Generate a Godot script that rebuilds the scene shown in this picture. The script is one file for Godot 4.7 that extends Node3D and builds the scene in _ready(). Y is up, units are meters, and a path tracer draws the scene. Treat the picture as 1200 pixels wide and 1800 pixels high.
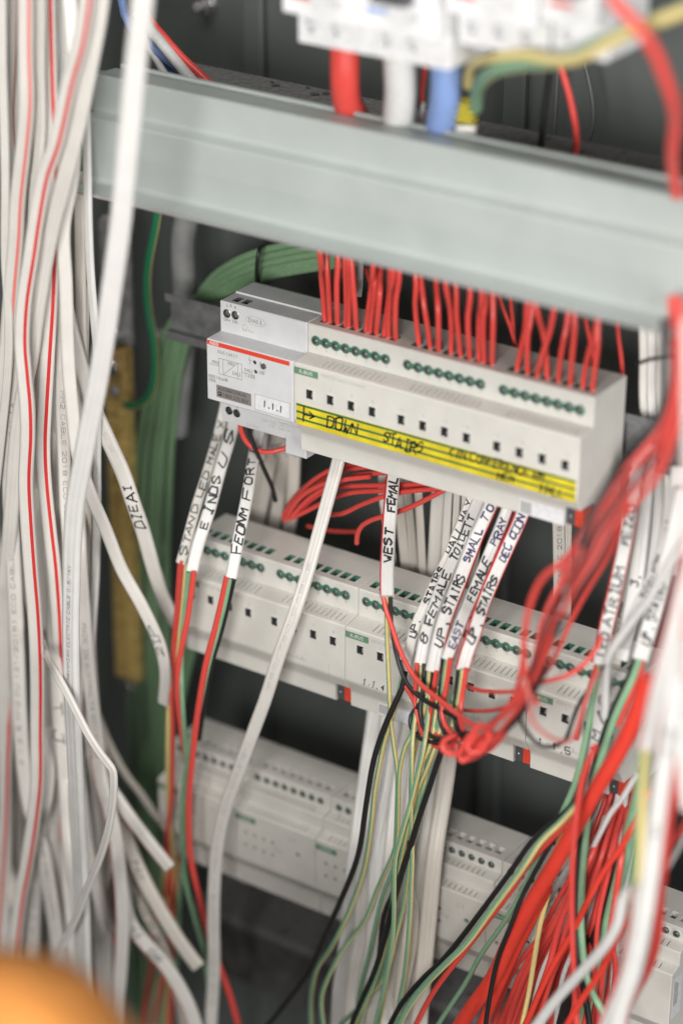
extends Node3D
# An open electrical cabinet seen close up. Lengths below are in millimetres and scaled by MM.
const MM := 0.001
var M := {}
var used := {}
var rng := RandomNumberGenerator.new()

func _ready() -> void:
	rng.seed = 77
	camera_and_light()
	make_materials()
	cabinet()
	crossbar()
	wiring_duct()
	rails()
	breaker_row()
	gateway_module()
	actuator_row_upper()
	actuator_row_middle()
	input_row_lower()
	earth_bar()
	loose_things()
	cables()

# ---------------------------------------------------------------- camera and light
func camera_and_light() -> void:
	var cam := Camera3D.new()
	cam.name = "camera"
	add_child(cam)
	cam.position = V(945.3, 659.9, 1304.6)
	cam.basis = Basis.from_euler(Vector3(-0.45775, 0.59135, 0.00621), EULER_ORDER_YXZ)
	var at := CameraAttributesPhysical.new()
	at.frustum_focal_length = 58.311
	at.frustum_near = 0.05
	at.frustum_far = 20.0
	at.exposure_aperture = 1.325
	at.frustum_focus_distance = 1.680
	cam.attributes = at
	cam.current = true
	var we := WorldEnvironment.new()
	we.name = "surroundings"
	var e := Environment.new()
	e.background_mode = Environment.BG_COLOR
	e.background_color = Color(0.155, 0.15, 0.143)
	e.tonemap_mode = Environment.TONE_MAPPER_LINEAR
	e.tonemap_exposure = 1.1
	e.sdfgi_enabled = true
	e.ssao_enabled = true
	e.ssil_enabled = true
	we.environment = e
	add_child(we)
	area_lamp("work_lamp", Vector3(0.72, 0.42, 1.5), Vector3(0.1, 0.02, 0.0), Vector2(0.5, 0.36), 2.3, Color(1.0, 0.99, 0.975))
	area_lamp("ceiling_lamp", Vector3(0.0, 1.5, 0.85), Vector3(0.05, 0.1, 0.0), Vector2(1.1, 0.35), 1.1, Color(1.0, 0.99, 0.975))
	area_lamp("side_fill_lamp", Vector3(2.3, 0.48, 1.1), Vector3(0.15, -0.02, 0.0), Vector2(0.9, 1.3), 3.3, Color(1.0, 0.995, 0.985))  # unseen fill light added at the right to brighten side faces

func area_lamp(called: String, at: Vector3, to: Vector3, size: Vector2, energy: float, tint: Color) -> void:
	var l := AreaLight3D.new()
	l.name = called
	l.area_size = size
	l.light_energy = energy
	l.light_color = tint
	l.shadow_enabled = true
	add_child(l)
	l.look_at_from_position(at, to, Vector3.UP)

# ---------------------------------------------------------------- helpers
func V(x: float, y: float, z: float) -> Vector3:
	return Vector3(x, y, z) * MM

func numbered(called: String) -> String:
	used[called] = used.get(called, -1) + 1
	return called if used[called] == 0 else "%s_%03d" % [called, used[called]]

func lin(r: float, g: float, b: float) -> Color:
	return Color(r, g, b).linear_to_srgb()

func noise_tex(freq: float, seed_: int, lo: float, hi: float, size := 256, normal := 0.0) -> NoiseTexture2D:
	var n := FastNoiseLite.new()
	n.seed = seed_
	n.frequency = freq
	n.fractal_octaves = 4
	var t := NoiseTexture2D.new()
	t.noise = n
	t.width = size
	t.height = size
	t.seamless = true
	if normal > 0.0:
		t.as_normal_map = true
		t.bump_strength = normal
	else:
		var g := Gradient.new()
		g.set_color(0, Color(lo, lo, lo))
		g.set_color(1, Color(hi, hi, hi))
		t.color_ramp = g
	return t

func mat(called: String, c: Color, rough: float, metal := 0.0, grain: Texture2D = null, scale := 20.0, bump: Texture2D = null, bump_scale := 0.3) -> StandardMaterial3D:
	var m := StandardMaterial3D.new()
	m.resource_name = called
	m.albedo_color = c
	m.roughness = rough
	m.metallic = metal
	if grain or bump:
		m.uv1_triplanar = true
		m.uv1_world_triplanar = true
		m.uv1_scale = Vector3.ONE * scale
	if grain:
		m.albedo_texture = grain
	if bump:
		m.normal_enabled = true
		m.normal_texture = bump
		m.normal_scale = bump_scale
	M[called] = m
	return m

func make_materials() -> void:
	var blotch := noise_tex(0.012, 3, 0.86, 1.0)
	var fine := noise_tex(0.06, 5, 0.9, 1.0)
	var faint := noise_tex(0.02, 21, 0.955, 1.0)
	var grime := noise_tex(0.02, 9, 0.74, 1.0)
	var wave := noise_tex(0.008, 11, 0, 1, 256, 6.0)
	mat("jacket", lin(0.665, 0.64, 0.60), 0.4, 0.0, faint, 9.0, wave, 0.12)
	mat("jacket_cool", lin(0.66, 0.65, 0.63), 0.38, 0.0, faint, 12.0, wave, 0.12)
	mat("jacket_ivory", lin(0.65, 0.605, 0.545), 0.45, 0.0, faint, 8.0, wave, 0.12)
	mat("stripe_red", lin(0.55, 0.03, 0.03), 0.45)
	mat("stripe_pink", lin(0.68, 0.2, 0.18), 0.45)
	mat("red", lin(0.75, 0.08, 0.066), 0.36, 0.0, fine, 25.0, wave, 0.2)
	mat("orange_red", lin(0.75, 0.06, 0.04), 0.26, 0.0, faint, 12.0, wave, 0.25)
	mat("black", lin(0.022, 0.022, 0.022), 0.42, 0.0, fine, 25.0, wave, 0.2)
	mat("grey_wire_and_shadow", lin(0.09, 0.09, 0.095), 0.45)
	mat("green", lin(0.22, 0.4, 0.26), 0.4, 0.0, fine, 25.0)
	mat("pale_green", lin(0.27, 0.47, 0.29), 0.42, 0.0, blotch, 14.0, wave, 0.25)
	mat("deep_green", lin(0.02, 0.2, 0.09), 0.4, 0.0, fine, 25.0)
	mat("bus_green", lin(0.19, 0.32, 0.18), 0.5, 0.0, fine, 14.0)
	mat("yellow", lin(0.8, 0.66, 0.28), 0.4, 0.0, fine, 25.0)
	mat("blue", lin(0.25, 0.37, 0.7), 0.4, 0.0, fine, 25.0)
	mat("white_wire", lin(0.7, 0.695, 0.68), 0.36, 0.0, fine, 20.0)
	mat("marker", lin(0.012, 0.011, 0.016), 0.55)
	mat("marker_violet", lin(0.035, 0.025, 0.1), 0.55)
	mat("ink", lin(0.16, 0.155, 0.15), 0.6)
	mat("ink_faint", lin(0.4, 0.395, 0.385), 0.6)
	mat("ink_black", lin(0.03, 0.03, 0.03), 0.6)
	mat("module_plastic", lin(0.66, 0.645, 0.60), 0.46, 0.0, faint, 7.0)
	mat("gateway_plastic", lin(0.63, 0.635, 0.645), 0.44, 0.0, faint, 9.0)
	mat("breaker_plastic", lin(0.83, 0.83, 0.84), 0.4, 0.0, fine, 9.0)
	mat("terminal_green", lin(0.07, 0.2, 0.14), 0.38, 0.0, fine, 30.0)
	mat("screw_steel", lin(0.42, 0.45, 0.42), 0.36, 0.85)
	mat("screw_dark", lin(0.16, 0.17, 0.165), 0.4, 0.8)
	mat("lever", lin(0.3, 0.31, 0.29), 0.5)
	mat("print_green", lin(0.13, 0.25, 0.15), 0.55)
	mat("print_red", lin(0.66, 0.055, 0.03), 0.5)
	mat("print_white", lin(0.72, 0.72, 0.72), 0.5)
	mat("sticker_grey", lin(0.21, 0.195, 0.185), 0.5)
	mat("paper", lin(0.76, 0.765, 0.79), 0.6, 0.0, fine, 12.0)
	mat("tape_yellow", lin(0.8, 0.65, 0.03), 0.42, 0.0, blotch, 16.0, wave, 0.2)
	mat("tape_green", lin(0.035, 0.14, 0.06), 0.45)
	mat("connector_red", lin(0.62, 0.06, 0.03), 0.45)
	mat("connector_grey_and_slot_shade", lin(0.07, 0.072, 0.078), 0.5)
	mat("bar_paint", lin(0.40, 0.435, 0.42), 0.42, 0.0, faint, 4.0)
	mat("bar_edge", lin(0.6, 0.6, 0.6), 0.35, 0.6)
	mat("wall_paint", lin(0.1, 0.111, 0.107), 0.5, 0.0, faint, 3.0)
	mat("duct_grey", lin(0.11, 0.105, 0.105), 0.55, 0.0, grime, 10.0)
	mat("dust", lin(0.24, 0.235, 0.23), 0.9, 0.0, grime, 30.0)
	mat("zinc", lin(0.5, 0.485, 0.49), 0.45, 0.2, grime, 12.0)
	mat("rail_zinc", lin(0.3, 0.305, 0.31), 0.45, 0.3, grime, 12.0)
	mat("brass", lin(0.84, 0.61, 0.22), 0.42, 0.12, grime, 18.0)
	mat("brass_plate", lin(0.82, 0.55, 0.2), 0.5, 0.1, grime, 16.0)
	mat("chrome", lin(0.7, 0.7, 0.72), 0.22, 0.95)
	mat("conduit", lin(0.34, 0.345, 0.345), 0.5, 0.0, grime, 8.0)
	mat("orange_cloth", lin(0.58, 0.225, 0.045), 0.8, 0.0, blotch, 8.0)
	mat("copper", lin(0.6, 0.3, 0.16), 0.35, 0.9)

func tag(o: Node3D, label: String, category: String, group := "", kind := "") -> Node3D:
	if label: o.set_meta("label", label)
	if category: o.set_meta("category", category)
	if group: o.set_meta("group", group)
	if kind: o.set_meta("kind", kind)
	return o

func thing(called: String, label: String, category: String, at := Vector3.ZERO, group := "") -> Node3D:
	var o := Node3D.new()
	o.name = numbered(called)
	add_child(o)
	o.position = at
	return tag(o, label, category, group)

func put(parent: Node, called: String, mesh: Mesh, m: Material, at := Vector3.ZERO) -> MeshInstance3D:
	var o := MeshInstance3D.new()
	o.name = called
	o.mesh = mesh
	o.material_override = m
	o.position = at
	parent.add_child(o, true)
	return o

# a convex or concave outline (x, y) pushed along +z from z0 to z1, all outer edges chamfered; flat shaded
func slab(outline: PackedVector2Array, z0: float, z1: float, chamfer := 0.0) -> ArrayMesh:
	var pts := outline
	if Geometry2D.is_polygon_clockwise(pts):
		pts.reverse()
	var n := pts.size()
	var inset := PackedVector2Array()
	for i in n:
		var a := pts[(i + n - 1) % n]
		var b := pts[i]
		var c := pts[(i + 1) % n]
		var e0 := (b - a).normalized()
		var e1 := (c - b).normalized()
		var n0 := Vector2(-e0.y, e0.x)
		var n1 := Vector2(-e1.y, e1.x)
		var s := (n0 + n1) / maxf(1.0 + n0.dot(n1), 0.3)
		inset.append(b + s * chamfer)
	var st := SurfaceTool.new()
	st.begin(Mesh.PRIMITIVE_TRIANGLES)
	st.set_smooth_group(-1)
	var rings := [[inset, z0], [pts, z0 + chamfer], [pts, z1 - chamfer], [inset, z1]]
	if chamfer <= 0.0:
		rings = [[pts, z0], [pts, z1]]
	for r in rings.size() - 1:
		var A: PackedVector2Array = rings[r][0]
		var B: PackedVector2Array = rings[r + 1][0]
		for i in n:
			var j := (i + 1) % n
			quad(st, v3(A[i], rings[r][1]), v3(A[j], rings[r][1]), v3(B[j], rings[r + 1][1]), v3(B[i], rings[r + 1][1]))
	var tri := Geometry2D.triangulate_polygon(inset if chamfer > 0.0 else pts)
	var cap: PackedVector2Array = inset if chamfer > 0.0 else pts
	for k in range(0, tri.size(), 3):
		var a := cap[tri[k]]
		var b := cap[tri[k + 1]]
		var c := cap[tri[k + 2]]
		if (b - a).cross(c - a) < 0.0:
			var t := b
			b = c
			c = t
		face(st, v3(a, z0), v3(b, z0), v3(c, z0))
		face(st, v3(a, z1), v3(c, z1), v3(b, z1))
	st.index()
	st.generate_normals()
	return st.commit()

func v3(p: Vector2, z: float) -> Vector3:
	return V(p.x, p.y, z)

func face(st: SurfaceTool, a: Vector3, b: Vector3, c: Vector3) -> void:
	st.add_vertex(a)
	st.add_vertex(b)
	st.add_vertex(c)

func quad(st: SurfaceTool, a: Vector3, b: Vector3, c: Vector3, d: Vector3) -> void:
	face(st, a, d, c)
	face(st, a, c, b)

func rect(x0: float, y0: float, x1: float, y1: float) -> PackedVector2Array:
	return PackedVector2Array([Vector2(x0, y0), Vector2(x1, y0), Vector2(x1, y1), Vector2(x0, y1)])

func block(x0: float, y0: float, z0: float, x1: float, y1: float, z1: float, c := 0.3) -> ArrayMesh:
	return slab(rect(x0, y0, x1, y1), z0, z1, minf(c, 0.3 * minf(minf(x1 - x0, y1 - y0), z1 - z0)))

func ngon(cx: float, cy: float, r: float, n := 20, turn := 0.0) -> PackedVector2Array:
	var p := PackedVector2Array()
	for i in n:
		p.append(Vector2(cx, cy) + Vector2.from_angle(turn + TAU * i / n) * r)
	return p

# an outline in (z, y) pushed along x: the side profile of a rail module or a folded bar
func profile_x(outline: Array, x0: float, x1: float, chamfer: float) -> ArrayMesh:
	var p := PackedVector2Array()
	for a in outline:
		p.append(Vector2(-a[0], a[1]))
	var m := slab(p, 0.0, x1 - x0, chamfer)
	var st := SurfaceTool.new()
	st.append_from(m, 0, Transform3D(Basis(Vector3.UP, PI / 2), V(x0, 0, 0)))
	return st.commit()

func append(st: SurfaceTool, m: Mesh, t := Transform3D.IDENTITY) -> void:
	st.append_from(m, 0, t)

func joined(list: Array) -> ArrayMesh:
	var st := SurfaceTool.new()
	for m in list:
		append(st, m)
	return st.commit()

# lettering in the plane z = const, cap height h in mm, left end at (x, y)
func letters(parent: Node, text: String, x: float, y: float, z: float, h: float, m: Material, serif := false, squash := 1.0) -> MeshInstance3D:
	var f := SystemFont.new()
	f.font_names = PackedStringArray(["Droid Serif" if serif else "Droid Sans"])
	var t := TextMesh.new()
	t.font = f
	t.text = text
	t.font_size = 32
	t.pixel_size = h * MM / 23.0
	t.depth = 0.00012
	t.horizontal_alignment = HORIZONTAL_ALIGNMENT_LEFT
	t.vertical_alignment = VERTICAL_ALIGNMENT_BOTTOM
	var o := put(parent, "lettering", t, m, V(x, y - h * 0.32, z))
	o.scale.x = squash
	return o

# pen strokes in the plane z = const
const PEN := {
	"A": "002640,1232", "B": "000636454433,033342413000", "C": "4636160501103041", "D": "00062645412000", "E": "40000646,0333", "F": "000646,0333", "G": "46261504021030414333", "H": "0006,4046,0343", "I": "1636,2620,1030", "J": "164636,3631201102", "K": "0006,4603,1440", "L": "060040", "M": "0006234640", "N": "00064046", "O": "1030414536160501 10", "P": "000636454403", "Q": "103041453616050110,2240", "R": "000636454403,2340", "S": "45361605043342311001", "T": "0646,2620", "U": "060110304146", "V": "062046", "W": "0610233046", "X": "0046,0640", "Y": "062346,2320", "Z": "06460040", "0": "103041453616050110", "1": "152620", "2": "0516364544000040", "3": "064624344241301001", "4": "30360242", "5": "460603334241301001", "6": "46160501103041433404", "7": "064610", "8": "130405163645441302011030414233", "9": "43130405163645412010", ".": "2021", "-": "1333", "/": "0046", "(": "36141230", ")": "16343210", "?": "0516364523,2021", "+": "1333,2224", "&": "40051626352411013042", "i": "2023,2526", ",": "2110"}

func pen_strokes(text: String, loose := 0.0) -> Array:
	var out := []
	var x := 0.0
	var lean := rng.randf_range(0.0, 0.18) * loose
	for ch in text:
		if ch == " ":
			x += 3.4
			continue
		var turn := rng.randf_range(-0.16, 0.16) * loose
		var grow := 1.0 + rng.randf_range(-0.16, 0.14) * loose
		var drop := Vector2(rng.randf_range(-0.5, 0.5), rng.randf_range(-0.7, 0.7)) * loose
		for s in PEN.get(ch, "0040").replace(" ", "").split(","):
			var pts := PackedVector2Array()
			for k in range(0, s.length() - 1, 2):
				var p := Vector2(float(s[k]) - 2.0, float(s[k + 1]) - 3.0)
				p += Vector2(rng.randf_range(-0.35, 0.35), rng.randf_range(-0.35, 0.35)) * loose
				p = (p * grow).rotated(turn) + Vector2(2.0, 3.0) + drop
				pts.append(Vector2(x + p.x + p.y * lean, p.y) / 6.0)
			out.append(pts)
		x += 5.4
	return [out, x / 6.0]

# a stroke as a flat ribbon; the callable places (along, up) on a surface and returns [point, normal]
func ribbon(st: SurfaceTool, pts: PackedVector2Array, width: float, place: Callable) -> void:
	for i in pts.size() - 1:
		var d := (pts[i + 1] - pts[i])
		if d.length() < 0.001:
			continue
		var e := d.normalized()
		var s := Vector2(-e.y, e.x) * width / 2.0
		var a := pts[i] - e * width * 0.35
		var b := pts[i + 1] + e * width * 0.35
		var q := [a + s, b + s, b - s, a - s]
		var w := []
		for p in q:
			w.append(place.call(p))
		for k in [0, 1, 2, 0, 2, 3]:
			st.set_normal(w[k][1])
			st.add_vertex(w[k][0])

func handwriting(parent: Node, text: String, x: float, y: float, z: float, h: float, stroke: float, m: Material, squash := 0.8, slope := 0.0) -> MeshInstance3D:
	var st := SurfaceTool.new()
	st.begin(Mesh.PRIMITIVE_TRIANGLES)
	for s in pen_strokes(text, 1.0)[0]:
		var p := PackedVector2Array()
		for v in s:
			p.append(v * Vector2(squash, 1.0) * h)
		ribbon(st, p, stroke * rng.randf_range(0.8, 1.2), func(u: Vector2): return [V(x + u.x + u.y * slope, y + u.y, z), Vector3(0, 0, 1)])
	return put(parent, "handwriting", st.commit(), m)

# ---------------------------------------------------------------- cable building
func smooth_path(pts: Array, step: float) -> Array:
	# Catmull-Rom through the points; each is [Vector3, twist]
	var out := []
	for i in pts.size() - 1:
		var p0: Array = pts[maxi(i - 1, 0)]
		var p1: Array = pts[i]
		var p2: Array = pts[i + 1]
		var p3: Array = pts[mini(i + 2, pts.size() - 1)]
		var n := maxi(2, int((p2[0] - p1[0]).length() / step))
		for k in n:
			var t := float(k) / n
			var v: Vector3 = p1[0].cubic_interpolate(p2[0], p0[0], p3[0], t)
			out.append([v, lerpf(p1[1], p2[1], t)])
	out.append(pts[pts.size() - 1])
	return out

func frames(pts: Array, hint: Vector3, step: float) -> Dictionary:
	var c := smooth_path(pts, step)
	var f := {"p": PackedVector3Array(), "n": PackedVector3Array(), "b": PackedVector3Array(), "t": PackedVector3Array(), "s": PackedFloat32Array()}
	var s := 0.0
	for i in c.size():
		var a: Vector3 = c[maxi(i - 1, 0)][0]
		var b: Vector3 = c[mini(i + 1, c.size() - 1)][0]
		var t := (b - a).normalized()
		var n := (hint - t * hint.dot(t)).normalized().rotated(t, deg_to_rad(c[i][1]))
		if i:
			s += (c[i][0] - c[i - 1][0]).length()
		f.p.append(c[i][0])
		f.t.append(t)
		f.n.append(n)
		f.b.append(t.cross(n))
		f.s.append(s)
	return f

# sweep a closed outline (x across, y out) along the frames, in mm
func sweep(f: Dictionary, outline: PackedVector2Array, origin: Vector3, i0 := 0, i1 := -1, spin := 0.0) -> ArrayMesh:
	var n := outline.size()
	var nor := PackedVector2Array()
	for i in n:
		var e := (outline[(i + 1) % n] - outline[(i + n - 1) % n]).normalized()
		nor.append(Vector2(e.y, -e.x))
	var last: int = f.p.size() - 1 if i1 < 0 else i1
	var vs := PackedVector3Array()
	var ns := PackedVector3Array()
	var ix := PackedInt32Array()
	for k in range(i0, last + 1):
		var P: Vector3 = f.p[k] - origin
		for i in n:
			var o := outline[i].rotated(spin * f.s[k])
			var q := nor[i].rotated(spin * f.s[k])
			vs.append((P + f.b[k] * o.x + f.n[k] * o.y) * MM)
			ns.append((f.b[k] * q.x + f.n[k] * q.y).normalized())
	for k in last - i0:
		for i in n:
			var j := (i + 1) % n
			var a := k * n + i
			var b := k * n + j
			ix.append_array([a, b, b + n, a, b + n, a + n])
	for side in [i0, last]:
		var base := vs.size()
		var d: Vector3 = f.t[side] * (-1.0 if side == i0 else 1.0)
		for i in n:
			vs.append(vs[(side - i0) * n + i])
			ns.append(d)
		var tri := Geometry2D.triangulate_polygon(outline)
		for k in range(0, tri.size(), 3):
			var e := [tri[k], tri[k + 1], tri[k + 2]]
			if (outline[e[1]] - outline[e[0]]).cross(outline[e[2]] - outline[e[0]]) < 0.0:
				e.reverse()
			if side == i0:
				e.reverse()
			for c in e:
				ix.append(base + c)
	var arr := []
	arr.resize(Mesh.ARRAY_MAX)
	arr[Mesh.ARRAY_VERTEX] = vs
	arr[Mesh.ARRAY_NORMAL] = ns
	arr[Mesh.ARRAY_INDEX] = ix
	var m := ArrayMesh.new()
	m.add_surface_from_arrays(Mesh.PRIMITIVE_TRIANGLES, arr)
	return m

func circle(r: float, n := 12) -> PackedVector2Array:
	return ngon(0, 0, r, n)

func arc_band(r: float, a0: float, a1: float, n := 6) -> PackedVector2Array:
	var p := PackedVector2Array()
	for i in n + 1:
		p.append(Vector2.from_angle(lerpf(a0, a1, float(i) / n)) * (r + 0.09))
	for i in n + 1:
		p.append(Vector2.from_angle(lerpf(a1, a0, float(i) / n)) * (r - 0.2))
	return p

func flat_outline(w: float, h: float, cores: int) -> PackedVector2Array:
	var p := PackedVector2Array()
	var b := h / 2.0
	var a := w / 2.0 - b * 0.85
	for i in 7:
		var g := -PI / 2 + PI * i / 6.0
		p.append(Vector2(a + cos(g) * b * 0.85, sin(g) * b))
	var groove := func(x: float) -> float:
		var d := 0.0
		for c in cores - 1:
			var at := w * ((c + 1.0) / cores - 0.5)
			d += 0.2 * exp(-pow((x - at) / 1.0, 2.0))
		return d
	for i in range(1, 12):
		var x := lerpf(a, -a, i / 12.0)
		p.append(Vector2(x, b - groove.call(x)))
	for i in 7:
		var g := PI / 2 + PI * i / 6.0
		p.append(Vector2(-a + cos(g) * b * 0.85, sin(g) * b))
	for i in range(1, 12):
		var x := lerpf(-a, a, i / 12.0)
		p.append(Vector2(x, -b + groove.call(x)))
	return p

func unpack(v: Array) -> Array:
	# [x, y, z, twist, ...]
	var out := []
	for i in range(0, v.size(), 4):
		out.append([Vector3(v[i], v[i + 1], v[i + 2]), float(v[i + 3])])
	return out

func lowest(pts: Array) -> Vector3:
	var o: Vector3 = pts[0][0]
	for p in pts:
		if p[0].y < o.y:
			o = p[0]
	return o

const FRONT := Vector3(0.5, 0.42, 0.76)

# round wire or cable: one mesh, or an insulation with a second colour running along it
func round_part(parent: Node, called: String, pts: Array, r: float, colour: String, origin: Vector3, spin := 0.0, start := 0.6) -> MeshInstance3D:
	var f := frames(pts, FRONT, 6.0 if r < 4.0 else 8.0)
	var two: bool = colour == "earth" or colour == "deep_earth"
	var o := put(parent, called, sweep(f, circle(r, 12), origin), M[{"earth": "green", "deep_earth": "deep_green"}.get(colour, colour)])
	if two:
		put(o, "yellow_stripe", sweep(f, arc_band(r, start, start + 2.3), origin, 0, -1, spin), M["yellow"])
	return o

func wire(called: String, label: String, category: String, group: String, r: float, colour: String, v: Array, spin := 0.0, start := 0.6) -> void:
	var pts := unpack(v)
	var o := lowest(pts)
	var t := thing(called, label, category, o * MM, group)
	round_part(t, "insulation", pts, r, colour, o, spin, start)

# flat sheathed cable. opt: w, h, cores, m, stripe (offset across, width, material), text [[string, start mm, direction, height, stroke, material, across]], ends [[colour, r, points]]
func flat_cable(label: String, group: String, opt: Dictionary, v: Array) -> void:
	var pts := unpack(v)
	var o := lowest(pts)
	for e in opt.get("ends", []):
		for p in unpack(e[2]):
			if p[0].y < o.y: o = p[0]
	var t := thing("flat_cable", label, "cable", o * MM, group)
	var w: float = opt.get("w", 10.0)
	var h: float = opt.get("h", 4.6)
	var f := frames(pts, opt.get("hint", FRONT), 5.0)
	var jacket := put(t, "jacket", sweep(f, flat_outline(w, h, opt.get("cores", 3)), o), M[opt.get("m", "jacket")])
	for s in opt.get("stripes", []):
		var a: float = s[0] * w
		var hw: float = s[1] / 2.0
		var edge: bool = absf(s[0]) > 0.45
		if not edge:
			a = signf(a) * minf(absf(a), w / 2 - h * 0.36 - hw)
		var up := h / 2 + 0.12
		var line := PackedVector2Array([Vector2(a - hw, up - 0.5), Vector2(a + hw, up - 0.5), Vector2(a + hw, up), Vector2(a - hw, up)])
		if edge:
			line = PackedVector2Array()
			var sg := signf(a)
			for i in 6:
				var g := -0.5 + 1.5 * i / 5.0
				line.append(Vector2(sg * (w / 2 - h * 0.425 + cos(g) * (h * 0.425 + 0.1)), sin(g) * (h / 2 + 0.1)))
			for i in 6:
				var g := 1.0 - 1.5 * i / 5.0
				line.append(Vector2(sg * (w / 2 - h * 0.425 + cos(g) * (h * 0.425 - 0.4)), sin(g) * (h / 2 - 0.4)))
			if sg < 0:
				line.reverse()
		put(jacket, "red_stripe", sweep(f, line, o), M[s[2]])
	for x in opt.get("text", []):
		cable_text(jacket, f, o, h / 2 + 0.14, x)
	for e in opt.get("ends", []):
		round_part(t, "core", unpack(e[2]), e[1], e[0], o, 0.003, rng.randf_range(0.9, 1.6))

func at_length(f: Dictionary, s: float) -> Array:
	var i := clampi(f.s.bsearch(s), 1, f.s.size() - 1)
	var u := clampf((s - f.s[i - 1]) / maxf(f.s[i] - f.s[i - 1], 0.0001), 0.0, 1.0)
	return [f.p[i - 1].lerp(f.p[i], u), f.n[i - 1].lerp(f.n[i], u).normalized(), f.b[i - 1].lerp(f.b[i], u).normalized()]

# x: [string, start mm along, direction +1 down the path / -1 up, letter height, stroke width, material, offset across, squash]
func cable_text(parent: Node, f: Dictionary, origin: Vector3, up: float, x: Array) -> void:
	var st := SurfaceTool.new()
	st.begin(Mesh.PRIMITIVE_TRIANGLES)
	var d: float = x[2]
	var h: float = x[3]
	var across: float = x[6] if x.size() > 6 else 0.0
	var squash: float = x[7] if x.size() > 7 else 0.85
	for s in pen_strokes(x[0], 1.0 if h > 3.0 else 0.15)[0]:
		var p := PackedVector2Array()
		for v in s:
			p.append(v * Vector2(squash, 1.0) * h)
		ribbon(st, p, x[4] * rng.randf_range(0.8, 1.2), func(u: Vector2):
			var a := at_length(f, x[1] + d * u.x)
			var side: float = (u.y - h * 0.5) * -d + across
			return [(a[0] - origin + a[2] * side + a[1] * up) * MM, a[1]])
	put(parent, "handwriting" if h > 3.0 else "printed_text", st.commit(), M[x[5]])

# ---------------------------------------------------------------- setting
func structure(called: String, mesh: Mesh, m: Material) -> MeshInstance3D:
	var o := put(self, called, mesh, m)
	o.set_meta("kind", "structure")
	return o

func cabinet() -> void:
	var back := structure("back_wall", block(-420, -900, -148, 620, 700, -140, 1.0), M.wall_paint)
	for x in [-330.0, -110.0, 110.0, 330.0, 550.0]:
		put(back, "rib", block(x, -880, -139.7, x + 18, 680, -132, 2.0), M.wall_paint)
	for x in [-200.0, 20.0, 240.0, 460.0]:
		for y in [-480.0, -280.0, -90.0, 92.0, 300.0]:
			put(back, "wall_screw", screw_head(5.0, 2.6, x), M.zinc, V(x, y, -139.7))
	structure("side_wall", block(-428, -900, -148, -420.4, 700, 110, 1.0), M.wall_paint)
	structure("right_side_wall", block(620.4, -900, -148, 628, 700, 110, 1.0), M.wall_paint)
	structure("cabinet_floor", block(-428, -908, -148, 628, -900.4, 110, 1.0), M.wall_paint)

func crossbar() -> void:
	var t := thing("crossbar", "pale grey-green folded steel crossbar spanning the cabinet above the labelled modules", "crossbar", V(-71.7, 124.3, 0))
	# folded sheet as outline (z, y): set-back upper face, ledge, main face, flange turned out at the foot
	var outer := [[60, 72.6], [81.2, 74], [82.8, 72.8], [82.8, 52.4], [83.6, 50.4], [85, 49.6], [91, 47.4], [92, 46.2], [92.7, 27], [91.6, 7.6], [92.2, 5.0], [94.0, 4.0], [107.4, 1.4], [108, 0.7], [107.4, 0], [93.4, 2.4], [90.6, 3.9], [89.8, 7.6], [91, 27], [90.2, 45.6], [84, 48], [82, 49.6], [81.2, 52], [81.1, 71.6], [60, 70.8]]
	put(t, "folded_sheet", profile_x(outer, 0, 640, 0.2), M.bar_paint)
	put(t, "flange_edge", profile_x([[106.8, -0.1], [108.3, 0.0], [108.4, 1.2], [107.2, 1.9]], -12, 640, 0.1), M.bar_edge)
	put(t, "end_bracket", joined([block(-13, 8, 62, -0.3, 70, 74, 0.8), block(-12, 12, 74.2, -0.5, 46, 80, 0.8)]), M.bar_paint)
	put(t, "back_flange", profile_x([[52, 74], [55, 74], [55, 4], [52, 4]], 0, 640, 0.2), M.bar_paint)

func wiring_duct() -> void:
	duct("dusty dark grey slotted wiring duct running behind the crossbar", V(-96, 110, -52))
	duct("plain grey wiring duct below the lowest row of modules", V(-66, -556, -46), false)

func duct(label: String, at: Vector3, slotted := true) -> void:
	var t := thing("wiring_duct", label, "wiring duct", at, "wiring ducts")
	put(t, "lid", joined([block(0, 57, -1, 520, 60.5, 53, 0.8), block(0, 53, 51, 520, 57.2, 53, 0.3)]), M.dust)
	put(t, "trough", joined([block(0, 0, 0, 520, 2, 51, 0.3), block(0, 2, 0, 520, 57, 2, 0.3)]), M.duct_grey)
	if not slotted:
		put(t, "front_panel", block(0, 2, 48.5, 520, 52.5, 50.5, 0.4), M.duct_grey)
	for i in (40 if slotted else 0):
		put(t, "finger", block(3 + i * 13.0, 2, 48.5, 11.5 + i * 13.0, 52.5, 50.5, 0.4), M.duct_grey)
	for i in 26:
		var x := rng.randf_range(4, 500)
		var z := rng.randf_range(4, 44)
		var s := rng.randf_range(0.8, 3.2)
		put(t, "grit", slab(ngon(0, 0, s, 6, rng.randf() * 3.0), 0, 0.5, 0.1), M.duct_grey, V(x, 60.7, z)).rotation = Vector3(-PI / 2, rng.randf() * TAU, 0)

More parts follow.
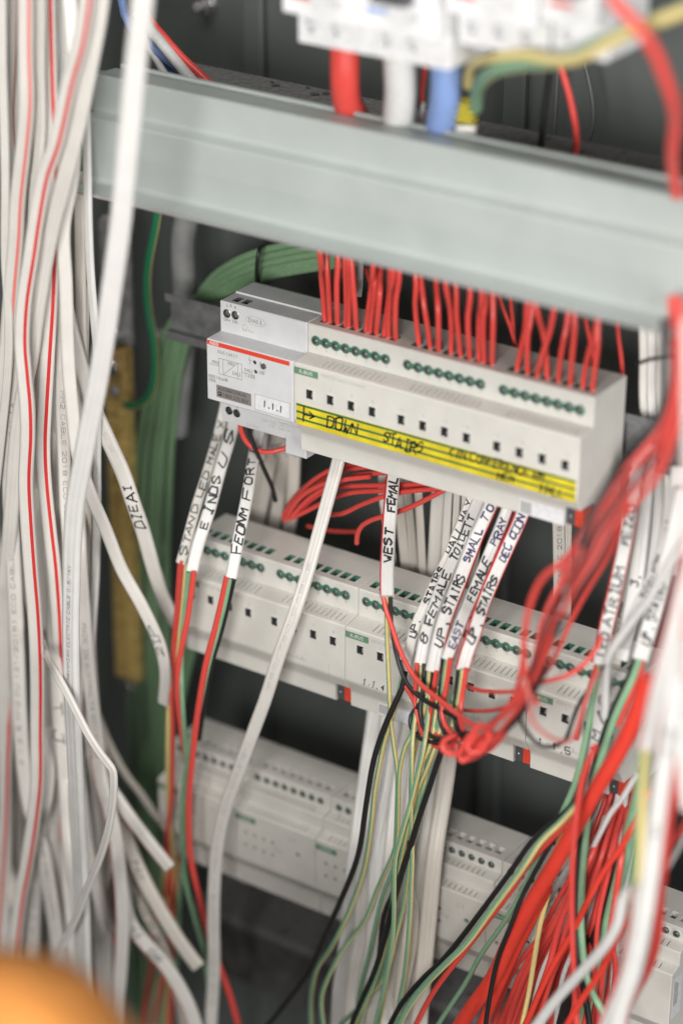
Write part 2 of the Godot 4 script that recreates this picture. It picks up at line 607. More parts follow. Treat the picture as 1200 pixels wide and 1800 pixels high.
func rails() -> void:
	var prof := [[0, 17.5], [1, 17.5], [1.2, 12.5], [7.5, 12.5], [7.5, -12.5], [1.2, -12.5], [1, -17.5], [0, -17.5], [0.2, -11.5], [6.5, -11.5], [6.5, 11.5], [0.2, 11.5]]
	var hat := []
	for p in prof:
		hat.append([7.5 - p[0], p[1]])
	var names := [["grey top-hat mounting rail whose end sticks out beside the white gateway module", 0.0, -82.0], ["grey top-hat mounting rail behind the middle row of modules", -186.0, -42.0], ["grey top-hat mounting rail behind the lowest row of modules", -371.0, -66.0]]
	for r in names:
		var t := thing("mounting_rail", r[0], "rail", V(r[2], r[1], -6), "top-hat mounting rails")
		put(t, "rail_profile", profile_x(hat, 0, 420 - r[2], 0.15), M.rail_zinc)

# ---------------------------------------------------------------- rail modules
func csg_housing(parent: Node, body: Mesh, m: Material, cuts: Array) -> void:
	var c := CSGCombiner3D.new()
	c.name = "housing"
	parent.add_child(c, true)
	var b := CSGMesh3D.new()
	b.name = "shell"
	b.mesh = body
	b.material = m
	c.add_child(b)
	for k in cuts:
		if k[0].is_empty():
			continue
		var q := CSGMesh3D.new()
		q.name = "cut"
		q.mesh = joined(k[0])
		q.material = k[1]
		q.operation = CSGShape3D.OPERATION_SUBTRACTION
		c.add_child(q, true)

func terminal_strip(t: Node, x: float, y: float, z: float, count: int, pitch: float, m: Material, screw: Material) -> void:
	var parts := []
	for i in count:
		parts.append(slab(ngon(x + i * pitch, y, 3.55, 18), z, z + 0.7, 0.2))
	parts.append(block(x, y - 1.7, z, x + (count - 1) * pitch, y + 1.7, z + 0.62, 0.1))
	var s := put(t, "terminal_strip", joined(parts), m)
	var ring := []
	for k in 18:
		pass
	for i in count:
		var cx := x + i * pitch
		var cup := put(s, "screw_cup", slab(ngon(cx, y, 2.7, 16), z + 0.72, z + 0.95, 0.1), M.terminal_green)
		cup.name = "screw_cup"
		var head := screw_head(2.25, 1.3, rng.randf() * PI)
		put(s, "screw", head, screw, V(cx, y, z + 0.97))

var heads := {}
func screw_head(r: float, h: float, turn: float, cross := true) -> ArrayMesh:
	# domed head with a cross slot; a few turns shared between all screws
	var key := "%.2f %.2f %d" % [r, h, int(turn * 2.0)]
	if heads.has(key):
		return heads[key]
	var st := SurfaceTool.new()
	st.begin(Mesh.PRIMITIVE_TRIANGLES)
	var rings := [[1.0, 0.0], [0.97, 0.45], [0.8, 0.8], [0.5, 0.97], [0.0, 1.0]]
	var n := 16
	for k in rings.size() - 1:
		for i in n:
			var a := TAU * i / n
			var b := TAU * (i + 1) / n
			var A: Array = rings[k]
			var B: Array = rings[k + 1]
			quad(st, V(cos(a) * A[0] * r, sin(a) * A[0] * r, A[1] * h), V(cos(b) * A[0] * r, sin(b) * A[0] * r, A[1] * h), V(cos(b) * B[0] * r, sin(b) * B[0] * r, B[1] * h), V(cos(a) * B[0] * r, sin(a) * B[0] * r, B[1] * h))
	st.index()
	st.generate_normals()
	var dome := st.commit()
	var out := SurfaceTool.new()
	append(out, dome)
	if cross:
		var arm := block(-r * 0.62, -r * 0.1, h * 0.9, r * 0.62, r * 0.1, h * 1.02, 0.02)
		append(out, arm, Transform3D(Basis(Vector3(0, 0, 1), turn), Vector3.ZERO))
		append(out, arm, Transform3D(Basis(Vector3(0, 0, 1), turn + PI / 2), Vector3.ZERO))
	heads[key] = out.commit()
	return heads[key]

func bus_connector(t: Node, x1: float, y0: float, z0: float) -> void:
	var c := put(t, "bus_connector", block(x1 - 5.6, y0, z0 - 14, x1 - 0.2, y0 + 11.5, z0, 0.5), M.connector_red)
	var g := put(c, "grey_half", block(x1 - 11.4, y0, z0 - 14, x1 - 5.8, y0 + 11.5, z0 - 0.3, 0.5), M.connector_grey_and_slot_shade)
	put(g, "pin_hole", slab(ngon(x1 - 8.6, y0 + 6, 0.6, 10), z0 - 0.28, z0 - 0.1, 0.05), M.print_white)
	put(c, "pin_hole", slab(ngon(x1 - 2.8, y0 + 6, 0.5, 10), z0 + 0.02, z0 + 0.15, 0.05), M.connector_grey_and_slot_shade)

# switch actuator: n groups of four channels
func actuator(label: String, x0: float, yc: float, groups: int, win_y: float, screw_y: float, row_group: String, wired: bool) -> Node3D:
	var t := thing("switch_actuator", label, "actuator module", V(x0, yc - 44.5, 0), row_group)
	var up := 44.5
	var w := 72.0 * groups - 0.4
	var prof := []
	for p in [[4, 44.5], [45.2, 44.5], [46, 43.7], [46, 24.4], [61, 22.2], [62, 21.2], [62, -19], [61.4, -21], [55.2, -31], [54.6, -33], [54.2, -44], [53.6, -44.5], [4, -44.5]]:
		prof.append([p[0], p[1] + up])
	var windows := []
	var holes := []
	var slits := []
	for g in groups:
		var gx := 72.0 * g
		for i in 4:
			var wx := gx + 12.6 + 16.5 * i
			windows.append(block(wx - 2.6, up + win_y - 3.3, 40, wx + 2.6, up + win_y + 3.3, 63, 0.0))
		for i in 8:
			var hx := gx + 6.9 + 7.85 * i
			holes.append(slab(PackedVector2Array([Vector2(hx - 2.6, up + 16), Vector2(hx + 2.6, up + 16), Vector2(hx + 2.6, up + 46), Vector2(hx - 2.6, up + 46)]), 30.5, 39.5, 0.0))
		for i in 13:
			if g == 0 and i < 1:
				continue
			var sx := gx + 16 + 4.1 * i
			slits.append(slab(rect(sx - 0.42, up + 17.0, sx + 0.42, up + 26), 49, 58, 0.0))
	var notch := [block(w - 12.2, -3, 38, w + 3, up - 29.5, 66, 0.0)]
	csg_housing(t, profile_x(prof, 0, w, 0.5), M.module_plastic, [[windows, M.connector_grey_and_slot_shade], [holes, M.terminal_green], [slits, M.module_plastic], [notch, M.module_plastic]])  # window wells get near-black faces, darker than the housing
	for g in groups:
		var gx := 72.0 * g
		terminal_strip(t, gx + 6.9, up + screw_y, 46.05, 8, 7.85, M.terminal_green, M.screw_dark)
		for i in 4:
			var wx := gx + 12.6 + 16.5 * i
			var fr := put(t, "window_frame", joined([block(wx - 3.3, up + win_y + 3.3, 62.02, wx + 3.3, up + win_y + 4.1, 62.5, 0.1), block(wx - 3.3, up + win_y - 4.1, 62.02, wx + 3.3, up + win_y - 3.3, 62.5, 0.1), block(wx - 3.4, up + win_y - 3.3, 62.02, wx - 2.65, up + win_y + 3.3, 62.5, 0.1), block(wx + 2.65, up + win_y - 3.3, 62.02, wx + 3.4, up + win_y + 3.3, 62.5, 0.1)]), M.module_plastic)
			put(fr, "switch_lever", joined([block(wx - 0.2, up + win_y - 3.0, 48, wx + 2.4, up + win_y + 0.2, 60.0, 0.4)]), M.lever)
			letters(t, str(g * 4 + i + 1), wx - 0.5, up + win_y + 5.6, 62.02, 1.0, M.ink_faint)
		for i in 8:
			letters(t, str(i + 1), gx + 6.3 + 7.85 * i, up + screw_y - 6.4, 46.02, 1.2, M.ink_faint)
	bus_connector(t, w + 0.2, up - 42.5, 54.0)
	put(t, "brand_label", block(0.4, up + 14.6, 62.05, 19.4, up + 19.4, 62.3, 0.05), M.print_green)
	letters(t, "K-BUS", 4.4, up + 15.7, 62.32, 2.5, M.print_white, false, 1.15)
	letters(t, "KNX/EIB Switch Actuator", 21.5, up + 16.4, 62.02, 1.0, M.ink_faint)
	letters(t, "C E", w - 40, up - 15.5, 62.02, 3.0, M.ink_faint)
	letters(t, "AC 230V 50/60Hz", w - 56, up - 17.0, 62.02, 1.1, M.ink_faint)
	put(t, "bus_terminal_seam", block(w - 13.0, up - 22.0, 62.02, w - 12.7, up - 12, 62.1, 0.02), M.ink_faint)
	return t

func actuator_row_upper() -> void:
	var t := actuator("long off-white twelve channel module with yellow and green tape and red wires in its top", 72.3, 0, 3, 2.0, 33.6, "off-white switch modules", true)
	var up := 44.5
	var tape := put(t, "tape", block(2.2, up - 21.7, 62.05, 214.4, up - 6.3, 62.45, 0.05), M.tape_yellow)
	for y in [-8.0, -13.2, -18.2]:
		put(tape, "green_line", block(2.25, up + y - (0.1 if y > -9 else 0.0), 62.47, 214.3, up + y + 1.5, 62.55, 0.01), M.tape_green)
	put(tape, "arrow", arrow_mark(), M.marker)
	handwriting(tape, "DOWN", 26, up - 17.8, 62.6, 8.6, 1.15, M.marker, 0.86, 0.1)
	handwriting(tape, "STAIRS", 71, up - 18.0, 62.6, 7.6, 1.15, M.marker, 0.78, 0.12)
	handwriting(tape, "(IN CONFERENCE RM", 122, up - 12.6, 62.6, 5.6, 0.95, M.marker, 0.86, 0.1)
	handwriting(tape, "MEN", 158, up - 20.2, 62.6, 5.4, 0.95, M.marker, 0.86, 0.1)
	handwriting(tape, "HALL", 190, up - 20.8, 62.6, 5.4, 0.95, M.marker, 0.86, 0.1)
	put(t, "paper_label", block(170, up - 43.8, 54.7, 203, up - 33.6, 55.0, 0.05), M.paper)
	put(t, "grey_square", block(171.5, up - 42.8, 55.02, 179.5, up - 34.8, 55.1, 0.02), M.ink_faint)

func arrow_mark() -> ArrayMesh:
	var st := SurfaceTool.new()
	st.begin(Mesh.PRIMITIVE_TRIANGLES)
	for s in [[[8.5, -7.5], [7.8, -18.5]], [[8.4, -13.5], [16.5, -12.8]], [[12.8, -10.4], [16.8, -12.8], [13.2, -15.0]]]:
		var p := PackedVector2Array()
		for a in s:
			p.append(Vector2(a[0], a[1] + 44.5))
		ribbon(st, p, 1.1, func(u: Vector2): return [V(u.x, u.y, 62.6), Vector3(0, 0, 1)])
	return st.commit()

func barcode(t: Node, x: float, y: float, z: float) -> void:
	var p := put(t, "barcode_label", block(x, y, z, x + 17, y + 11, z + 0.2, 0.05), M.paper)
	var bars := []
	var bx := x + 1.8
	while bx < x + 10:
		var wdt := rng.randf_range(0.25, 0.7)
		bars.append(block(bx, y + 3.2, z + 0.22, bx + wdt, y + 9.8, z + 0.3, 0.01))
		bx += wdt + rng.randf_range(0.25, 0.6)
	put(p, "bars", joined(bars), M.ink_black)
	letters(p, "KNX", x + 2, y + 0.9, z + 0.24, 1.5, M.ink_black)

func actuator_row_middle() -> void:
	var g := "off-white switch modules"
	var up := 44.5
	actuator("off-white eight channel module at the left end of the middle row behind three labelled cables", -29.6, -186, 2, 7.6, 36.4, g, false)
	var b := actuator("off-white eight channel module in the middle row marked with a handwritten 4", 114.4, -186, 2, 7.6, 36.4, g, false)
	handwriting(b, "1.1.4", 15, up - 18.6, 62.08, 5.0, 0.7, M.marker, 0.8)
	put(b, "paper_label", block(23, up - 43.0, 54.8, 50, up - 33.5, 55.05, 0.05), M.paper)
	put(b, "grey_square", block(24, up - 41.5, 55.07, 34, up - 34.5, 55.15, 0.02), M.ink_faint)
	var c := actuator("short off-white four channel module ending the middle row, marked with a handwritten 5", 258.6, -186, 1, 7.6, 36.4, g, false)
	handwriting(c, "1.1.5", 9, up - 19.2, 62.08, 5.6, 0.75, M.marker, 1.05)
	barcode(c, 41, up - 43.5, 54.85)

func input_row_lower() -> void:
	var names := ["off-white input module at the left end of the lowest row", "off-white input module second from the left end of the lowest row", "off-white input module of the lowest row just left of the white cable column", "off-white input module of the lowest row just right of the white cable column", "off-white input module of the lowest row behind the fan of red and white wires", "off-white module at the right end of the lowest row with a printed side label"]
	for i in 6:
		input_module(names[i], -54 + 72.0 * i, -371, i)

func input_module(label: String, x0: float, yc: float, kind: int) -> void:
	var t := thing("input_module", label, "input module", V(x0, yc - 44.5, 0), "off-white input modules of the lowest row")
	var up := 44.5
	var w := 71.5
	var prof := []
	for p in [[4, 49], [41.4, 49], [42, 48.4], [42, 38.5], [51.2, 37], [52, 36.2], [52, 26.6], [61.2, 24.8], [62, 24], [62, -18], [61, -20], [56, -28], [55, -44], [54, -44.5], [4, -44.5]]:
		prof.append([p[0], p[1] + up])
	var holes := []
	var slits := []
	var pins := []
	for i in 8:
		var hx := 7.5 + 8.0 * i
		holes.append(slab(rect(hx - 2.6, up + 32, hx + 2.6, up + 50), 27, 35, 0.0))
	for i in 13:
		slits.append(slab(rect(10 + 4.2 * i - 0.42, up + 34, 10 + 4.2 * i + 0.42, up + 41), 44, 50, 0.0))
		slits.append(slab(rect(10 + 4.2 * i - 0.42, up + 22, 10 + 4.2 * i + 0.42, up + 28), 54, 60, 0.0))
	if kind == 5:
		pins = [slab(ngon(30, up + 1, 2.4, 16), 46, 64), slab(ngon(31, up + 10, 0.9, 10), 46, 64), slab(ngon(24, up - 8, 0.9, 10), 46, 64), slab(ngon(38, up - 9, 1.6, 12), 46, 64)]
	else:
		for i in 4:
			for j in 2:
				pins.append(slab(ngon(9 + 8.2 * i, up + 6 - 10.5 * j, 1.7, 12), 46, 64))
		pins.append(slab(ngon(56, up + 4, 2.1, 14), 46, 64))
		pins.append(slab(ngon(56, up - 5, 0.9, 10), 46, 64))
	csg_housing(t, profile_x(prof, 0, w, 0.5), M.module_plastic, [[holes, M.module_plastic], [slits, M.module_plastic], [pins, M.module_plastic]])
	var lights := [[30, 1, 2.3], [31, 10, 0.85], [24, -8, 0.85], [38, -9, 1.5]] if kind == 5 else [[56, 4, 2.0], [56, -5, 0.85]]
	if kind < 5:
		for i in 8:
			lights.append([9 + 8.2 * (i % 4), 6 - 10.5 * (i / 4), 1.6])
	for a in lights:
		put(t, "indicator", slab(ngon(a[0], up + a[1], a[2] * 1.04, 12), 56, 60.4, 0.2), M.connector_grey_and_slot_shade)
	terminal_strip(t, 7.5, up + 43.6, 42.05, 8, 8.0, M.module_plastic, M.screw_dark)
	put(t, "brand_label", block(0.6, up + 16.5, 62.05, 18.6, up + 21, 62.3, 0.05), M.print_green)
	letters(t, "K-BUS", 4.0, up + 17.5, 62.32, 2.4, M.print_white, false, 1.15)
	letters(t, "C E", 48, up + 13, 62.02, 3.4, M.ink_faint)
	letters(t, "Prog.", 35, up + 0.5, 62.02, 1.2, M.ink_faint)
	if kind == 5:
		var s := Node3D.new()
		s.name = "side_label"
		t.add_child(s, true)
		s.position = V(w + 0.05, up, 0)
		s.rotation.y = PI / 2
		put(s, "paper", block(-58, -14, 0.02, -46, 18, 0.15, 0.02), M.paper)
		for k in 4:
			put(s, "printed_line", block(-57 + k * 1.6, -4, 0.17, -56.4 + k * 1.6, 16.5 - k * 1.2, 0.22, 0.01), M.ink)

func gateway_module() -> void:
	var t := thing("gateway_module", "light grey gateway module with a red stripe, a grey phone sticker and terminal screws", "gateway module", V(0, -44.5, 0))
	var up := 44.5
	var prof := []
	for p in [[4, 44.5], [8, 45.6], [28, 45.6], [28.6, 44.6], [45.4, 44.6], [46, 44], [46, 22.6], [61.2, 22.2], [62, 21.4], [62, -21.6], [61.3, -22.3], [46, -22.6], [46, -44], [45.4, -44.6], [4, -44.6]]:
		prof.append([p[0], p[1] + up])
	var holes := [slab(rect(7, up + 30, 12, up + 47), 34, 42, 0.0), slab(rect(14.5, up + 30, 19.5, up + 47), 34, 42, 0.0)]
	var cups := []
	for a in [[5.8, 36.2], [12.8, 36.5], [6.4, -35.4], [12.9, -35.8]]:
		cups.append(slab(ngon(a[0], up + a[1], 3.1, 20), 38, 48))
	var pips := [slab(ngon(40.3, up + 14.2, 1.5, 14), 59, 64), slab(ngon(41, up + 7.6, 1.4, 14), 59, 64)]
	csg_housing(t, profile_x(prof, 0.2, 71.8, 0.5), M.gateway_plastic, [[holes, M.connector_grey_and_slot_shade], [cups, M.connector_grey_and_slot_shade], [pips, M.gateway_plastic]])  # top slots cut with near-black faces that paint in their inner shade
	for a in [[5.8, 36.2, 0.4], [12.8, 36.5, 1.1], [6.4, -35.4, 0.2], [12.9, -35.8, 0.9]]:
		put(t, "terminal_screw", screw_head(2.6, 1.6, a[2]), M.screw_steel if a[1] > 0 else M.screw_dark, V(a[0], up + a[1], 43.6))
	for a in [[40.3, 14.2, 1.4], [41.0, 7.6, 1.3]]:
		put(t, "indicator", slab(ngon(a[0], up + a[1], a[2], 14), 59.2, 61.8, 0.2), M.screw_dark)
	put(t, "button", slab(ngon(48, up + 13.4, 2.0, 18), 62.02, 63.6, 0.3), M.connector_grey_and_slot_shade)
	put(t, "red_stripe", block(0.9, up + 18.5, 62.04, 68.8, up + 21.6, 62.2, 0.03), M.print_red)
	letters(t, "ABB", 2.8, up + 18.95, 62.22, 2.2, M.print_white, false, 1.35)
	letters(t, "DG/S 1.64.1.1", 9.5, up + 13.6, 62.03, 2.0, M.ink, false, 0.85)
	letters(t, "KNX", 4.6, up + 5.0, 62.03, 1.5, M.ink)
	letters(t, "KNX", 18.0, up + 7.0, 62.03, 1.5, M.ink)
	letters(t, "DALI", 21.6, up + 0.6, 62.03, 1.4, M.ink)
	letters(t, "DALI", 31.8, up + 5.5, 62.03, 1.4, M.ink)
	letters(t, "1 x 64", 31.8, up + 1.7, 62.03, 1.4, M.ink)
	letters(t, "A", 44.2, up + 13.2, 62.03, 1.9, M.ink)
	letters(t, "ON", 43.6, up + 6.7, 62.03, 1.9, M.ink)
	letters(t, "ABB i-bus®", 1.4, up - 5.8, 62.03, 1.9, M.ink)
	letters(t, "KNX", 1.8, up - 8.8, 62.03, 1.5, M.ink)
	letters(t, "3", 5.2, up + 40.4, 46.03, 1.3, M.ink)
	letters(t, "A", 8.4, up + 41.3, 46.03, 1.7, M.ink)
	letters(t, "4", 12.0, up + 40.6, 46.03, 1.3, M.ink)
	letters(t, "DA+", 3.2, up + 30.4, 46.03, 1.6, M.ink)
	letters(t, "DA-", 10.6, up + 30.4, 46.03, 1.6, M.ink)
	letters(t, "DALI", 23.6, up + 34.6, 46.03, 2.6, M.ink, true, 1.3)
	letters(t, "0.8 Nm", 18.4, up + 26.2, 46.03, 1.2, M.ink_faint)
	letters(t, "L", 5.8, up - 31.5, 46.03, 1.2, M.ink)
	letters(t, "N", 12.3, up - 31.9, 46.03, 1.2, M.ink)
	letters(t, "0.8 Nm", 21, up - 43.4, 46.03, 1.1, M.ink_faint)
	letters(t, "Un= 100 - 240 V~", 34, up - 36.6, 46.03, 1.3, M.ink_faint)
	letters(t, "110 - 240 V=", 40, up - 39.4, 46.03, 1.3, M.ink_faint)
	put(t, "printed_diagram", line_art([[[2.5, 4.4], [10.5, 4.4]], [[10.5, -1.2], [29.6, -1.2], [29.6, 10.2], [10.5, 10.2], [10.5, -1.2]], [[14, -1.2], [14, 10.2]], [[26.2, -1.2], [26.2, 10.2]], [[14, -1.2], [26.2, 10.2]], [[29.6, 4.6], [40, 4.6]], [[36.6, 18.0], [35.4, 14.6], [37.2, 15.2], [36.0, 11.8]]], up, 62.04, 0.3), M.ink)
	var oval := []
	for k in 25:
		oval.append([30.0 + 8.2 * cos(TAU * k / 24), 36.0 + 3.1 * sin(TAU * k / 24)])
	var knob := []
	for k in 17:
		knob.append([20.8 + 2.0 * cos(TAU * k / 16), 29.6 + 2.0 * sin(TAU * k / 16)])
	put(t, "printed_oval", line_art([oval, [[38, 36], [34.5, 34.0], [34.5, 33.2]], knob], up, 46.04, 0.3), M.ink_faint)
	var st := put(t, "phone_sticker", block(8.2, up - 18.6, 62.04, 37.2, up - 9.6, 62.2, 0.03), M.sticker_grey)
	letters(st, "AUTOMATION.AU", 9.6, up - 13.2, 62.22, 2.4, M.ink_black, false, 0.9)
	letters(st, "1800 225 063", 13.4, up - 17.4, 62.22, 2.6, M.ink_black, false, 0.98)
	put(st, "phone_mark", joined([line_art([[[9.6, -15.2], [10.2, -14.6], [12.0, -14.6], [12.6, -15.2]]], up, 62.22, 0.7), line_art([[[10.1, -16.6], [12.1, -16.6]]], up, 62.22, 1.5)]), M.ink_black)
	var pl := put(t, "address_label", block(40.8, up - 19.4, 62.04, 68.0, up - 9.2, 62.2, 0.03), M.paper)
	for s in [[[48.4, -11.8], [48.2, -16.2]], [[55.2, -12.2], [55.0, -16.4]], [[61.8, -12.4], [61.4, -16.8]], [[51.6, -16.0], [52.2, -16.2]], [[58.4, -16.2], [59.0, -16.4]]]:
		put(pl, "handwriting", line_art([s], up, 62.24, 0.9), M.marker)
	put(t, "label_holder", line_art([[[40.2, -20.2], [40.2, -8.6], [69, -8.6], [69, -20.2], [40.2, -20.2]]], up, 62.05, 0.35), M.ink_faint)
	put(t, "bus_cover", joined([block(54, up - 55, 26, 71, up - 40, 46.6, 0.7)]), M.gateway_plastic)
	put(t, "cover_seam", line_art([[[48, -33.0], [71, -33.0]], [[70.4, -33], [70.4, -46]], [[66, -47], [70, -47]]], up, 46.68, 0.25), M.ink_faint)

func line_art(lines: Array, up: float, z: float, width: float) -> ArrayMesh:
	var st := SurfaceTool.new()
	st.begin(Mesh.PRIMITIVE_TRIANGLES)
	for l in lines:
		var p := PackedVector2Array()
		for a in l:
			p.append(Vector2(a[0], a[1] + up))
		ribbon(st, p, width, func(u: Vector2): return [V(u.x, u.y, z), Vector3(0, 0, 1)])
	return st.commit()

func breaker_row() -> void:
	var names := ["white circuit breaker at the top with an orange mark over the thick red cable", "white circuit breaker at the top with a violet mark over the thick blue cable", "white breaker at the top just right of the blue cable, set higher than its neighbours", "grey-white switch at the top behind the green and yellow earth wires"]
	var spec := [[106.0, 54, 253.3, 0], [160.0, 54, 253.3, 1], [218.0, 60, 253.3 + 17, 2], [218.0 + 62, 36, 253.3 + 22, 3]]
	for s in spec:
		var z: float = 125
		var t := thing("circuit_breaker", names[s[3]], "circuit breaker", V(s[0], s[2], z - 70), "white breakers of the top row")
		var w: float = s[1] - 0.5
		var prof := [[4, 0], [50, 0], [50, 21], [66, 22], [66, 66], [50, 67], [50, 90], [4, 90]]
		var cups := []
		for k in int(w / 18):
			cups.append(slab(ngon(9 + 18.0 * k, 11, 4.2, 16), 44, 52))
			cups.append(block(9 + 18.0 * k - 5, -2, 14, 9 + 18.0 * k + 5, 8, 34, 0.0))
		csg_housing(t, profile_x(prof, 0, w, 0.8), M.breaker_plastic, [[cups, M.breaker_plastic]])
		for k in int(w / 18):
			put(t, "terminal_screw", screw_head(3.4, 2.0, 0.3 + k), M.paper, V(9 + 18.0 * k, 11, 45))
		put(t, "toggle", block(w / 2 - 12, 40, 66.1, w / 2 + 12, 50, 78, 1.0), M.connector_grey_and_slot_shade)
		put(t, "coloured_mark", block(6, 31, 66.05, 20, 34, 66.2, 0.03), M.print_red if s[3] != 1 else M.blue)
		letters(t, "C 32", w - 20, 30, 66.05, 3.0, M.ink)

func earth_bar() -> void:
	var x := -172.7
	var t := thing("earth_bar", "long brass earth bar with rows of screws on the dark wall", "earth bar", V(x, -55.2 - 288, -45))
	put(t, "bar", joined([block(0, 0, 0, 22, 246, 9, 0.5)]), M.brass)
	put(t, "end_plate", block(-0.6, 246.3, 0, 22.6, 288, 9.5, 0.5), M.brass_plate)
	put(t, "bolt", joined([slab(ngon(11, 272, 6.6, 24), 9.6, 15, 1.2)]), M.chrome)
	put(t, "screw", screw_head(4.4, 2.6, 0.5), M.zinc, V(11, 252, 9.6))
	for i in 28:
		for j in 2:
			put(t, "clamp_screw", slab(PackedVector2Array(ngon(5.5 + 11 * j, 5 + i * 8.5, 3.3, 10)), 9.05, 10.6 + rng.randf() * 1.4, 0.4), M.brass)
	put(t, "end_bolt", slab(ngon(12, -6, 5.5, 6), 0, 11, 1.0), M.chrome)
	var b := thing("bar_bracket", "pale zinc bracket with a round hole above the brass bar", "bracket", V(x - 3, -55.2 + 2, -45), "")
	var c := PackedVector2Array([Vector2(0, 0), Vector2(28, 0), Vector2(28, 84), Vector2(24, 94), Vector2(16, 98), Vector2(4, 98), Vector2(0, 94)])
	csg_housing(b, slab(c, 0, 4, 0.4), M.zinc, [[[slab(ngon(14, 78, 5.5, 20), -2, 8)], M.zinc]])
	put(b, "spacer", slab(ngon(14, 6, 8, 20), 4.2, 12, 0.6), M.chrome)

func loose_things() -> void:
	var n := thing("hex_nut", "shiny hexagonal nut on the dark wall at the top", "nut", V(-145.9, 186.0, -139.8))
	put(n, "washer", slab(ngon(0, 0, 9, 24), 0, 1.5, 0.3), M.chrome)
	put(n, "nut_body", slab(ngon(0, 0, 7, 6), 1.6, 8, 0.8), M.chrome)
	put(n, "stud", slab(ngon(0, 0, 3.6, 14), 8.1, 14, 0.5), M.zinc)
	var g := thing("striped_tag", "yellow and black striped tag below the top earth wires", "tag", V(189.5, 202.3, 46))
	put(g, "tag_body", block(-6.5, 0, -4, 6.5, 15.5, 4, 1.2), M.tape_yellow)
	for y in [1.2, 5.0, 8.8, 12.6]:
		put(g, "black_band", block(-6.8, y, -4.3, 6.8, y + 2.0, 4.3, 0.5), M.ink_black)
	# rounded orange thing close to the lens
	var st := SurfaceTool.new()
	st.begin(Mesh.PRIMITIVE_TRIANGLES)
	var noise := FastNoiseLite.new()
	noise.seed = 4
	noise.frequency = 0.012
	var nu := 48
	var nv := 28
	var at := func(i: int, j: int) -> Vector3:
		var a := TAU * i / nu
		var h := PI * j / nv
		var d := Vector3(sin(h) * cos(a), cos(h), sin(h) * sin(a))
		var r := 77.4 * (1.0 + 0.05 * noise.get_noise_3dv(d * 90.0))
		return d * r * Vector3(1.0, 1.0 if d.y > 0 else 1.7, 1.0)
	for j in nv:
		for i in nu:
			quad(st, at.call(i, j) * MM, at.call(i + 1, j) * MM, at.call(i + 1, j + 1) * MM, at.call(i, j + 1) * MM)
	st.index()
	st.generate_normals()
	var o := put(self, "orange_rounded_object", st.commit(), M.orange_cloth, V(310.8, -92.7, 646.5))
	tag(o, "blurred smooth orange rounded object close to the lens in the bottom corner", "orange object")

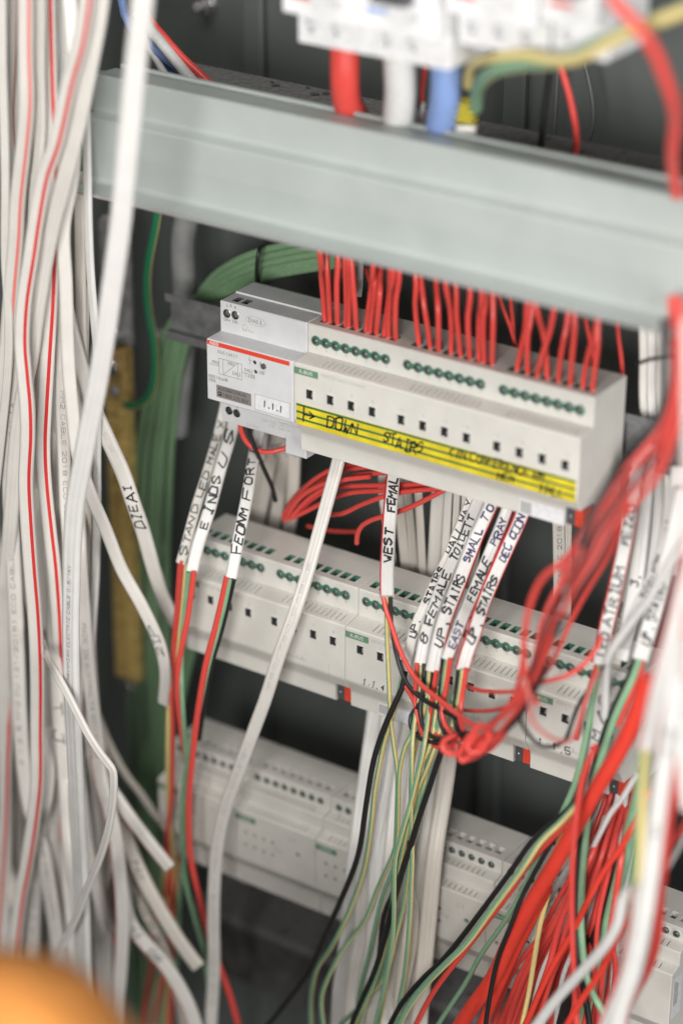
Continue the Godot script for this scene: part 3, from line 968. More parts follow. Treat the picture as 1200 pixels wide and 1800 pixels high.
# ---------------------------------------------------------------- cables and wires, points in mm: x, y, z, twist
func cables() -> void:
	# white flat cables hanging on the left
	flat_cable("white flat cable hugging the far left edge of the picture at the top", "white flat cables hanging on the left", {"w": 6.22, "h": 3.60, "cores": 3, "m": "jacket"}, [-84.8,270.5,152,15,-88.3,215.6,152,15,-90.8,147.6,152,15,-95,88.4,152,15,-95.1,44.3,152,15,-98.9,4.5,152,15,-107.3,-41.7,152,15,-120.2,-105.8,152,15])
	flat_cable("white flat cable with a dark red edge, second from the left at the top", "white flat cables hanging on the left", {"w": 9.26, "h": 4.63, "cores": 1, "m": "jacket", "stripes": [[-0.50, 1.00, "stripe_red"]]}, [-96,264.7,132,-25,-100.4,216.4,132,-25,-105,177.9,132,-25,-105.5,143.2,132,-25,-109.6,99.2,132,-25,-111,50.5,132,-25,-111.4,0.8,132,-25,-111.9,-50.3,132,-25,-137,-173.4,110,-25,-162,-382.2,100,-25,-188.5,-630.6,96,-25])
	flat_cable("white flat cable with a pale pink stripe, third from the left at the top", "white flat cables hanging on the left", {"w": 10.44, "h": 5.22, "cores": 3, "m": "jacket", "stripes": [[-0.27, 2.20, "stripe_pink"]]}, [-67,272.7,150,0,-69.9,229.2,150,0,-71.1,195.9,150,0,-75.3,169,150,0,-83.2,129.3,150,0,-87,101.3,150,-1.1,-93.6,63,150,-3.3,-98.8,30.6,150,-5.6,-105.6,-8.3,150,-7.8,-115.6,-61.7,150,-10])
	flat_cable("narrow white cable in the fourth place from the left at the top", "white flat cables hanging on the left", {"w": 7.70, "h": 3.85, "cores": 1, "m": "jacket"}, [-63.7,271.1,140,30,-67.5,216.2,140,30,-69.6,174.9,140,30,-76.9,135.5,140,30,-82.4,95.3,140,30,-88.2,50.1,140,30,-90.5,0.3,140,30,-90.2,-41.7,140,30,-121,-167.8,112,30,-135.1,-370.3,104,30,-159.8,-615.2,100,30])
	flat_cable("white flat cable fading behind the pink striped one, fifth at the top", "white flat cables hanging on the left", {"w": 8.61, "h": 4.31, "cores": 3, "m": "jacket"}, [-78.7,262.7,110,10,-83.5,206.5,110,10,-86.7,167.9,110,10,-94,127.7,110,10,-97.7,83.1,110,10,-96,30.3,110,10,-94.9,-19.8,110,10,-101.6,-120,104,10,-113.5,-315.3,98,10,-143.1,-611.7,94,10])
	flat_cable("white flat cable squeezed behind its neighbours left of the wide top cable", "white flat cables hanging on the left", {"w": 8.09, "h": 4.04, "cores": 3, "m": "jacket_cool"}, [-73,262.3,104,20,-76.8,228.6,104,20,-82.8,190.1,104,20,-88.9,150.5,104,20,-94.3,110.1,104,20,-98.9,64.8,104,20,-116.9,-82,98,20,-130.5,-274.8,92,20,-162.8,-623,90,20])
	flat_cable("wide white flat cable with a long pink to red stripe winding down the left bundle", "white flat cables hanging on the left", {"w": 10.39, "h": 5.20, "cores": 3, "m": "jacket", "stripes": [[-0.30, 2.20, "stripe_red"]]}, [5.8,292.2,176,0,-3.9,252.6,175.1,0,-15.6,222.3,174.3,0,-28.5,183.7,173.4,0,-40.4,158.4,172.5,0,-49.4,127.8,171.8,0,-55.6,102.6,171.4,0,-63.9,69.5,171,0,-68.1,40.6,170.5,-0.3,-68.1,18.3,170.1,-1.4,-67.5,-5,169.7,-2.4,-68.9,-28.7,169.2,-3.5,-72.9,-60.1,168.8,-4.5,-74,-86.2,168.3,-5.6,-73.7,-129.8,167.9,-6.6,-73.2,-169.9,167.2,-7.7,-74.4,-212.8,166.6,-7.3,-78,-260.8,165.9,-6.3,-81.2,-303.7,165.3,-5.2,-88.1,-340.7,164.3,-4.2,-97,-379.3,163.3,-3.1,-107.7,-419.6,162.2,-2.1,-117.5,-467.8,161.1,-1,-124.9,-511.9,160,0])
	flat_cable("white flat cable leaning left beside the wide pink striped one", "white flat cables hanging on the left", {"w": 10.98, "h": 5.49, "cores": 3, "m": "jacket"}, [6.3,289.8,164,10,-0.2,261,163,10,-12.4,219.9,162,10,-23.6,185,161,10,-36.6,148.9,160,10,-48.4,119.4,158,10,-58.5,89.5,156,10,-69.4,50.8,154,10,-76.7,24.2,152,10,-88.3,-12.2,150.5,10,-96.8,-44.4,149,10,-103.7,-81.1,147.5,10,-110.7,-118.8,146,10,-121.6,-164.2,142,10,-130.1,-205.5,138,10,-142.2,-357,134,10,-166.4,-598.7,130,10])
	flat_cable("white flat cable in shade turning right into the faintly marked 2IP piece", "white flat cables hanging on the left", {"w": 9.36, "h": 4.68, "cores": 1, "m": "jacket", "text": [["2IP", 495.2, -1, 4.63, 0.80, "ink", 0.00, 2.461]]}, [-58.5,267.8,120,0,-48.1,206.1,130,0,-48,151.4,136,0,-53.5,113.3,141,0,-54.6,73.6,140,0,-57.3,21.2,138,0.7,-57.5,-14.7,136,2.9,-57,-51.4,133,5,-51.3,-78.1,130,7.1,-44.7,-111.6,121,9.3,-39.8,-143.7,112,12.1,-29.1,-173.3,104,15.4,-21.6,-203.4,96,18.6,-22.6,-231.7,88,21.8,-31.4,-264.5,80,25])
	flat_cable("white flat cable slanting right with upside down handwriting in black marker", "white flat cables hanging on the left", {"w": 11.05, "h": 5.52, "cores": 1, "m": "jacket", "text": [["DIEAI", 387.6, -1, 5.89, 1.12, "marker", 0.00, 1.474], ["2C 75", 325.6, -1, 2.36, 0.30, "ink_faint", 0.00, 1.612]]}, [-88,257.6,92,0,-86.4,171.6,94,1.7,-92.4,92.7,98,3.3,-85.5,48.2,107,5,-67.2,-21.8,105.3,6.7,-57.9,-45.8,103.3,8.3,-45.9,-74.5,100,10,-40.4,-97,96.7,11.7,-39.3,-124.9,87.3,13.3,-39.8,-158.9,76.5,15,-40.5,-186.8,65.7,16.7,-40.7,-208.1,54.8,18.3,-43.1,-220.8,44,20])
	flat_cable("thin white cable hanging straight down just left of the big bright cable", "white flat cables hanging on the left", {"w": 6.45, "h": 3.60, "cores": 1, "m": "jacket_cool"}, [-58,264.5,104,35,-58.8,217.1,106,35,-55.3,189.1,111.5,35,-56.2,158.5,111.2,35,-57.7,103.6,110.9,35,-57.7,69.7,110.7,35,-56.2,35.4,110.4,35,-55.4,6.7,110.1,35,-59.9,-61.3,109.2,35,-63.5,-107.9,107.6,35,-68.1,-154.7,106,35,-75.9,-213.1,104.4,35,-82.3,-272.9,102.8,35,-87.1,-364.3,101.2,35,-87.5,-458.3,99.6,35,-91.6,-586.1,98,35])
	flat_cable("big bright white cable crossing in front of the crossbar and the left bundle", "white flat cables hanging on the left", {"w": 13.31, "h": 6.00, "cores": 3, "m": "jacket_cool", "text": [["PRYSMIAN ELECTRIC CABLE 0.6/1KV", 517.4, -1, 2.23, 0.32, "ink", 0.00, 1.570]]}, [78,310.6,215,0,72.8,283.4,213.3,0,67.8,262.4,211.7,0,61.3,227.1,210,0,54.3,190.7,208.3,0,46.3,152.8,205.7,0,35.4,108.3,202.9,2.1,26.2,73.4,200,5,15.8,37.2,197.1,7.9,5.9,5.9,194.9,10.7,-3.4,-25.8,193,13.6,-11.1,-51.9,191,17.2,-16.8,-82.6,189.1,21.6,-21.3,-118.8,187.2,26,-25.6,-160.1,185.3,30.3,-28.5,-201.9,183.4,34.7,-30.3,-244.4,181.5,38,-31.8,-294.7,179.9,38,-32.3,-345.4,179.4,38,-32.8,-397.5,179,38,-34.7,-447.9,178.5,38,-38.3,-510.4,178,38])
	flat_cable("white flat cable with a bright red stripe in the middle of the left bundle", "white flat cables hanging on the left", {"w": 10.23, "h": 5.12, "cores": 1, "m": "jacket", "stripes": [[-0.33, 2.40, "stripe_red"]]}, [-73.6,266,122,5,-70.7,183,128,5,-65.6,136,134,5,-66,98.2,138,5,-68,59.8,140,5,-73.5,18,140,5,-78.5,-18.6,139.6,5,-82.2,-49.3,139.2,5,-82.9,-78.9,138.8,5,-81.2,-113.6,138.4,5,-79.3,-144.3,138,5,-81.5,-184.1,134.4,5,-84.9,-217.7,130.8,5,-88.4,-263.1,127.2,5,-99.8,-372.1,123.6,5,-122.1,-585.4,120,5])
	flat_cable("white flat cable printed with small black type right of the red striped one", "white flat cables hanging on the left", {"w": 9.17, "h": 4.58, "cores": 1, "m": "jacket", "text": [["MM2 CABLE 2018 ECO 023M", 273.5, 1, 2.76, 0.32, "ink", 0.00, 1.969]]}, [-100.6,258.3,104,-12,-90.6,136.2,110,-12,-75.6,71.4,122,-12,-72,41,126,-12,-74.7,-22.6,126,-12,-75.2,-58.9,126,-12,-75.8,-96,126,-12,-75.1,-130.3,126,-12,-77.9,-171.7,126,-12,-79.2,-213.5,126,-12,-101.9,-353.9,112,-12,-125.7,-597.4,104,-12])
	flat_cable("white flat cable with a long line of black print at the left edge", "white flat cables hanging on the left", {"w": 10.96, "h": 5.48, "cores": 1, "m": "jacket", "text": [["2 + 2.5 MM2 CU (21/2018) ECO CABLE 022M MADE IN AUSTRALIA", 576.4, -1, 2.62, 0.30, "ink_black", 1.00, 2.363], ["ELECTRIC CABLE 2018", 708.2, -1, 2.82, 0.32, "ink", 0.00, 1.461]]}, [-103.2,259.6,112,-5,-105.8,136.6,122,-5,-102.1,53.1,134,-5,-100,22.8,140,-5,-101.5,-1.7,142,-5,-106.7,-48.7,142,-5,-111.9,-85.5,142,-5,-112.9,-130,142,-5,-113.4,-175.4,142,-5,-114.4,-222,142,-5,-115.5,-269.8,142,-5,-115.1,-318.2,141.9,-5,-111.5,-351.7,141.5,-5,-102.3,-383.6,141.1,-5,-96.5,-427.5,140.8,-5,-93,-468,140.4,-5,-92.2,-515.7,140,-5])
	flat_cable("shaded white cable with a red line leaving the left edge of the picture", "white flat cables hanging on the left", {"w": 7.54, "h": 3.77, "cores": 1, "m": "jacket", "stripes": [[-0.30, 2.20, "stripe_red"]]}, [-122.5,254.2,100,10,-126.3,89.3,110,10,-124.3,12.1,125,10,-131.1,-32,125,10,-139,-68.7,125,10])
	flat_cable("white cable with a dark red line low on the left edge", "white flat cables hanging on the left", {"w": 8.82, "h": 4.41, "cores": 1, "m": "jacket", "stripes": [[-0.30, 2.20, "stripe_red"]]}, [-132.2,55,135,10,-135.6,-99.2,135,10,-135.8,-144.1,135,10,-135.1,-171.3,135,10,-134,-208,135,10,-133.1,-240.8,135,10,-134,-284.3,135,10,-138,-324.9,135,10,-147.3,-409.3,135,10,-176.5,-599.9,135,10])
	flat_cable("ribbed white cable tucked between the two red striped ones", "white flat cables hanging on the left", {"w": 10.62, "h": 5.31, "cores": 1, "m": "jacket"}, [-102.9,256.7,98,-15,-107.7,131.3,104,-15,-103.9,47,116,-15,-98.3,1.9,126,-15,-99.5,-49.4,126,-15,-101.8,-102.3,126,-15,-100.9,-137.7,126,-15,-100,-183,126,-15,-100.8,-239.2,126,-15,-103,-292.7,126,-15,-102.9,-346.9,126,-15,-102.6,-397.2,126,-15,-101.1,-448.4,126,-15,-98.4,-500.2,126,-15,-100.1,-571.7,126,-15])
	flat_cable("white flat cable with loose black pen strokes low in the left bundle", "white flat cables hanging on the left", {"w": 10.79, "h": 5.40, "cores": 1, "m": "jacket", "text": [["T J", 389.1, 1, 6.59, 0.90, "ink_black", 0.00, 2.562]]}, [-102.7,127.9,88,8,-106.8,5.8,94,8,-96.8,-90.1,120,8,-86.2,-141.2,132,8,-86.7,-185.4,132,8,-87.4,-232,132,8,-87.2,-274.7,132,8,-84.8,-307.6,132,8,-84,-351.7,132,8,-84.9,-407.5,132,8,-84.7,-464.4,132,8,-87.8,-562.3,132,8])
	flat_cable("thin white cable kinked sharply where it crosses the lower left bundle", "white flat cables hanging on the left", {"w": 5.99, "h": 3.60, "cores": 3, "m": "jacket"}, [-130.6,-125.7,110,30,-120.3,-172.5,122,30,-106,-198.3,132,30,-83,-200.3,150,30,-57.4,-195.1,172,30,-35.9,-190,190,30,-17,-202.5,197.4,30,-5.3,-220.8,197.6,30,7.1,-234.9,197.9,30,15.6,-242.3,197.9,30,17.1,-249.6,197.6,30,15.6,-268.1,197.4,30,10.2,-294.3,197.2,30,0.6,-323,196.9,30,-11.8,-352.8,196.7,30,-24.5,-383.8,196.5,30,-43.9,-424.7,196.2,30,-57.5,-460.6,196,30])
	flat_cable("white flat cable printed in grey just right of the big bright cable", "white flat cables hanging on the left", {"w": 10.33, "h": 5.17, "cores": 1, "m": "jacket", "text": [["MADE IN AUSTRALIA ECO CABLE 2.5 MM2", 253.9, 1, 2.87, 0.32, "ink", 0.00, 1.696]]}, [-87.5,48.7,84,5,-92.3,-78.5,90,5,-70.4,-131.4,120,5,-69.3,-179.4,120,5,-68.1,-217.4,120,5,-65.3,-255.5,120,5,-62.3,-291.3,120,5,-61.2,-334.8,120,5,-59.9,-374.1,120,5,-79.1,-475.9,100,5,-85.1,-584.5,96,5])
	flat_cable("white flat cable with a red left edge running down beside the orange object", "white flat cables hanging on the left", {"w": 10.57, "h": 5.28, "cores": 3, "m": "jacket", "stripes": [[0.50, 1.20, "stripe_red"]]}, [-95.2,-171.3,86,12,-89.5,-261.3,92,12,-55.7,-310.1,126,12,-48.5,-336.8,126,12,-43.7,-359.7,126,12,-41.5,-383.9,126,12,-39.8,-418.6,126,12,-41.1,-450,126,12,-44.9,-488.3,126,12,-49.5,-516.8,126,12,-54,-556.6,126,12])
	flat_cable("cut white flat cable end pointing right with a red lower edge", "white flat cables hanging on the left", {"w": 10.13, "h": 5.07, "cores": 1, "m": "jacket", "stripes": [[0.50, 1.20, "stripe_red"]]}, [-115,-251.1,80,25,-88.6,-307.7,96,25,-62.4,-324.7,112,25,-52.3,-336.8,112,25,-37,-352.4,112,25,-20.6,-367.1,112,25,-4.7,-380.5,112,25])
	flat_cable("longer cut white cable end with smudged writing below the red edged one", "white flat cables hanging on the left", {"w": 11.12, "h": 5.56, "cores": 1, "m": "jacket_ivory", "text": [["NG", 142.7, 1, 5.52, 0.80, "ink", 0.00, 1.644]]}, [-110.4,-276.8,74,18,-84.1,-339,90,18,-60.1,-357.9,104,18,-51.7,-375.8,104,18,-37.8,-405,104,18,-21.5,-429.2,104,18,-3.9,-450.5,104,18,13.2,-466.8,104,18])
	flat_cable("white cable with a red left edge and black writing sweeping to the bottom edge", "white flat cables hanging on the left", {"w": 11.20, "h": 5.60, "cores": 3, "m": "jacket", "stripes": [[0.50, 1.30, "stripe_red"]], "text": [["SI", 131.8, 1, 5.98, 1.00, "ink", 0.00, 1.034], ["OR", 154.0, 1, 5.98, 1.00, "ink", 0.00, 1.189]]}, [-91.8,-331.9,80,10,-67.4,-388,100,10,-50.5,-420.7,112,10,-43.9,-446,112,10,-27.1,-460.5,112,10,-9.2,-473.4,112,10,8.3,-497.9,112,10,19.3,-527.6,112,10])
	flat_cable("narrow white cable with small black marks between the two writing marked cables", "white flat cables hanging on the left", {"w": 7.93, "h": 3.97, "cores": 1, "m": "jacket_ivory", "text": [["H M M B", 121.4, 1, 3.87, 0.60, "ink_black", 0.00, 2.079]]}, [-101.8,-325.4,70,20,-81.7,-371.5,84,20,-63.4,-398.9,96,20,-54.5,-420.1,96,20,-42.3,-444.9,96,20,-28.8,-464,96,20,-18.8,-490.4,96,20,-11,-519,96,20,-7.5,-549.9,96,20])
	flat_cable("short white cable ending in a cut behind the kinked cable", "white flat cables hanging on the left", {"w": 11.11, "h": 5.55, "cores": 1, "m": "jacket"}, [-110.5,-221.1,90,5,-98.3,-287.4,104,5,-82.7,-333.8,118,5,-78.6,-379.8,118,5,-72.5,-410.6,118,5,-67,-434.2,118,5,-61.5,-456.4,118,5])
	flat_cable("grey shaded cable curving behind the lower left bundle towards the green wires", "white flat cables hanging on the left", {"w": 5.87, "h": 3.60, "cores": 1, "m": "jacket_ivory"}, [-142.6,-253.8,40,0,-125.8,-303.3,50,0,-107.6,-322.3,60,0,-98.4,-339.3,60,0,-85.9,-356.2,60,0,-73.1,-367.4,60,0,-59.4,-381.3,60,0,-45.1,-392.3,60,0])
	flat_cable("shaded white cable entering at the lower left edge with a dark mark", "white flat cables hanging on the left", {"w": 10.15, "h": 5.08, "cores": 1, "m": "jacket_ivory", "text": [["II", 27.6, 1, 5.23, 0.90, "ink", 0.00, 1.767]]}, [-164.5,-382.5,130,0,-154.8,-404.6,130,0,-145,-443.5,130,0,-139.7,-466.8,130,0,-138.7,-503.9,130,0])
	flat_cable("dim white cable deep at the lower left behind the printed one", "white flat cables hanging on the left", {"w": 10.17, "h": 5.09, "cores": 1, "m": "jacket_ivory"}, [-158.6,-98.3,84,10,-156.7,-186.9,92,10,-154.3,-269,100,10,-158.4,-329.9,100,10,-161.4,-382,100,10,-164.5,-435.4,100,10,-164.1,-499.7,100,10,-169.7,-619.6,100,10])
	flat_cable("white cable with vertical print below the crossing at the lower left", "white flat cables hanging on the left", {"w": 11.20, "h": 5.60, "cores": 1, "m": "jacket", "text": [["CABLE ECO", 318.7, -1, 3.42, 0.35, "ink", 0.00, 2.148]]}, [-108.6,-167.5,104,8,-104.8,-254.8,116,8,-95.7,-331.9,140,8,-103.2,-364.5,140,8,-110.7,-413,140,8,-115.7,-456.5,140,8,-120.8,-501,140,8,-124.9,-546.1,140,8])
	flat_cable("white cable rising between the kinked cable and the orange object", "white flat cables hanging on the left", {"w": 7.28, "h": 3.64, "cores": 1, "m": "jacket"}, [-96.8,-206.8,112,20,-86.8,-314.3,130,20,-62.6,-354.2,158,20,-58.5,-397.4,158,20,-55.2,-436.7,158,20,-53.8,-472.3,158,20,-53.5,-508.9,158,20])
	flat_cable("white cable behind the bright cable at mid height of the left bundle", "white flat cables hanging on the left", {"w": 8.56, "h": 4.28, "cores": 1, "m": "jacket_ivory"}, [-84.5,130.8,86,15,-83.2,43.9,92,15,-74.9,-25.5,104,15,-74.6,-77.2,104,15,-77.2,-127.9,104,15,-81,-182.3,104,15,-88.8,-231.5,104,15,-98.7,-357,104,15,-101.8,-586.8,104,15])
	# labelled cables with coloured cores
	flat_cable("white cable marked STAND LED MALE, behind the one marked E INDS", "labelled cables with coloured cores", {"w": 7.58, "h": 3.79, "cores": 3, "m": "jacket", "text": [["STAND LED MALE X", 121.3, -1, 4.39, 0.90, "ink_black", 0.00, 1.803]], "ends": [["red", 1.69, [-11.3,-142.2,80,0,-14.8,-177,80.7,0,-19.5,-215.1,81.3,0,-22.2,-251.9,82,0,-24.1,-288.7,79.7,0,-29.3,-348.3,77.3,0,-36.1,-387.4,75,0,-38.2,-434.8,70,0,-48.7,-505.8,65,0,-67.6,-583.2,60,0]], ["red", 1.44, [-14.9,-144.1,78,0,-17.8,-178.7,78.8,0,-21.9,-216.7,79.6,0,-26,-251.6,78.4,0,-31,-298.2,75.2,0,-34,-350.3,72,0]], ["yellow", 1.90, [-11.7,-145.9,77,0,-14.6,-178.3,77.7,0,-20,-221.3,78.3,0,-26,-251.3,79,0,-30.9,-297.4,76.7,0,-34.1,-343.2,74.3,0,-35.8,-374.7,72,0,-36.7,-425.3,67.3,0,-46,-506.1,62.7,0,-57.8,-585.8,58,0]]]}, [-27,-49.5,4,10,-27.6,-71,12,10,-17.1,-88.7,40,10,-12.1,-109.7,62,10,-11.6,-131.4,74,10,-12.4,-144.8,80,10])
	flat_cable("white cable marked E INDS U S with red and green cores", "labelled cables with coloured cores", {"w": 9.10, "h": 4.55, "cores": 3, "m": "jacket_cool", "text": [["E INDS", 107.1, -1, 5.54, 1.18, "marker", 0.00, 1.394], ["U S", 60.9, -1, 5.54, 1.18, "marker", 0.00, 2.579]], "ends": [["pale_green", 1.86, [2.3,-142.9,90,0,-2.2,-179.1,90.8,0,-5,-210.4,91.5,0,-5.9,-249.9,90.5,0,-7.8,-289.5,86,0,-10.2,-326.8,81.5,0,-17.3,-371.9,76.5,0,-28.4,-430.3,71.2,0,-38.1,-511.6,66,0]], ["red", 2.08, [8.3,-140.2,92,0,3.2,-175,93.1,0,-1.6,-198.8,94.2,0,-6.4,-221.3,94,0,-10.4,-251.7,90,0,-10.7,-280.9,86,0,-10.8,-309.9,81.5,0,-15,-341.1,76.4,0,-23.9,-387.4,71.3,0,-33.9,-439.9,67.3,0,-43.3,-515.2,63.6,0,-53.1,-593.7,60,0]], ["black", 1.62, [1.7,-144.8,86,0,-3.8,-180.3,86,0,-8.7,-209.5,86,0,-17.5,-242.8,81,0,-24.9,-290.8,76,0]]]}, [-18.4,-43.6,2,5,-13.9,-63.7,14,5,-3.1,-82.1,44,5,3.9,-105,68,5,3.6,-124.5,80,5,4.8,-142.2,90,5])
	flat_cable("white cable marked FEONM FORT with red, green and black cores", "labelled cables with coloured cores", {"w": 8.64, "h": 4.32, "cores": 3, "m": "jacket_cool", "text": [["FEONM", 134.6, -1, 5.50, 1.18, "marker", 0.00, 1.315], ["FORT F", 95.6, -1, 5.50, 1.18, "marker", 0.00, 1.989]], "ends": [["red", 2.28, [39,-134.2,95,0,34,-157.5,96,0,28.9,-178.8,97,0,21.6,-206.6,98,0,12.8,-248.4,97,0,7.1,-282.6,96,0,0.9,-332.8,95,0,-0.5,-380.2,92.7,0,5.7,-417.6,90.3,0,10.7,-446.3,88,0,21.8,-479,86.7,0,27.9,-498.3,85.3,0,34,-523.1,84,0]], ["pale_green", 2.07, [41.2,-134.9,94,0,35.4,-158.9,94.7,0,29.1,-182.6,95.5,0,21.8,-207.6,95.6,0,11.7,-247.8,94.2,0,2.6,-282.5,92.7,0,-5.6,-315.5,90.5,0,-11.7,-358.2,87.6,0,-12.1,-408.4,84.7,0,-4.3,-446.1,82.9,0,1.9,-474.7,81.5,0,8.1,-537.1,80,0]], ["black", 1.81, [43.3,-135.1,93,0,36.8,-160.4,92.6,0,29.6,-185.3,92.2,0,19.1,-215,89.6,0,9.8,-246,84.8,0,0.1,-285,80,0]]]}, [5,-34.2,0,5,5.6,-59.6,8,5,10.6,-73.7,22,5,29.2,-87,56,5,37.6,-108.5,78,5,40.2,-136.1,92,5])
	flat_cable("shaded white cable with a black A below the grey gateway module", "shaded white cables behind the upper row", {"w": 9.97, "h": 4.99, "cores": 3, "m": "jacket_ivory", "text": [["A", 52.6, -1, 5.40, 0.90, "ink", 0.00, 3.153]]}, [-2.4,-47.5,-20,10,-3.2,-80.8,-25,10,-14.7,-117.5,-30,10,-26.3,-155.2,-35,10,-36.7,-193.5,-40,10])
	flat_cable("shaded white cable directly behind the black loop under the gateway module", "shaded white cables behind the upper row", {"w": 10.01, "h": 5.01, "cores": 3, "m": "jacket_ivory", "text": [["K", 53.8, -1, 5.42, 0.90, "ink", 0.00, 3.087]]}, [-11.4,-49.8,-20,10,-16.4,-84.2,-25,10,-26,-120.5,-30,10,-35.7,-157.9,-35,10,-46.2,-196.3,-40,10])
	flat_cable("shaded grey cable nearest the red wire curls under the gateway module", "shaded white cables behind the upper row", {"w": 9.93, "h": 4.97, "cores": 3, "m": "jacket_ivory", "text": [["M", 53.7, -1, 5.38, 0.90, "ink", 0.00, 3.079]]}, [12.5,-43.9,-20,10,6.8,-78.2,-25,10,-2.4,-114.2,-30,10,-11.8,-151.2,-35,10,-21.9,-189.2,-40,10])
	flat_cable("shaded grey cable deepest behind the red curls under the module row", "shaded white cables behind the upper row", {"w": 9.90, "h": 4.95, "cores": 3, "m": "jacket_ivory", "text": [["R", 54.7, -1, 5.36, 0.90, "ink", 0.00, 2.962]]}, [22.3,-41.4,-20,10,12.8,-76.6,-25,10,7.2,-111.6,-30,10,1.5,-147.4,-35,10,-8.4,-185.3,-40,10])
	# cables between and below the middle modules
	flat_cable("single white flat cable running from the long module down across both lower rows", "white flat cables of the middle rows", {"w": 9.62, "h": 4.81, "cores": 3, "m": "jacket", "text": [["CABLE ECO MADE IN AUSTRALIA ELECTRIC CABLE 2018", 239.0, 1, 2.40, 0.30, "ink_faint", 0.00, 2.555], ["450/750 CABLE", 188.0, -1, 2.00, 0.25, "ink_faint", 0.00, 4.484]]}, [89.5,-40.5,30,25,91.9,-52.8,37.5,24.1,90.1,-74.7,45,23.1,88.2,-99.8,54.5,22.2,87.7,-127,68,21.2,85.6,-154.7,81.5,20.3,76.4,-188.5,87,18.8,66.1,-224,88.5,16.9,56.5,-252.9,90,15,45.2,-285.7,90.8,13.1,31.9,-324.7,91.5,11.2,24.3,-360.9,92.5,9.1,22.2,-389.8,94,6.2,21.4,-428.2,95.5,3.4,21.5,-467.1,96,0.6,17.8,-517.2,96,-2.2,15.4,-550.6,96,-5])
	flat_cable("white cable marked WEST FEMALE in black marker with three cores below", "white flat cables of the middle rows", {"w": 9.54, "h": 4.77, "cores": 3, "m": "jacket_cool", "stripes": [[0.50, 0.80, "stripe_red"]], "text": [["WEST", 97.1, -1, 5.34, 1.29, "marker", 0.00, 1.567], ["FEMAL", 56.4, -1, 5.34, 1.29, "marker", 0.00, 1.079]], "ends": [["red", 1.68, [161.8,-114.5,88,0,165.9,-123.9,90,0,170.9,-130.8,92,0,179,-142.3,96,0,190.8,-154.7,100,0,204.4,-159.8,106,0,222.2,-162.1,112,0,244.7,-163.3,121,0,259.8,-159.6,130,0]], ["black", 1.51, [166.3,-114,86,0,168.8,-135.4,88,0,175.5,-157.4,90,0,185.5,-170.5,94,0,199.7,-175.1,98,0,217.6,-174.4,104,0,233,-172.7,110,0]], ["earth", 1.56, [163.1,-115,86,0,164.5,-144.3,86.7,0,166.9,-178.5,87.3,0,169.1,-205.7,88,0,173.6,-229.1,89.3,0,177.1,-245.3,90.7,0,178,-276.2,92,0,177.2,-309.1,92,0,176.3,-337.8,92,0,175.1,-376.7,92,0,174.1,-405.7,93.3,0,171.1,-435.9,94.7,0,168.5,-461.4,96,0]]]}, [124.6,-33.9,12,0,126.2,-48,18.4,0,128.6,-60.5,26,0,138.8,-84.6,46,0,155.3,-102.3,73.6,0,164.9,-114,88,0])
	flat_cable("narrow white cable marked UP STAIRS HALL, lowest and leftmost of the slanted five", "labelled cables crossing the middle row", {"w": 7.20, "h": 3.60, "cores": 3, "m": "jacket", "text": [["UP.", 120.0, -1, 4.55, 1.12, "marker", 0.00, 1.076], ["STAIRS", 96.6, -1, 4.55, 1.12, "marker", 0.00, 1.109], ["HALLWAY", 59.2, -1, 4.17, 1.01, "marker", 0.00, 1.529]], "ends": [["black", 1.97, [177.6,-167.4,84,0,177.1,-180.1,87.1,0,173,-193.2,90.2,0,167.6,-210.2,92.6,0,163.4,-225.7,94.2,0,159.6,-245.7,95.7,0,155,-282.2,96.6,0,152.5,-306.1,97.4,0,147.3,-329.6,97.8,0,134.1,-366.5,97.1,0,118.6,-407.2,96.3,0,106.3,-438.2,95.1,0,83.7,-478,93.5,0,63.2,-511.5,92,0]], ["earth", 1.79, [174.6,-169.3,82,0,173.3,-185.1,83.8,0,169.4,-203.2,85.7,0,164.5,-224.1,87.5,0,161.6,-242.6,88.9,0,158.5,-265.9,90.2,0,156.9,-293.7,91.4,0,152.7,-327.8,92.3,0,144.3,-359.5,92.9,0,134.3,-387.6,93.5,0,124.8,-410.1,93.8,0,112.5,-434.1,93.2,0,107.1,-464.8,92.6,0,107.7,-501.2,92,0]], ["red", 1.51, [173.8,-174.8,82,0,181.2,-179.6,87,0,190.3,-184.3,92,0,197.9,-194.1,98,0,207.2,-201,104,0,222.9,-199.5,110,0,237.3,-189.7,116,0]]]}, [186.2,-47.9,10,12,184.6,-67.1,18.8,12,182.4,-83.9,28,12,180.2,-101.7,38,12,180.5,-111.4,51,12,181.1,-122,63.5,12,179.3,-132.5,71,12,179,-143.8,77.8,12,177.6,-167.4,84,12])
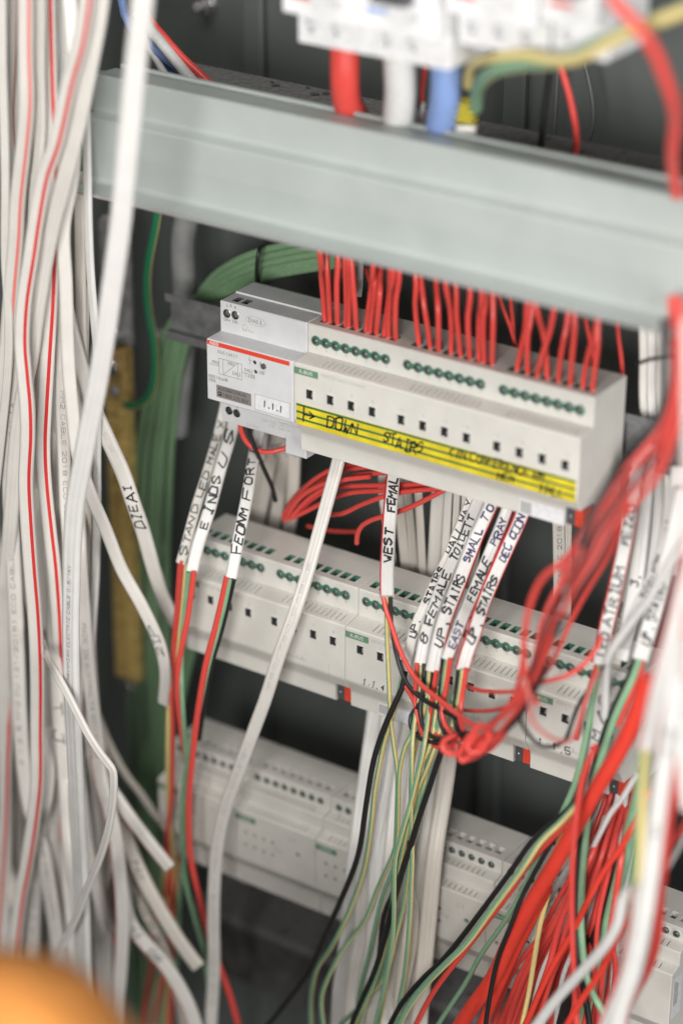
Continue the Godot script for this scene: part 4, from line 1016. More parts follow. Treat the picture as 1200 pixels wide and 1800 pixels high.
	flat_cable("white cable marked FEMALE TOILETT next to the leftmost slanted one", "labelled cables crossing the middle row", {"w": 8.64, "h": 4.32, "cores": 3, "m": "jacket_cool", "text": [["8 FEMALE", 131.9, -1, 4.88, 1.18, "marker", 0.00, 1.580], ["TOILETT", 70.4, -1, 4.51, 1.12, "marker", 0.00, 1.261]], "ends": [["red", 1.51, [191.8,-153.3,92,0,192.1,-167.4,94,0,193.2,-181.3,96,0,199.1,-191.8,100,0,209,-198.7,104,0,225.6,-195.5,111,0,240.9,-182.3,118,0]], ["earth", 1.56, [193.3,-154.2,90,0,193.6,-168.5,90.7,0,192.6,-186,91.3,0,190.7,-203.9,92,0,184.7,-218.7,93.3,0,181.7,-234.7,94.7,0,181.5,-249.9,96,0,181.9,-272.3,96.7,0,180.5,-300.2,97.3,0,167.5,-337.8,98,0,156.9,-370.4,98.7,0,142.2,-395.6,99.3,0,133.9,-413.5,100,0,123.2,-441,99.3,0,120.3,-457.9,98.7,0,122.9,-485.4,98,0]], ["black", 1.50, [195.9,-153.4,90,0,198.3,-167.5,94,0,198.5,-180.8,98,0,203.7,-191.8,103,0,214.9,-194.6,108,0,231,-187,113,0,244.5,-174.6,118,0]]]}, [195.9,-40.3,12,10,191.9,-63.3,20,10,184.8,-94.5,31.4,10,187.2,-111,53.1,10,190.4,-119.5,68.6,10,190.7,-131.5,77.7,10,192,-141.8,84.3,10,192.8,-155.2,90,10])
	flat_cable("wide white cable marked UP STAIRS SMALL with a red right edge", "labelled cables crossing the middle row", {"w": 10.08, "h": 5.04, "cores": 3, "m": "jacket_cool", "stripes": [[-0.50, 1.00, "stripe_red"]], "text": [["UP.", 127.8, -1, 5.60, 1.23, "marker", 0.00, 1.347], ["STAIRS", 106.0, -1, 5.60, 1.23, "marker", 0.00, 0.993], ["SMALL", 66.2, -1, 4.85, 1.12, "marker_violet", 0.00, 1.132], ["TO", 36.0, -1, 4.85, 1.12, "marker_violet", 0.00, 1.495]], "ends": [["earth", 1.54, [202,-154.7,94,0,201.8,-168.3,94.5,0,199.8,-184,95,0,196.1,-204.7,95.5,0,192.8,-223.4,96,0,191.7,-241.5,96.5,0,192.5,-263.6,97,0,193.4,-290.5,97.5,0,194.7,-317.7,98,0,194,-351,98,0,192.9,-385.2,98,0,188.8,-416.3,98,0,183.6,-448.4,98,0]], ["red", 1.69, [208.1,-152.7,94,0,207.5,-165.7,96,0,206.9,-180.1,98,0,207.2,-192.1,100,0,214.2,-195.1,104,0,228,-191.8,108,0,239.8,-184,112,0]], ["black", 1.51, [203.8,-155,92,0,202.1,-170.5,94.2,0,196.2,-182.2,96.5,0,192.2,-190.3,99,0,194.3,-196.8,102,0,203.4,-201,105,0,217.8,-197.4,109,0,235.7,-188.1,113.5,0,250.9,-173.7,118,0]]]}, [205.8,-38.9,14,5,204.2,-59.9,23.1,5,199.6,-83.6,35.1,5,200.2,-107.3,55.7,5,203,-116.6,71.1,5,204,-127.4,81.4,5,204.6,-140.2,88.3,5,205.1,-154.5,94,5])
	flat_cable("white cable marked EAST FEMALE PRAY between two red edged cables", "labelled cables crossing the middle row", {"w": 8.16, "h": 4.08, "cores": 3, "m": "jacket_cool", "stripes": [[-0.50, 0.90, "stripe_red"]], "text": [["EAST", 126.5, -1, 4.82, 1.12, "marker_violet", 0.00, 1.098], ["FEMALE", 89.9, -1, 4.82, 1.18, "marker", 0.00, 1.280], ["PRAY", 47.4, -1, 4.45, 1.12, "marker_violet", 0.00, 1.307]], "ends": [["black", 1.49, [213.8,-140.5,96,0,214.3,-154.1,97.6,0,214,-168.5,99.2,0,216.4,-182.1,102.4,0,223.9,-189.3,107.2,0,234.7,-187.5,112,0]], ["earth", 1.55, [218.1,-139,98,0,216.9,-152.6,99,0,216.3,-169.5,100,0,213.5,-189.4,101,0,207.9,-206.2,102,0,202,-221.5,102,0,198,-245.3,102,0,193.6,-274.2,102,0,188.6,-299.1,102,0,186.7,-320.9,102,0,182.5,-348.6,102,0,179.6,-368.9,102,0,176.7,-399.2,102,0,168.1,-423.9,101.5,0,155.4,-443.7,101,0,139.5,-466.2,100.5,0,129.3,-486.4,100,0]], ["red", 1.67, [221.9,-136.9,100,0,221.1,-152.1,101.6,0,219.9,-164.6,103.2,0,219.9,-174.1,105.6,0,224.7,-181.7,108.8,0,232.4,-183.9,112,0]]]}, [219.5,-39.9,18,0,217.6,-61.7,27.1,0,213.3,-88.4,39.4,0,213.3,-112,61.1,0,217.2,-117.2,77.1,0,218.5,-125.6,87.4,0,218.1,-133.5,93.4,0,218.1,-139.9,98,0])
	flat_cable("wide white cable marked UP STAIRS DEC CCON, rightmost of the slanted five", "labelled cables crossing the middle row", {"w": 9.58, "h": 4.79, "cores": 3, "m": "jacket_cool", "stripes": [[-0.50, 1.20, "stripe_red"], [0.50, 1.00, "stripe_red"]], "text": [["UP.", 118.1, -1, 5.16, 1.23, "marker", 0.00, 1.203], ["STAIRS", 98.3, -1, 5.16, 1.23, "marker", 0.00, 1.176], ["DEC CCON", 55.6, -1, 4.79, 1.12, "marker_violet", 0.00, 1.073]], "ends": [["black", 1.67, [228.5,-141.5,100,0,228.6,-153.9,101.6,0,228.6,-165.9,103.2,0,231.2,-178.3,106.8,0,239.1,-181.4,112.4,0,247.5,-174.9,118,0]], ["earth", 1.54, [232.3,-139.8,102,0,231.7,-154.3,103.1,0,229.4,-171.7,104.1,0,225.3,-189.8,105.2,0,218.5,-209.2,106.1,0,213.1,-226.3,106.7,0,208.5,-243.3,107.2,0,202.1,-263.4,107.7,0,199.8,-282.5,107.7,0,197.3,-311.5,107.2,0,193.4,-341.5,106.7,0,187.4,-368.1,106.1,0,184.1,-386.7,105.6,0,177,-407.1,105.1,0,161.6,-433.8,104.5,0,146.9,-475.9,104,0]], ["red", 1.66, [235.2,-138.8,102,0,235.1,-150.6,104,0,234.6,-162.6,106,0,237.7,-171.4,112,0,244.5,-174.6,118,0]]]}, [231.8,-39.9,20,-4,229.9,-60.7,29.1,-4,225.6,-83.9,41.4,-4,225.6,-105.6,63.1,-4,230.3,-111.8,79.1,-4,232.2,-121.6,89.4,-4,231.8,-130.3,95.4,-4,231.1,-141.9,100,-4])
	wire("earth_wire", "green and yellow earth wire leaving the black loops highest, in the middle of the fan", "wire", "earth wires hanging below the slanted cables", 1.54, "earth", [217.9,-160.1,96,0,217.4,-179.9,100,0,216,-198,104,0,209.5,-220.1,104,0,202.3,-240.5,104,0,198.2,-257.8,104,0,193.2,-282.4,104,0,190.5,-306.6,104,0,188.1,-326.2,104,0,182,-352.4,104,0,173.1,-389.8,104,0,163.1,-433.5,104,0,155.6,-461.9,104,0], 0.004, 0.90)
	wire("earth_wire", "green and yellow earth wire ending lowest left of the long black wire", "wire", "earth wires hanging below the slanted cables", 1.55, "earth", [208.5,-165.1,92,0,210.2,-186.4,98,0,213.1,-199.7,107,0,205.2,-222.3,107,0,201.6,-243.6,107,0,197.2,-267.9,107,0,192.2,-295,107,0,185.5,-335,107,0,179.2,-375.8,107,0,172.5,-407.8,107,0,156.1,-449.7,107,0,149.8,-465.1,107,0], 0.004, 1.10)
	wire("earth_wire", "straight yellow and green earth wire furthest right over the white column", "wire", "earth wires hanging below the slanted cables", 1.54, "earth", [193.6,-167.6,88,0,195.1,-188.4,98,0,200.4,-204.7,110,0,200.7,-235.7,110,0,200.8,-262.6,110,0,202.3,-289.5,110,0,201.9,-317.3,110,0,201.2,-345.9,110,0,198.7,-385.1,110,0,194.6,-416.1,110,0,191.3,-444.8,110,0], 0.004, 1.30)
	wire("earth_wire", "green and yellow earth wire twisting behind the straight one", "wire", "earth wires hanging below the slanted cables", 1.54, "earth", [200.7,-166.5,90,0,206.1,-185,100,0,210.9,-200.1,112,0,207.4,-218.9,112,0,202.5,-242.9,112,0,195.5,-272.6,112,0,190,-297.7,112,0,189.5,-321.1,112,0,189.2,-359,112,0,184.2,-399.7,112,0,177.2,-437.3,112,0,174.1,-458.6,112,0], 0.004, 1.50)
	wire("earth_wire", "green and yellow earth wire hidden deepest among the fan above the white column", "wire", "earth wires hanging below the slanted cables", 1.54, "earth", [226.9,-158.3,98,0,221.2,-177.6,102,0,211.4,-196.7,101,0,207.5,-215.7,101,0,204.8,-234.4,101,0,200.7,-253.9,101,0,195.3,-274.1,101,0,187.4,-295.5,101,0,179.5,-321.9,101,0,171.5,-348.8,101,0,162.6,-396,101,0,155.7,-428.5,101,0,149.8,-476.6,101,0], 0.004, 1.70)
	wire("black_wire", "long black wire slanting down over the right part of the white cable column", "wire", "black wires of the middle rows", 2.12, "black", [238.2,-178.9,118,0,229,-191.4,116.6,0,224.1,-204.7,115.2,0,218,-225.2,113.8,0,212.3,-243.6,112.5,0,207.5,-259.4,111.4,0,201.5,-282.6,110.5,0,195.8,-301.4,109.5,0,188.4,-330.5,108.6,0,181.1,-364.7,108,0,173.5,-396.9,108,0,164.7,-422.8,108,0,155.3,-449.4,108,0,150.5,-466.7,108,0], 0.010, 0.60)
	wire("black_wire", "short black wire deep inside the fan of earth wires", "wire", "black wires of the middle rows", 1.80, "black", [186.9,-297.1,90,0,179.1,-328.3,90,0,172.9,-349.8,90,0,167.4,-366.5,90,0,164.9,-391.8,90,0,161.7,-432.9,90,0], 0.010, 0.60)
	# white column below the middle row
	flat_cable("white cable of the column below the middle row, leftmost", "white flat cables of the column below the middle row", {"w": 12.58, "h": 6.00, "cores": 3, "m": "jacket_cool"}, [110.2,-210.4,12,-18.4,115.7,-247.1,24,2.6,120.2,-295.6,42,23.6,127.6,-342.5,66,-0.6,127.7,-406,75.3,-24.7,126.4,-452.9,82,-5.5,126.9,-496.6,86,13.7])
	flat_cable("white cable of the column below the middle row, second from the left", "white flat cables of the column below the middle row", {"w": 12.54, "h": 6.00, "cores": 3, "m": "jacket"}, [123.7,-204.2,16,-16.7,127.6,-242.5,25.3,-13,132.2,-291.3,42,-9.3,135.8,-339.4,66,-12.2,142.6,-397.5,79.3,-15.1,141.7,-442.7,88,1.9,140.9,-486.4,92,18.8])
	flat_cable("white cable of the column below the middle row, third from the left", "white flat cables of the column below the middle row", {"w": 12.49, "h": 6.00, "cores": 3, "m": "jacket_cool"}, [131.1,-203.6,12,23.4,136.7,-240,24,4.1,141.1,-288.1,42,-15.2,146.3,-335.4,66,4,155.7,-389.8,83.3,23.3,151.1,-438.6,88,8.7,144,-492.9,80,-5.8])
	flat_cable("white cable of the column below the middle row, fourth from the left", "white flat cables of the column below the middle row", {"w": 12.43, "h": 6.00, "cores": 3, "m": "jacket"}, [143.1,-198,16,21.8,147,-235.9,25.3,5,148.6,-285.4,42,-11.8,158.2,-330.8,66,-10.1,159.1,-393.2,75.3,-8.4,155.6,-440.4,82,3.7,158.7,-482.4,86,15.9])
	flat_cable("white cable of the column below the middle row, fifth from the left", "white flat cables of the column below the middle row", {"w": 12.38, "h": 6.00, "cores": 3, "m": "jacket"}, [150.4,-197.5,12,10.4,156,-233.5,24,-5.7,160.8,-281,42,-21.7,169.7,-326.4,66,-14.5,170.7,-386,79.3,-7.2,172.3,-429.6,88,-8.5,173.3,-472,92,-9.7])
	flat_cable("white cable of the column below the middle row, sixth from the left", "white flat cables of the column below the middle row", {"w": 12.35, "h": 6.00, "cores": 3, "m": "jacket_ivory"}, [162.1,-191.8,16,-1.4,166.2,-229.4,25.3,-8.8,170.6,-277.5,42,-16.2,176,-324,66,-14.2,185.8,-377.5,83.3,-12.2,182.3,-425.3,88,4.9,175.4,-478.8,80,22])
	flat_cable("white cable of the column below the middle row, seventh from the left", "white flat cables of the column below the middle row", {"w": 12.30, "h": 6.00, "cores": 3, "m": "jacket"}, [168,-191.8,12,-4.8,173.7,-227.5,24,-1.2,179.9,-274.2,42,2.5,185.7,-320.3,66,-0.8,188,-381.3,75.3,-4.1,188.1,-426.6,82,-5.1,187.9,-469.4,86,-6.2])
	flat_cable("white cable of the column below the middle row, rightmost", "white flat cables of the column below the middle row", {"w": 12.26, "h": 6.00, "cores": 3, "m": "jacket_ivory"}, [176.8,-187.1,16,10.4,180.9,-224.4,25.3,8.3,186.2,-271.9,42,6.2,193.4,-317.3,66,14.5,197.1,-375.3,79.3,22.7,198.9,-418.2,88,1.8,199.2,-460.4,92,-19])
	flat_cable("white flat cable hanging behind the long module, leftmost of eleven", "white flat cables behind the upper row", {"w": 6.43, "h": 3.60, "cores": 2, "m": "jacket"}, [98.7,-31.7,-10,-7.6,95.9,-67.8,-12.4,-7.6,93.8,-95.6,-14.8,-7.6,97,-126.9,-17.2,-7.6,100.3,-158.6,-19.6,-7.6,97.3,-188.2,-22,-7.6])
	flat_cable("white flat cable hanging behind the long module, second of eleven from the left", "white flat cables behind the upper row", {"w": 7.17, "h": 3.60, "cores": 3, "m": "jacket_ivory"}, [114.8,-25.8,-5,9.6,112.4,-61.4,-7,9.6,110.7,-88.7,-9,9.6,111.9,-120.6,-12.4,9.6,112.3,-154,-17.2,9.6,107.9,-184.9,-22,9.6])
	flat_cable("white flat cable hanging behind the long module, third of eleven from the left", "white flat cables behind the upper row", {"w": 6.38, "h": 3.60, "cores": 2, "m": "jacket_ivory"}, [125.3,-21.3,0,-1.1,120.1,-59.1,-6.4,-1.1,115.7,-88.8,-12.8,-1.1,116.4,-121.3,-17.2,-1.1,118.5,-157.8,-19.6,-1.1,115.7,-187.2,-22,-1.1])
	flat_cable("white flat cable hanging behind the long module, fourth of eleven from the left", "white flat cables behind the upper row", {"w": 5.94, "h": 3.60, "cores": 3, "m": "jacket_ivory"}, [127.7,-24.4,-10,0.4,126.6,-58.7,-10,0.4,126.3,-84.8,-10,0.4,127.1,-116.3,-12.4,0.4,126.7,-158.8,-17.2,0.4,122.5,-189.7,-22,0.4])
	flat_cable("white flat cable hanging behind the long module, fifth and widest bright one", "white flat cables behind the upper row", {"w": 9.90, "h": 4.95, "cores": 2, "m": "jacket"}, [146.6,-17.8,-5,11.8,143,-54.2,-9.4,11.8,140.1,-82.5,-13.8,11.8,137,-115.5,-17.2,11.8,134.4,-148.5,-19.6,11.8,131.8,-177.6,-22,11.8])
	flat_cable("white flat cable hanging behind the long module, sixth of eleven from the left", "white flat cables behind the upper row", {"w": 5.90, "h": 3.60, "cores": 3, "m": "jacket"}, [157.6,-13.2,0,-7.5,154.4,-49.1,-4,-7.5,151.8,-77,-8,-7.5,148.2,-110.3,-12.4,-7.5,144.4,-146.8,-17.2,-7.5,140.3,-177.3,-22,-7.5])
	flat_cable("white flat cable hanging behind the long module, seventh of eleven from the left", "white flat cables behind the upper row", {"w": 5.12, "h": 3.60, "cores": 2, "m": "jacket"}, [158.3,-16.7,-10,-1.1,156.1,-51.9,-12.4,-1.1,154.5,-79,-14.8,-1.1,152.6,-111,-17.2,-1.1,150.7,-143.7,-19.6,-1.1,148.2,-172.6,-22,-1.1])
	flat_cable("white flat cable hanging behind the long module, eighth of eleven from the left", "white flat cables behind the upper row", {"w": 5.48, "h": 3.60, "cores": 3, "m": "jacket"}, [167.9,-12.4,-5,2.7,166,-47.2,-7,2.7,164.8,-73.9,-9,2.7,162.3,-106.3,-12.4,2.7,159.1,-140.2,-17.2,2.7,155.2,-170.4,-22,2.7])
	flat_cable("white flat cable hanging behind the long module, ninth of eleven from the left", "white flat cables behind the upper row", {"w": 7.82, "h": 3.91, "cores": 2, "m": "jacket_ivory"}, [183.1,-6.7,0,8.4,178.8,-43.6,-6.4,8.4,175.1,-72.5,-12.8,8.4,169.9,-106.1,-17.2,8.4,165.9,-139.2,-19.6,8.4,163.6,-167.9,-22,8.4])
	flat_cable("white flat cable hanging behind the long module, with small print at the right", "white flat cables behind the upper row", {"w": 8.76, "h": 4.38, "cores": 3, "m": "jacket", "text": [["CABLE 2018", 129.1, -1, 2.66, 0.35, "ink", 0.00, 1.974]]}, [234.8,2.7,-10,-4,234.7,-30.1,-10,-4,235.1,-55,-10,-4,236,-85.3,-12.4,-4,237.3,-152,-17.2,-4,234.3,-181.8,-22,-4])
	flat_cable("white flat cable hanging behind the long module, last at the right", "white flat cables behind the upper row", {"w": 5.33, "h": 3.60, "cores": 2, "m": "jacket_ivory"}, [245.8,7.3,-5,-6.1,243.5,-27.6,-9.4,-6.1,241.6,-54.7,-13.8,-6.1,240.5,-86,-17.2,-6.1,241.8,-153.9,-19.6,-6.1,240.1,-182.2,-22,-6.1])
	# red wires plugged into the long module
	wire("red_wire", "red wire entering the top of the long module, first from the left", "wire", "red wires plugged into the long module", 1.92, "red", [79.1,39.2,35,0,78.6,43.6,35,0,79.4,60,38,0,79.1,76.5,40,0,89,96.9,55.6,0,83,113.3,49.6,0,57.4,124.8,12,0], 0.010, 0.60)
	wire("red_wire", "red wire entering the top of the long module, second from the left", "wire", "red wires plugged into the long module", 1.91, "red", [83.2,39.3,35,0,82.8,43.7,35,0,86.7,62.4,42,0,87.6,79.7,45,0,85.5,92.4,43.3,0,79.7,109,37.3,0,62.1,125.7,12,0], 0.010, 0.60)
	wire("red_wire", "red wire entering the top of the long module, third from the left", "wire", "red wires plugged into the long module", 1.90, "red", [89.2,39.5,35,0,88.7,43.8,35,0,95.4,63.6,46,0,97.9,80.7,50,0,99,93.9,50.1,0,94.1,110.5,44.1,0,70.9,123.9,12,0], 0.010, 0.60)
	wire("red_wire", "red wire entering the top of the long module, fourth from the left", "wire", "red wires plugged into the long module", 1.91, "red", [96,39.5,35,0,95.5,43.8,35,0,97.6,60.2,38,0,98.5,76.6,40,0,98.6,90.5,42.1,0,93.2,107.2,36.1,0,79.6,124.8,12,0], 0.010, 0.60)
	wire("red_wire", "red wire entering the top of the long module, fifth from the left", "wire", "red wires plugged into the long module", 1.90, "red", [98.2,39.6,35,0,97.7,43.9,35,0,102.6,62.2,42,0,104.4,79.1,45,0,107.2,94.6,50.4,0,102.1,111.1,44.4,0,80.1,124.5,12,0], 0.010, 0.60)
	wire("red_wire", "red wire entering the top of the long module, sixth from the left", "wire", "red wires plugged into the long module", 1.89, "red", [104.1,39.3,35,0,103.6,43.6,35,0,109.7,63.8,46,0,110.7,81,50,0,109.9,94.3,50.4,0,103.9,110.7,44.4,0,81.6,124,12,0], 0.010, 0.60)
	wire("red_wire", "red wire entering the top of the long module, seventh from the left", "wire", "red wires plugged into the long module", 1.90, "red", [111.8,39.5,35,0,111.3,43.8,35,0,114.9,60.4,38,0,118.3,77.2,40,0,128.8,96.9,54.5,0,125,113.6,48.5,0,97.9,124.5,12,0], 0.010, 0.60)
	wire("red_wire", "red wire entering the top of the long module, eighth from the left", "wire", "red wires plugged into the long module", 1.89, "red", [114.9,39.8,35,0,114.4,44.1,35,0,120.5,62.4,42,0,124.1,79.3,45,0,122.5,91.2,42.9,0,118.3,108,36.9,0,100.4,124.2,12,0], 0.010, 0.60)
	wire("red_wire", "red wire entering the top of the long module, ninth from the left", "wire", "red wires plugged into the long module", 1.88, "red", [119.8,39.4,35,0,119.3,43.7,35,0,127.6,63.9,46,0,131.4,81.3,50,0,124.3,89.2,38.9,0,120,106,32.9,0,108.7,124.7,12,0], 0.010, 0.60)
	wire("red_wire", "red wire entering the top of the long module, tenth from the left", "wire", "red wires plugged into the long module", 1.89, "red", [126.1,38.8,35,0,125.5,43.1,35,0,128.9,59.6,38,0,132,76.2,40,0,140.2,94.8,52,0,136.2,111.4,46,0,112.8,123.6,12,0], 0.010, 0.60)
	wire("red_wire", "red wire entering the top of the long module, eleventh from the left", "wire", "red wires plugged into the long module", 1.88, "red", [129.6,39.2,35,0,129.1,43.5,35,0,133.3,61.4,42,0,135.9,78,45,0,144.7,96.1,55.6,0,140.4,112.6,49.6,0,116.2,123.5,12,0], 0.010, 0.60)
	wire("red_wire", "red wire entering the top of the long module, twelfth from the left", "wire", "red wires plugged into the long module", 1.87, "red", [134.9,39.3,35,0,134.4,43.6,35,0,140.8,63.1,46,0,143.7,79.9,50,0,148.3,94.9,53.9,0,143.9,111.3,47.9,0,120.3,122.8,12,0], 0.010, 0.60)
	wire("red_wire", "red wire entering the top of the long module, 13th from the left", "wire", "red wires plugged into the long module", 1.88, "red", [153,38.8,35,0,152.5,43,35,0,152.4,58.6,38,0,152,74.4,40,0,154.6,89.1,43.5,0,149,105.3,37.5,0,131.6,121.2,12,0], 0.010, 0.60)
	wire("red_wire", "red wire entering the top of the long module, 14th from the left", "wire", "red wires plugged into the long module", 1.87, "red", [161.7,39.2,35,0,161.2,43.5,35,0,163.1,61.1,42,0,161.8,77.2,45,0,156,87.2,38.8,0,149.4,103.2,32.8,0,140.4,122.2,12,0], 0.010, 0.60)
	wire("red_wire", "red wire entering the top of the long module, 15th from the left", "wire", "red wires plugged into the long module", 1.86, "red", [167.8,38.7,35,0,167.3,42.9,35,0,173.6,63.2,46,0,175.3,80.5,50,0,167.5,88.7,39.4,0,162.1,104.9,33.4,0,149.5,122.9,12,0], 0.010, 0.60)
	wire("red_wire", "red wire entering the top of the long module, 16th from the left", "wire", "red wires plugged into the long module", 1.86, "red", [177.3,39,35,0,176.8,43.2,35,0,178.5,60,38,0,178.4,76.6,40,0,181.1,93.8,49.8,0,175.2,109.8,43.8,0,155.8,123,12,0], 0.010, 0.60)
	wire("red_wire", "red wire entering the top of the long module, 17th from the left", "wire", "red wires plugged into the long module", 1.85, "red", [184.6,38.7,35,0,184.1,43,35,0,186.3,61.2,42,0,186.1,78,45,0,186,91.6,45.4,0,180.2,107.6,39.4,0,166.5,123.3,12,0], 0.010, 0.60)
	wire("red_wire", "red wire entering the top of the long module, 18th from the left", "wire", "red wires plugged into the long module", 1.84, "red", [191.5,38.8,35,0,190.9,43,35,0,195.9,62.8,46,0,197.5,79.9,50,0,200.3,94.4,52.4,0,195.3,110.3,46.4,0,174.8,122.3,12,0], 0.010, 0.60)
	wire("red_wire", "red wire entering the top of the long module, 19th from the left", "wire", "red wires plugged into the long module", 1.85, "red", [198.7,39,35,0,198.1,43.2,35,0,198.9,59.2,38,0,199.9,75.6,40,0,209.9,95.7,54.7,0,205.3,111.7,48.7,0,185,122.8,12,0], 0.010, 0.60)
	wire("red_wire", "red wire entering the top of the long module, 20th from the left", "wire", "red wires plugged into the long module", 1.84, "red", [202.5,39.1,35,0,202,43.3,35,0,204.8,61.1,42,0,206,77.6,45,0,207.6,91.2,45.8,0,202.8,107.3,39.8,0,186.2,121.9,12,0], 0.010, 0.60)
	wire("red_wire", "red wire entering the top of the long module, 21st from the left", "wire", "red wires plugged into the long module", 1.83, "red", [208.1,38.5,35,0,207.5,42.7,35,0,213.7,62.8,46,0,215.9,80.1,50,0,213.1,91.4,46.1,0,208.3,107.4,40.1,0,189.4,121.5,12,0], 0.010, 0.60)
	wire("red_wire", "red wire entering the top of the long module, 22nd from the left", "wire", "red wires plugged into the long module", 1.83, "red", [226.1,38.5,35,0,225.6,42.7,35,0,229.6,59.1,38,0,233.5,75.6,40,0,235.7,89.8,43.1,0,232.5,106.1,37.1,0,216.6,121.4,12,0], 0.010, 0.60)
	wire("red_wire", "red wire entering the top of the long module, 23rd from the left", "wire", "red wires plugged into the long module", 1.82, "red", [234.5,38.6,35,0,233.9,42.8,35,0,236.7,59.8,42,0,238.3,75.7,45,0,238.9,87.2,42.1,0,234.6,103.2,36.1,0,220.3,119.2,12,0], 0.010, 0.60)
	wire("red_wire", "red wire entering the top of the long module, 24th from the left", "wire", "red wires plugged into the long module", 1.81, "red", [240.7,38.6,35,0,240.1,42.7,35,0,249.3,62.9,46,0,255.9,80.4,50,0,259.6,94.6,52.7,0,257.5,110.8,46.7,0,233.9,121.3,12,0], 0.010, 0.60)
	wire("red_wire", "red wire entering the top of the long module, 25th from the left", "wire", "red wires plugged into the long module", 1.82, "red", [248.5,38.9,35,0,247.9,43.1,35,0,248.3,59.7,38,0,246.3,76,40,0,247.4,93.3,50.3,0,240.7,108.6,44.3,0,226.2,121.9,12,0], 0.010, 0.60)
	wire("red_wire", "red wire entering the top of the long module, 26th from the left", "wire", "red wires plugged into the long module", 1.81, "red", [256.4,38.5,35,0,255.8,42.7,35,0,260.3,60.7,42,0,263.8,77.6,45,0,262.9,88.4,39.6,0,259.6,104.5,33.6,0,247.4,121.5,12,0], 0.010, 0.60)
	wire("red_wire", "red wire entering the top of the long module, 27th from the left", "wire", "red wires plugged into the long module", 1.80, "red", [265,38.3,35,0,264.4,42.4,35,0,270.4,61.4,46,0,273.1,77.6,50,0,274.3,90.4,51.5,0,270.1,106.2,45.5,0,249.9,117.5,12,0], 0.010, 0.60)
	wire("red_wire", "red wire entering the top of the long module, 28th from the left", "wire", "red wires plugged into the long module", 1.80, "red", [273.9,38.6,35,0,273.3,42.7,35,0,276.1,58.8,38,0,280.1,75.3,40,0,284,89.5,41.8,0,281.4,105.6,35.8,0,265.8,120.9,12,0], 0.010, 0.60)
	wire("red_wire", "red wire entering the top of the long module, 29th from the left", "wire", "red wires plugged into the long module", 1.80, "red", [280.8,39.2,35,0,280.1,43.2,35,0,284.6,60.7,42,0,287.2,76.8,45,0,286,88.1,43.1,0,282,103.9,37.1,0,266.1,118.7,12,0], 0.010, 0.60)
	wire("red_wire", "dark red wire behind the long module in the gap between two wire groups", "wire", "red wires behind the upper row", 1.49, "red", [181.8,78.2,-10,0,186.5,62.2,-12.5,0,191.2,48.9,-15,0,194.6,34,-17.5,0,196.6,14.1,-20,0], 0.010, 0.60)
	wire("red_wire", "single red wire behind the right end of the long module", "wire", "red wires behind the upper row", 1.46, "red", [270.7,82.4,-10,0,271.3,62.1,-13.3,0,273.3,41.8,-16.7,0,272.8,20.6,-20,0], 0.010, 0.60)
	wire("red_wire", "dark red wire crossing behind the third red pair", "wire", "red wires behind the upper row", 1.55, "red", [79.8,68.1,-10,0,83.3,51.4,-13.3,0,75.8,28,-16.7,0,70.1,8.8,-20,0], 0.010, 0.60)
	wire("red_wire", "short dark red wire behind the gap of the third group", "wire", "red wires behind the upper row", 1.49, "red", [193.1,72.8,-10,0,192.6,55.2,-15,0,191.1,41.2,-20,0], 0.010, 0.60)
	wire("red_wire", "dark red wire behind the last red pair of the long module", "wire", "red wires behind the upper row", 1.46, "red", [248.8,69.7,-10,0,249.3,56.4,-15,0,252.3,35.6,-20,0], 0.010, 0.60)
	flat_cable("white pointed paper tag cable among the red wires above the long module", "", {"w": 4.16, "h": 3.60, "cores": 2, "m": "jacket_cool", "text": [["786C", 29.1, -1, 2.27, 0.40, "ink", 0.00, 1.162]]}, [90.1,88.4,10,0,89.8,76.4,10,0,89.4,64.2,10,0,88.6,56,10,0])
	# red wires curling between the rows
	wire("red_wire", "red wire forming the highest arc of the curls under the long module", "wire", "red wires curling between the upper and middle rows", 1.79, "red", [17.3,-137.3,-4,0,21.7,-124.9,-1.3,0,36,-105.9,1.3,0,57.4,-85.8,4,0,77.8,-73.4,6,0,97.9,-64.6,8,0,122.3,-54.8,10,0], 0.010, 0.60)
	wire("red_wire", "red wire forming the second highest arc of the curls", "wire", "red wires curling between the upper and middle rows", 1.78, "red", [20.9,-133.7,-1,0,31.7,-117.1,2.2,0,53.5,-94.2,5.4,0,74.4,-77.9,8,0,94.6,-69.1,10,0,119.1,-60,12,0], 0.010, 0.60)
	wire("red_wire", "red wire arching tightly at the left end of the curls", "wire", "red wires curling between the upper and middle rows", 1.79, "red", [20.6,-129.4,2,0,32.4,-113.2,6,0,51.8,-90.7,10,0,72.4,-74.3,12,0,92.5,-63.8,14,0], 0.010, 0.60)
	wire("red_wire", "red wire running right almost level from the curls behind WEST", "wire", "red wires curling between the upper and middle rows", 1.77, "red", [33.6,-124.5,5,0,47.8,-108.2,7.7,0,64.1,-94.7,10.3,0,82.6,-85.5,13,0,113.7,-75.7,14,0,151.7,-64.1,15,0,162.6,-59.5,16,0], 0.010, 0.60)
	wire("red_wire", "red wire running right just below the level one", "wire", "red wires curling between the upper and middle rows", 1.77, "red", [30.8,-127.2,8,0,49.9,-113.1,10.7,0,68.6,-99.3,13.3,0,89.4,-87.2,16,0,122.4,-76.2,16.7,0,160,-63.9,17.3,0,172.7,-56.8,18,0], 0.010, 0.60)
	wire("red_wire", "red wire rising steeply from the left knot of the curls", "wire", "red wires curling between the upper and middle rows", 1.77, "red", [34.9,-121.7,11,0,55.3,-98.8,15,0,77.1,-82.4,19,0,96.3,-70.5,19.5,0,128.8,-59.4,20,0], 0.010, 0.60)
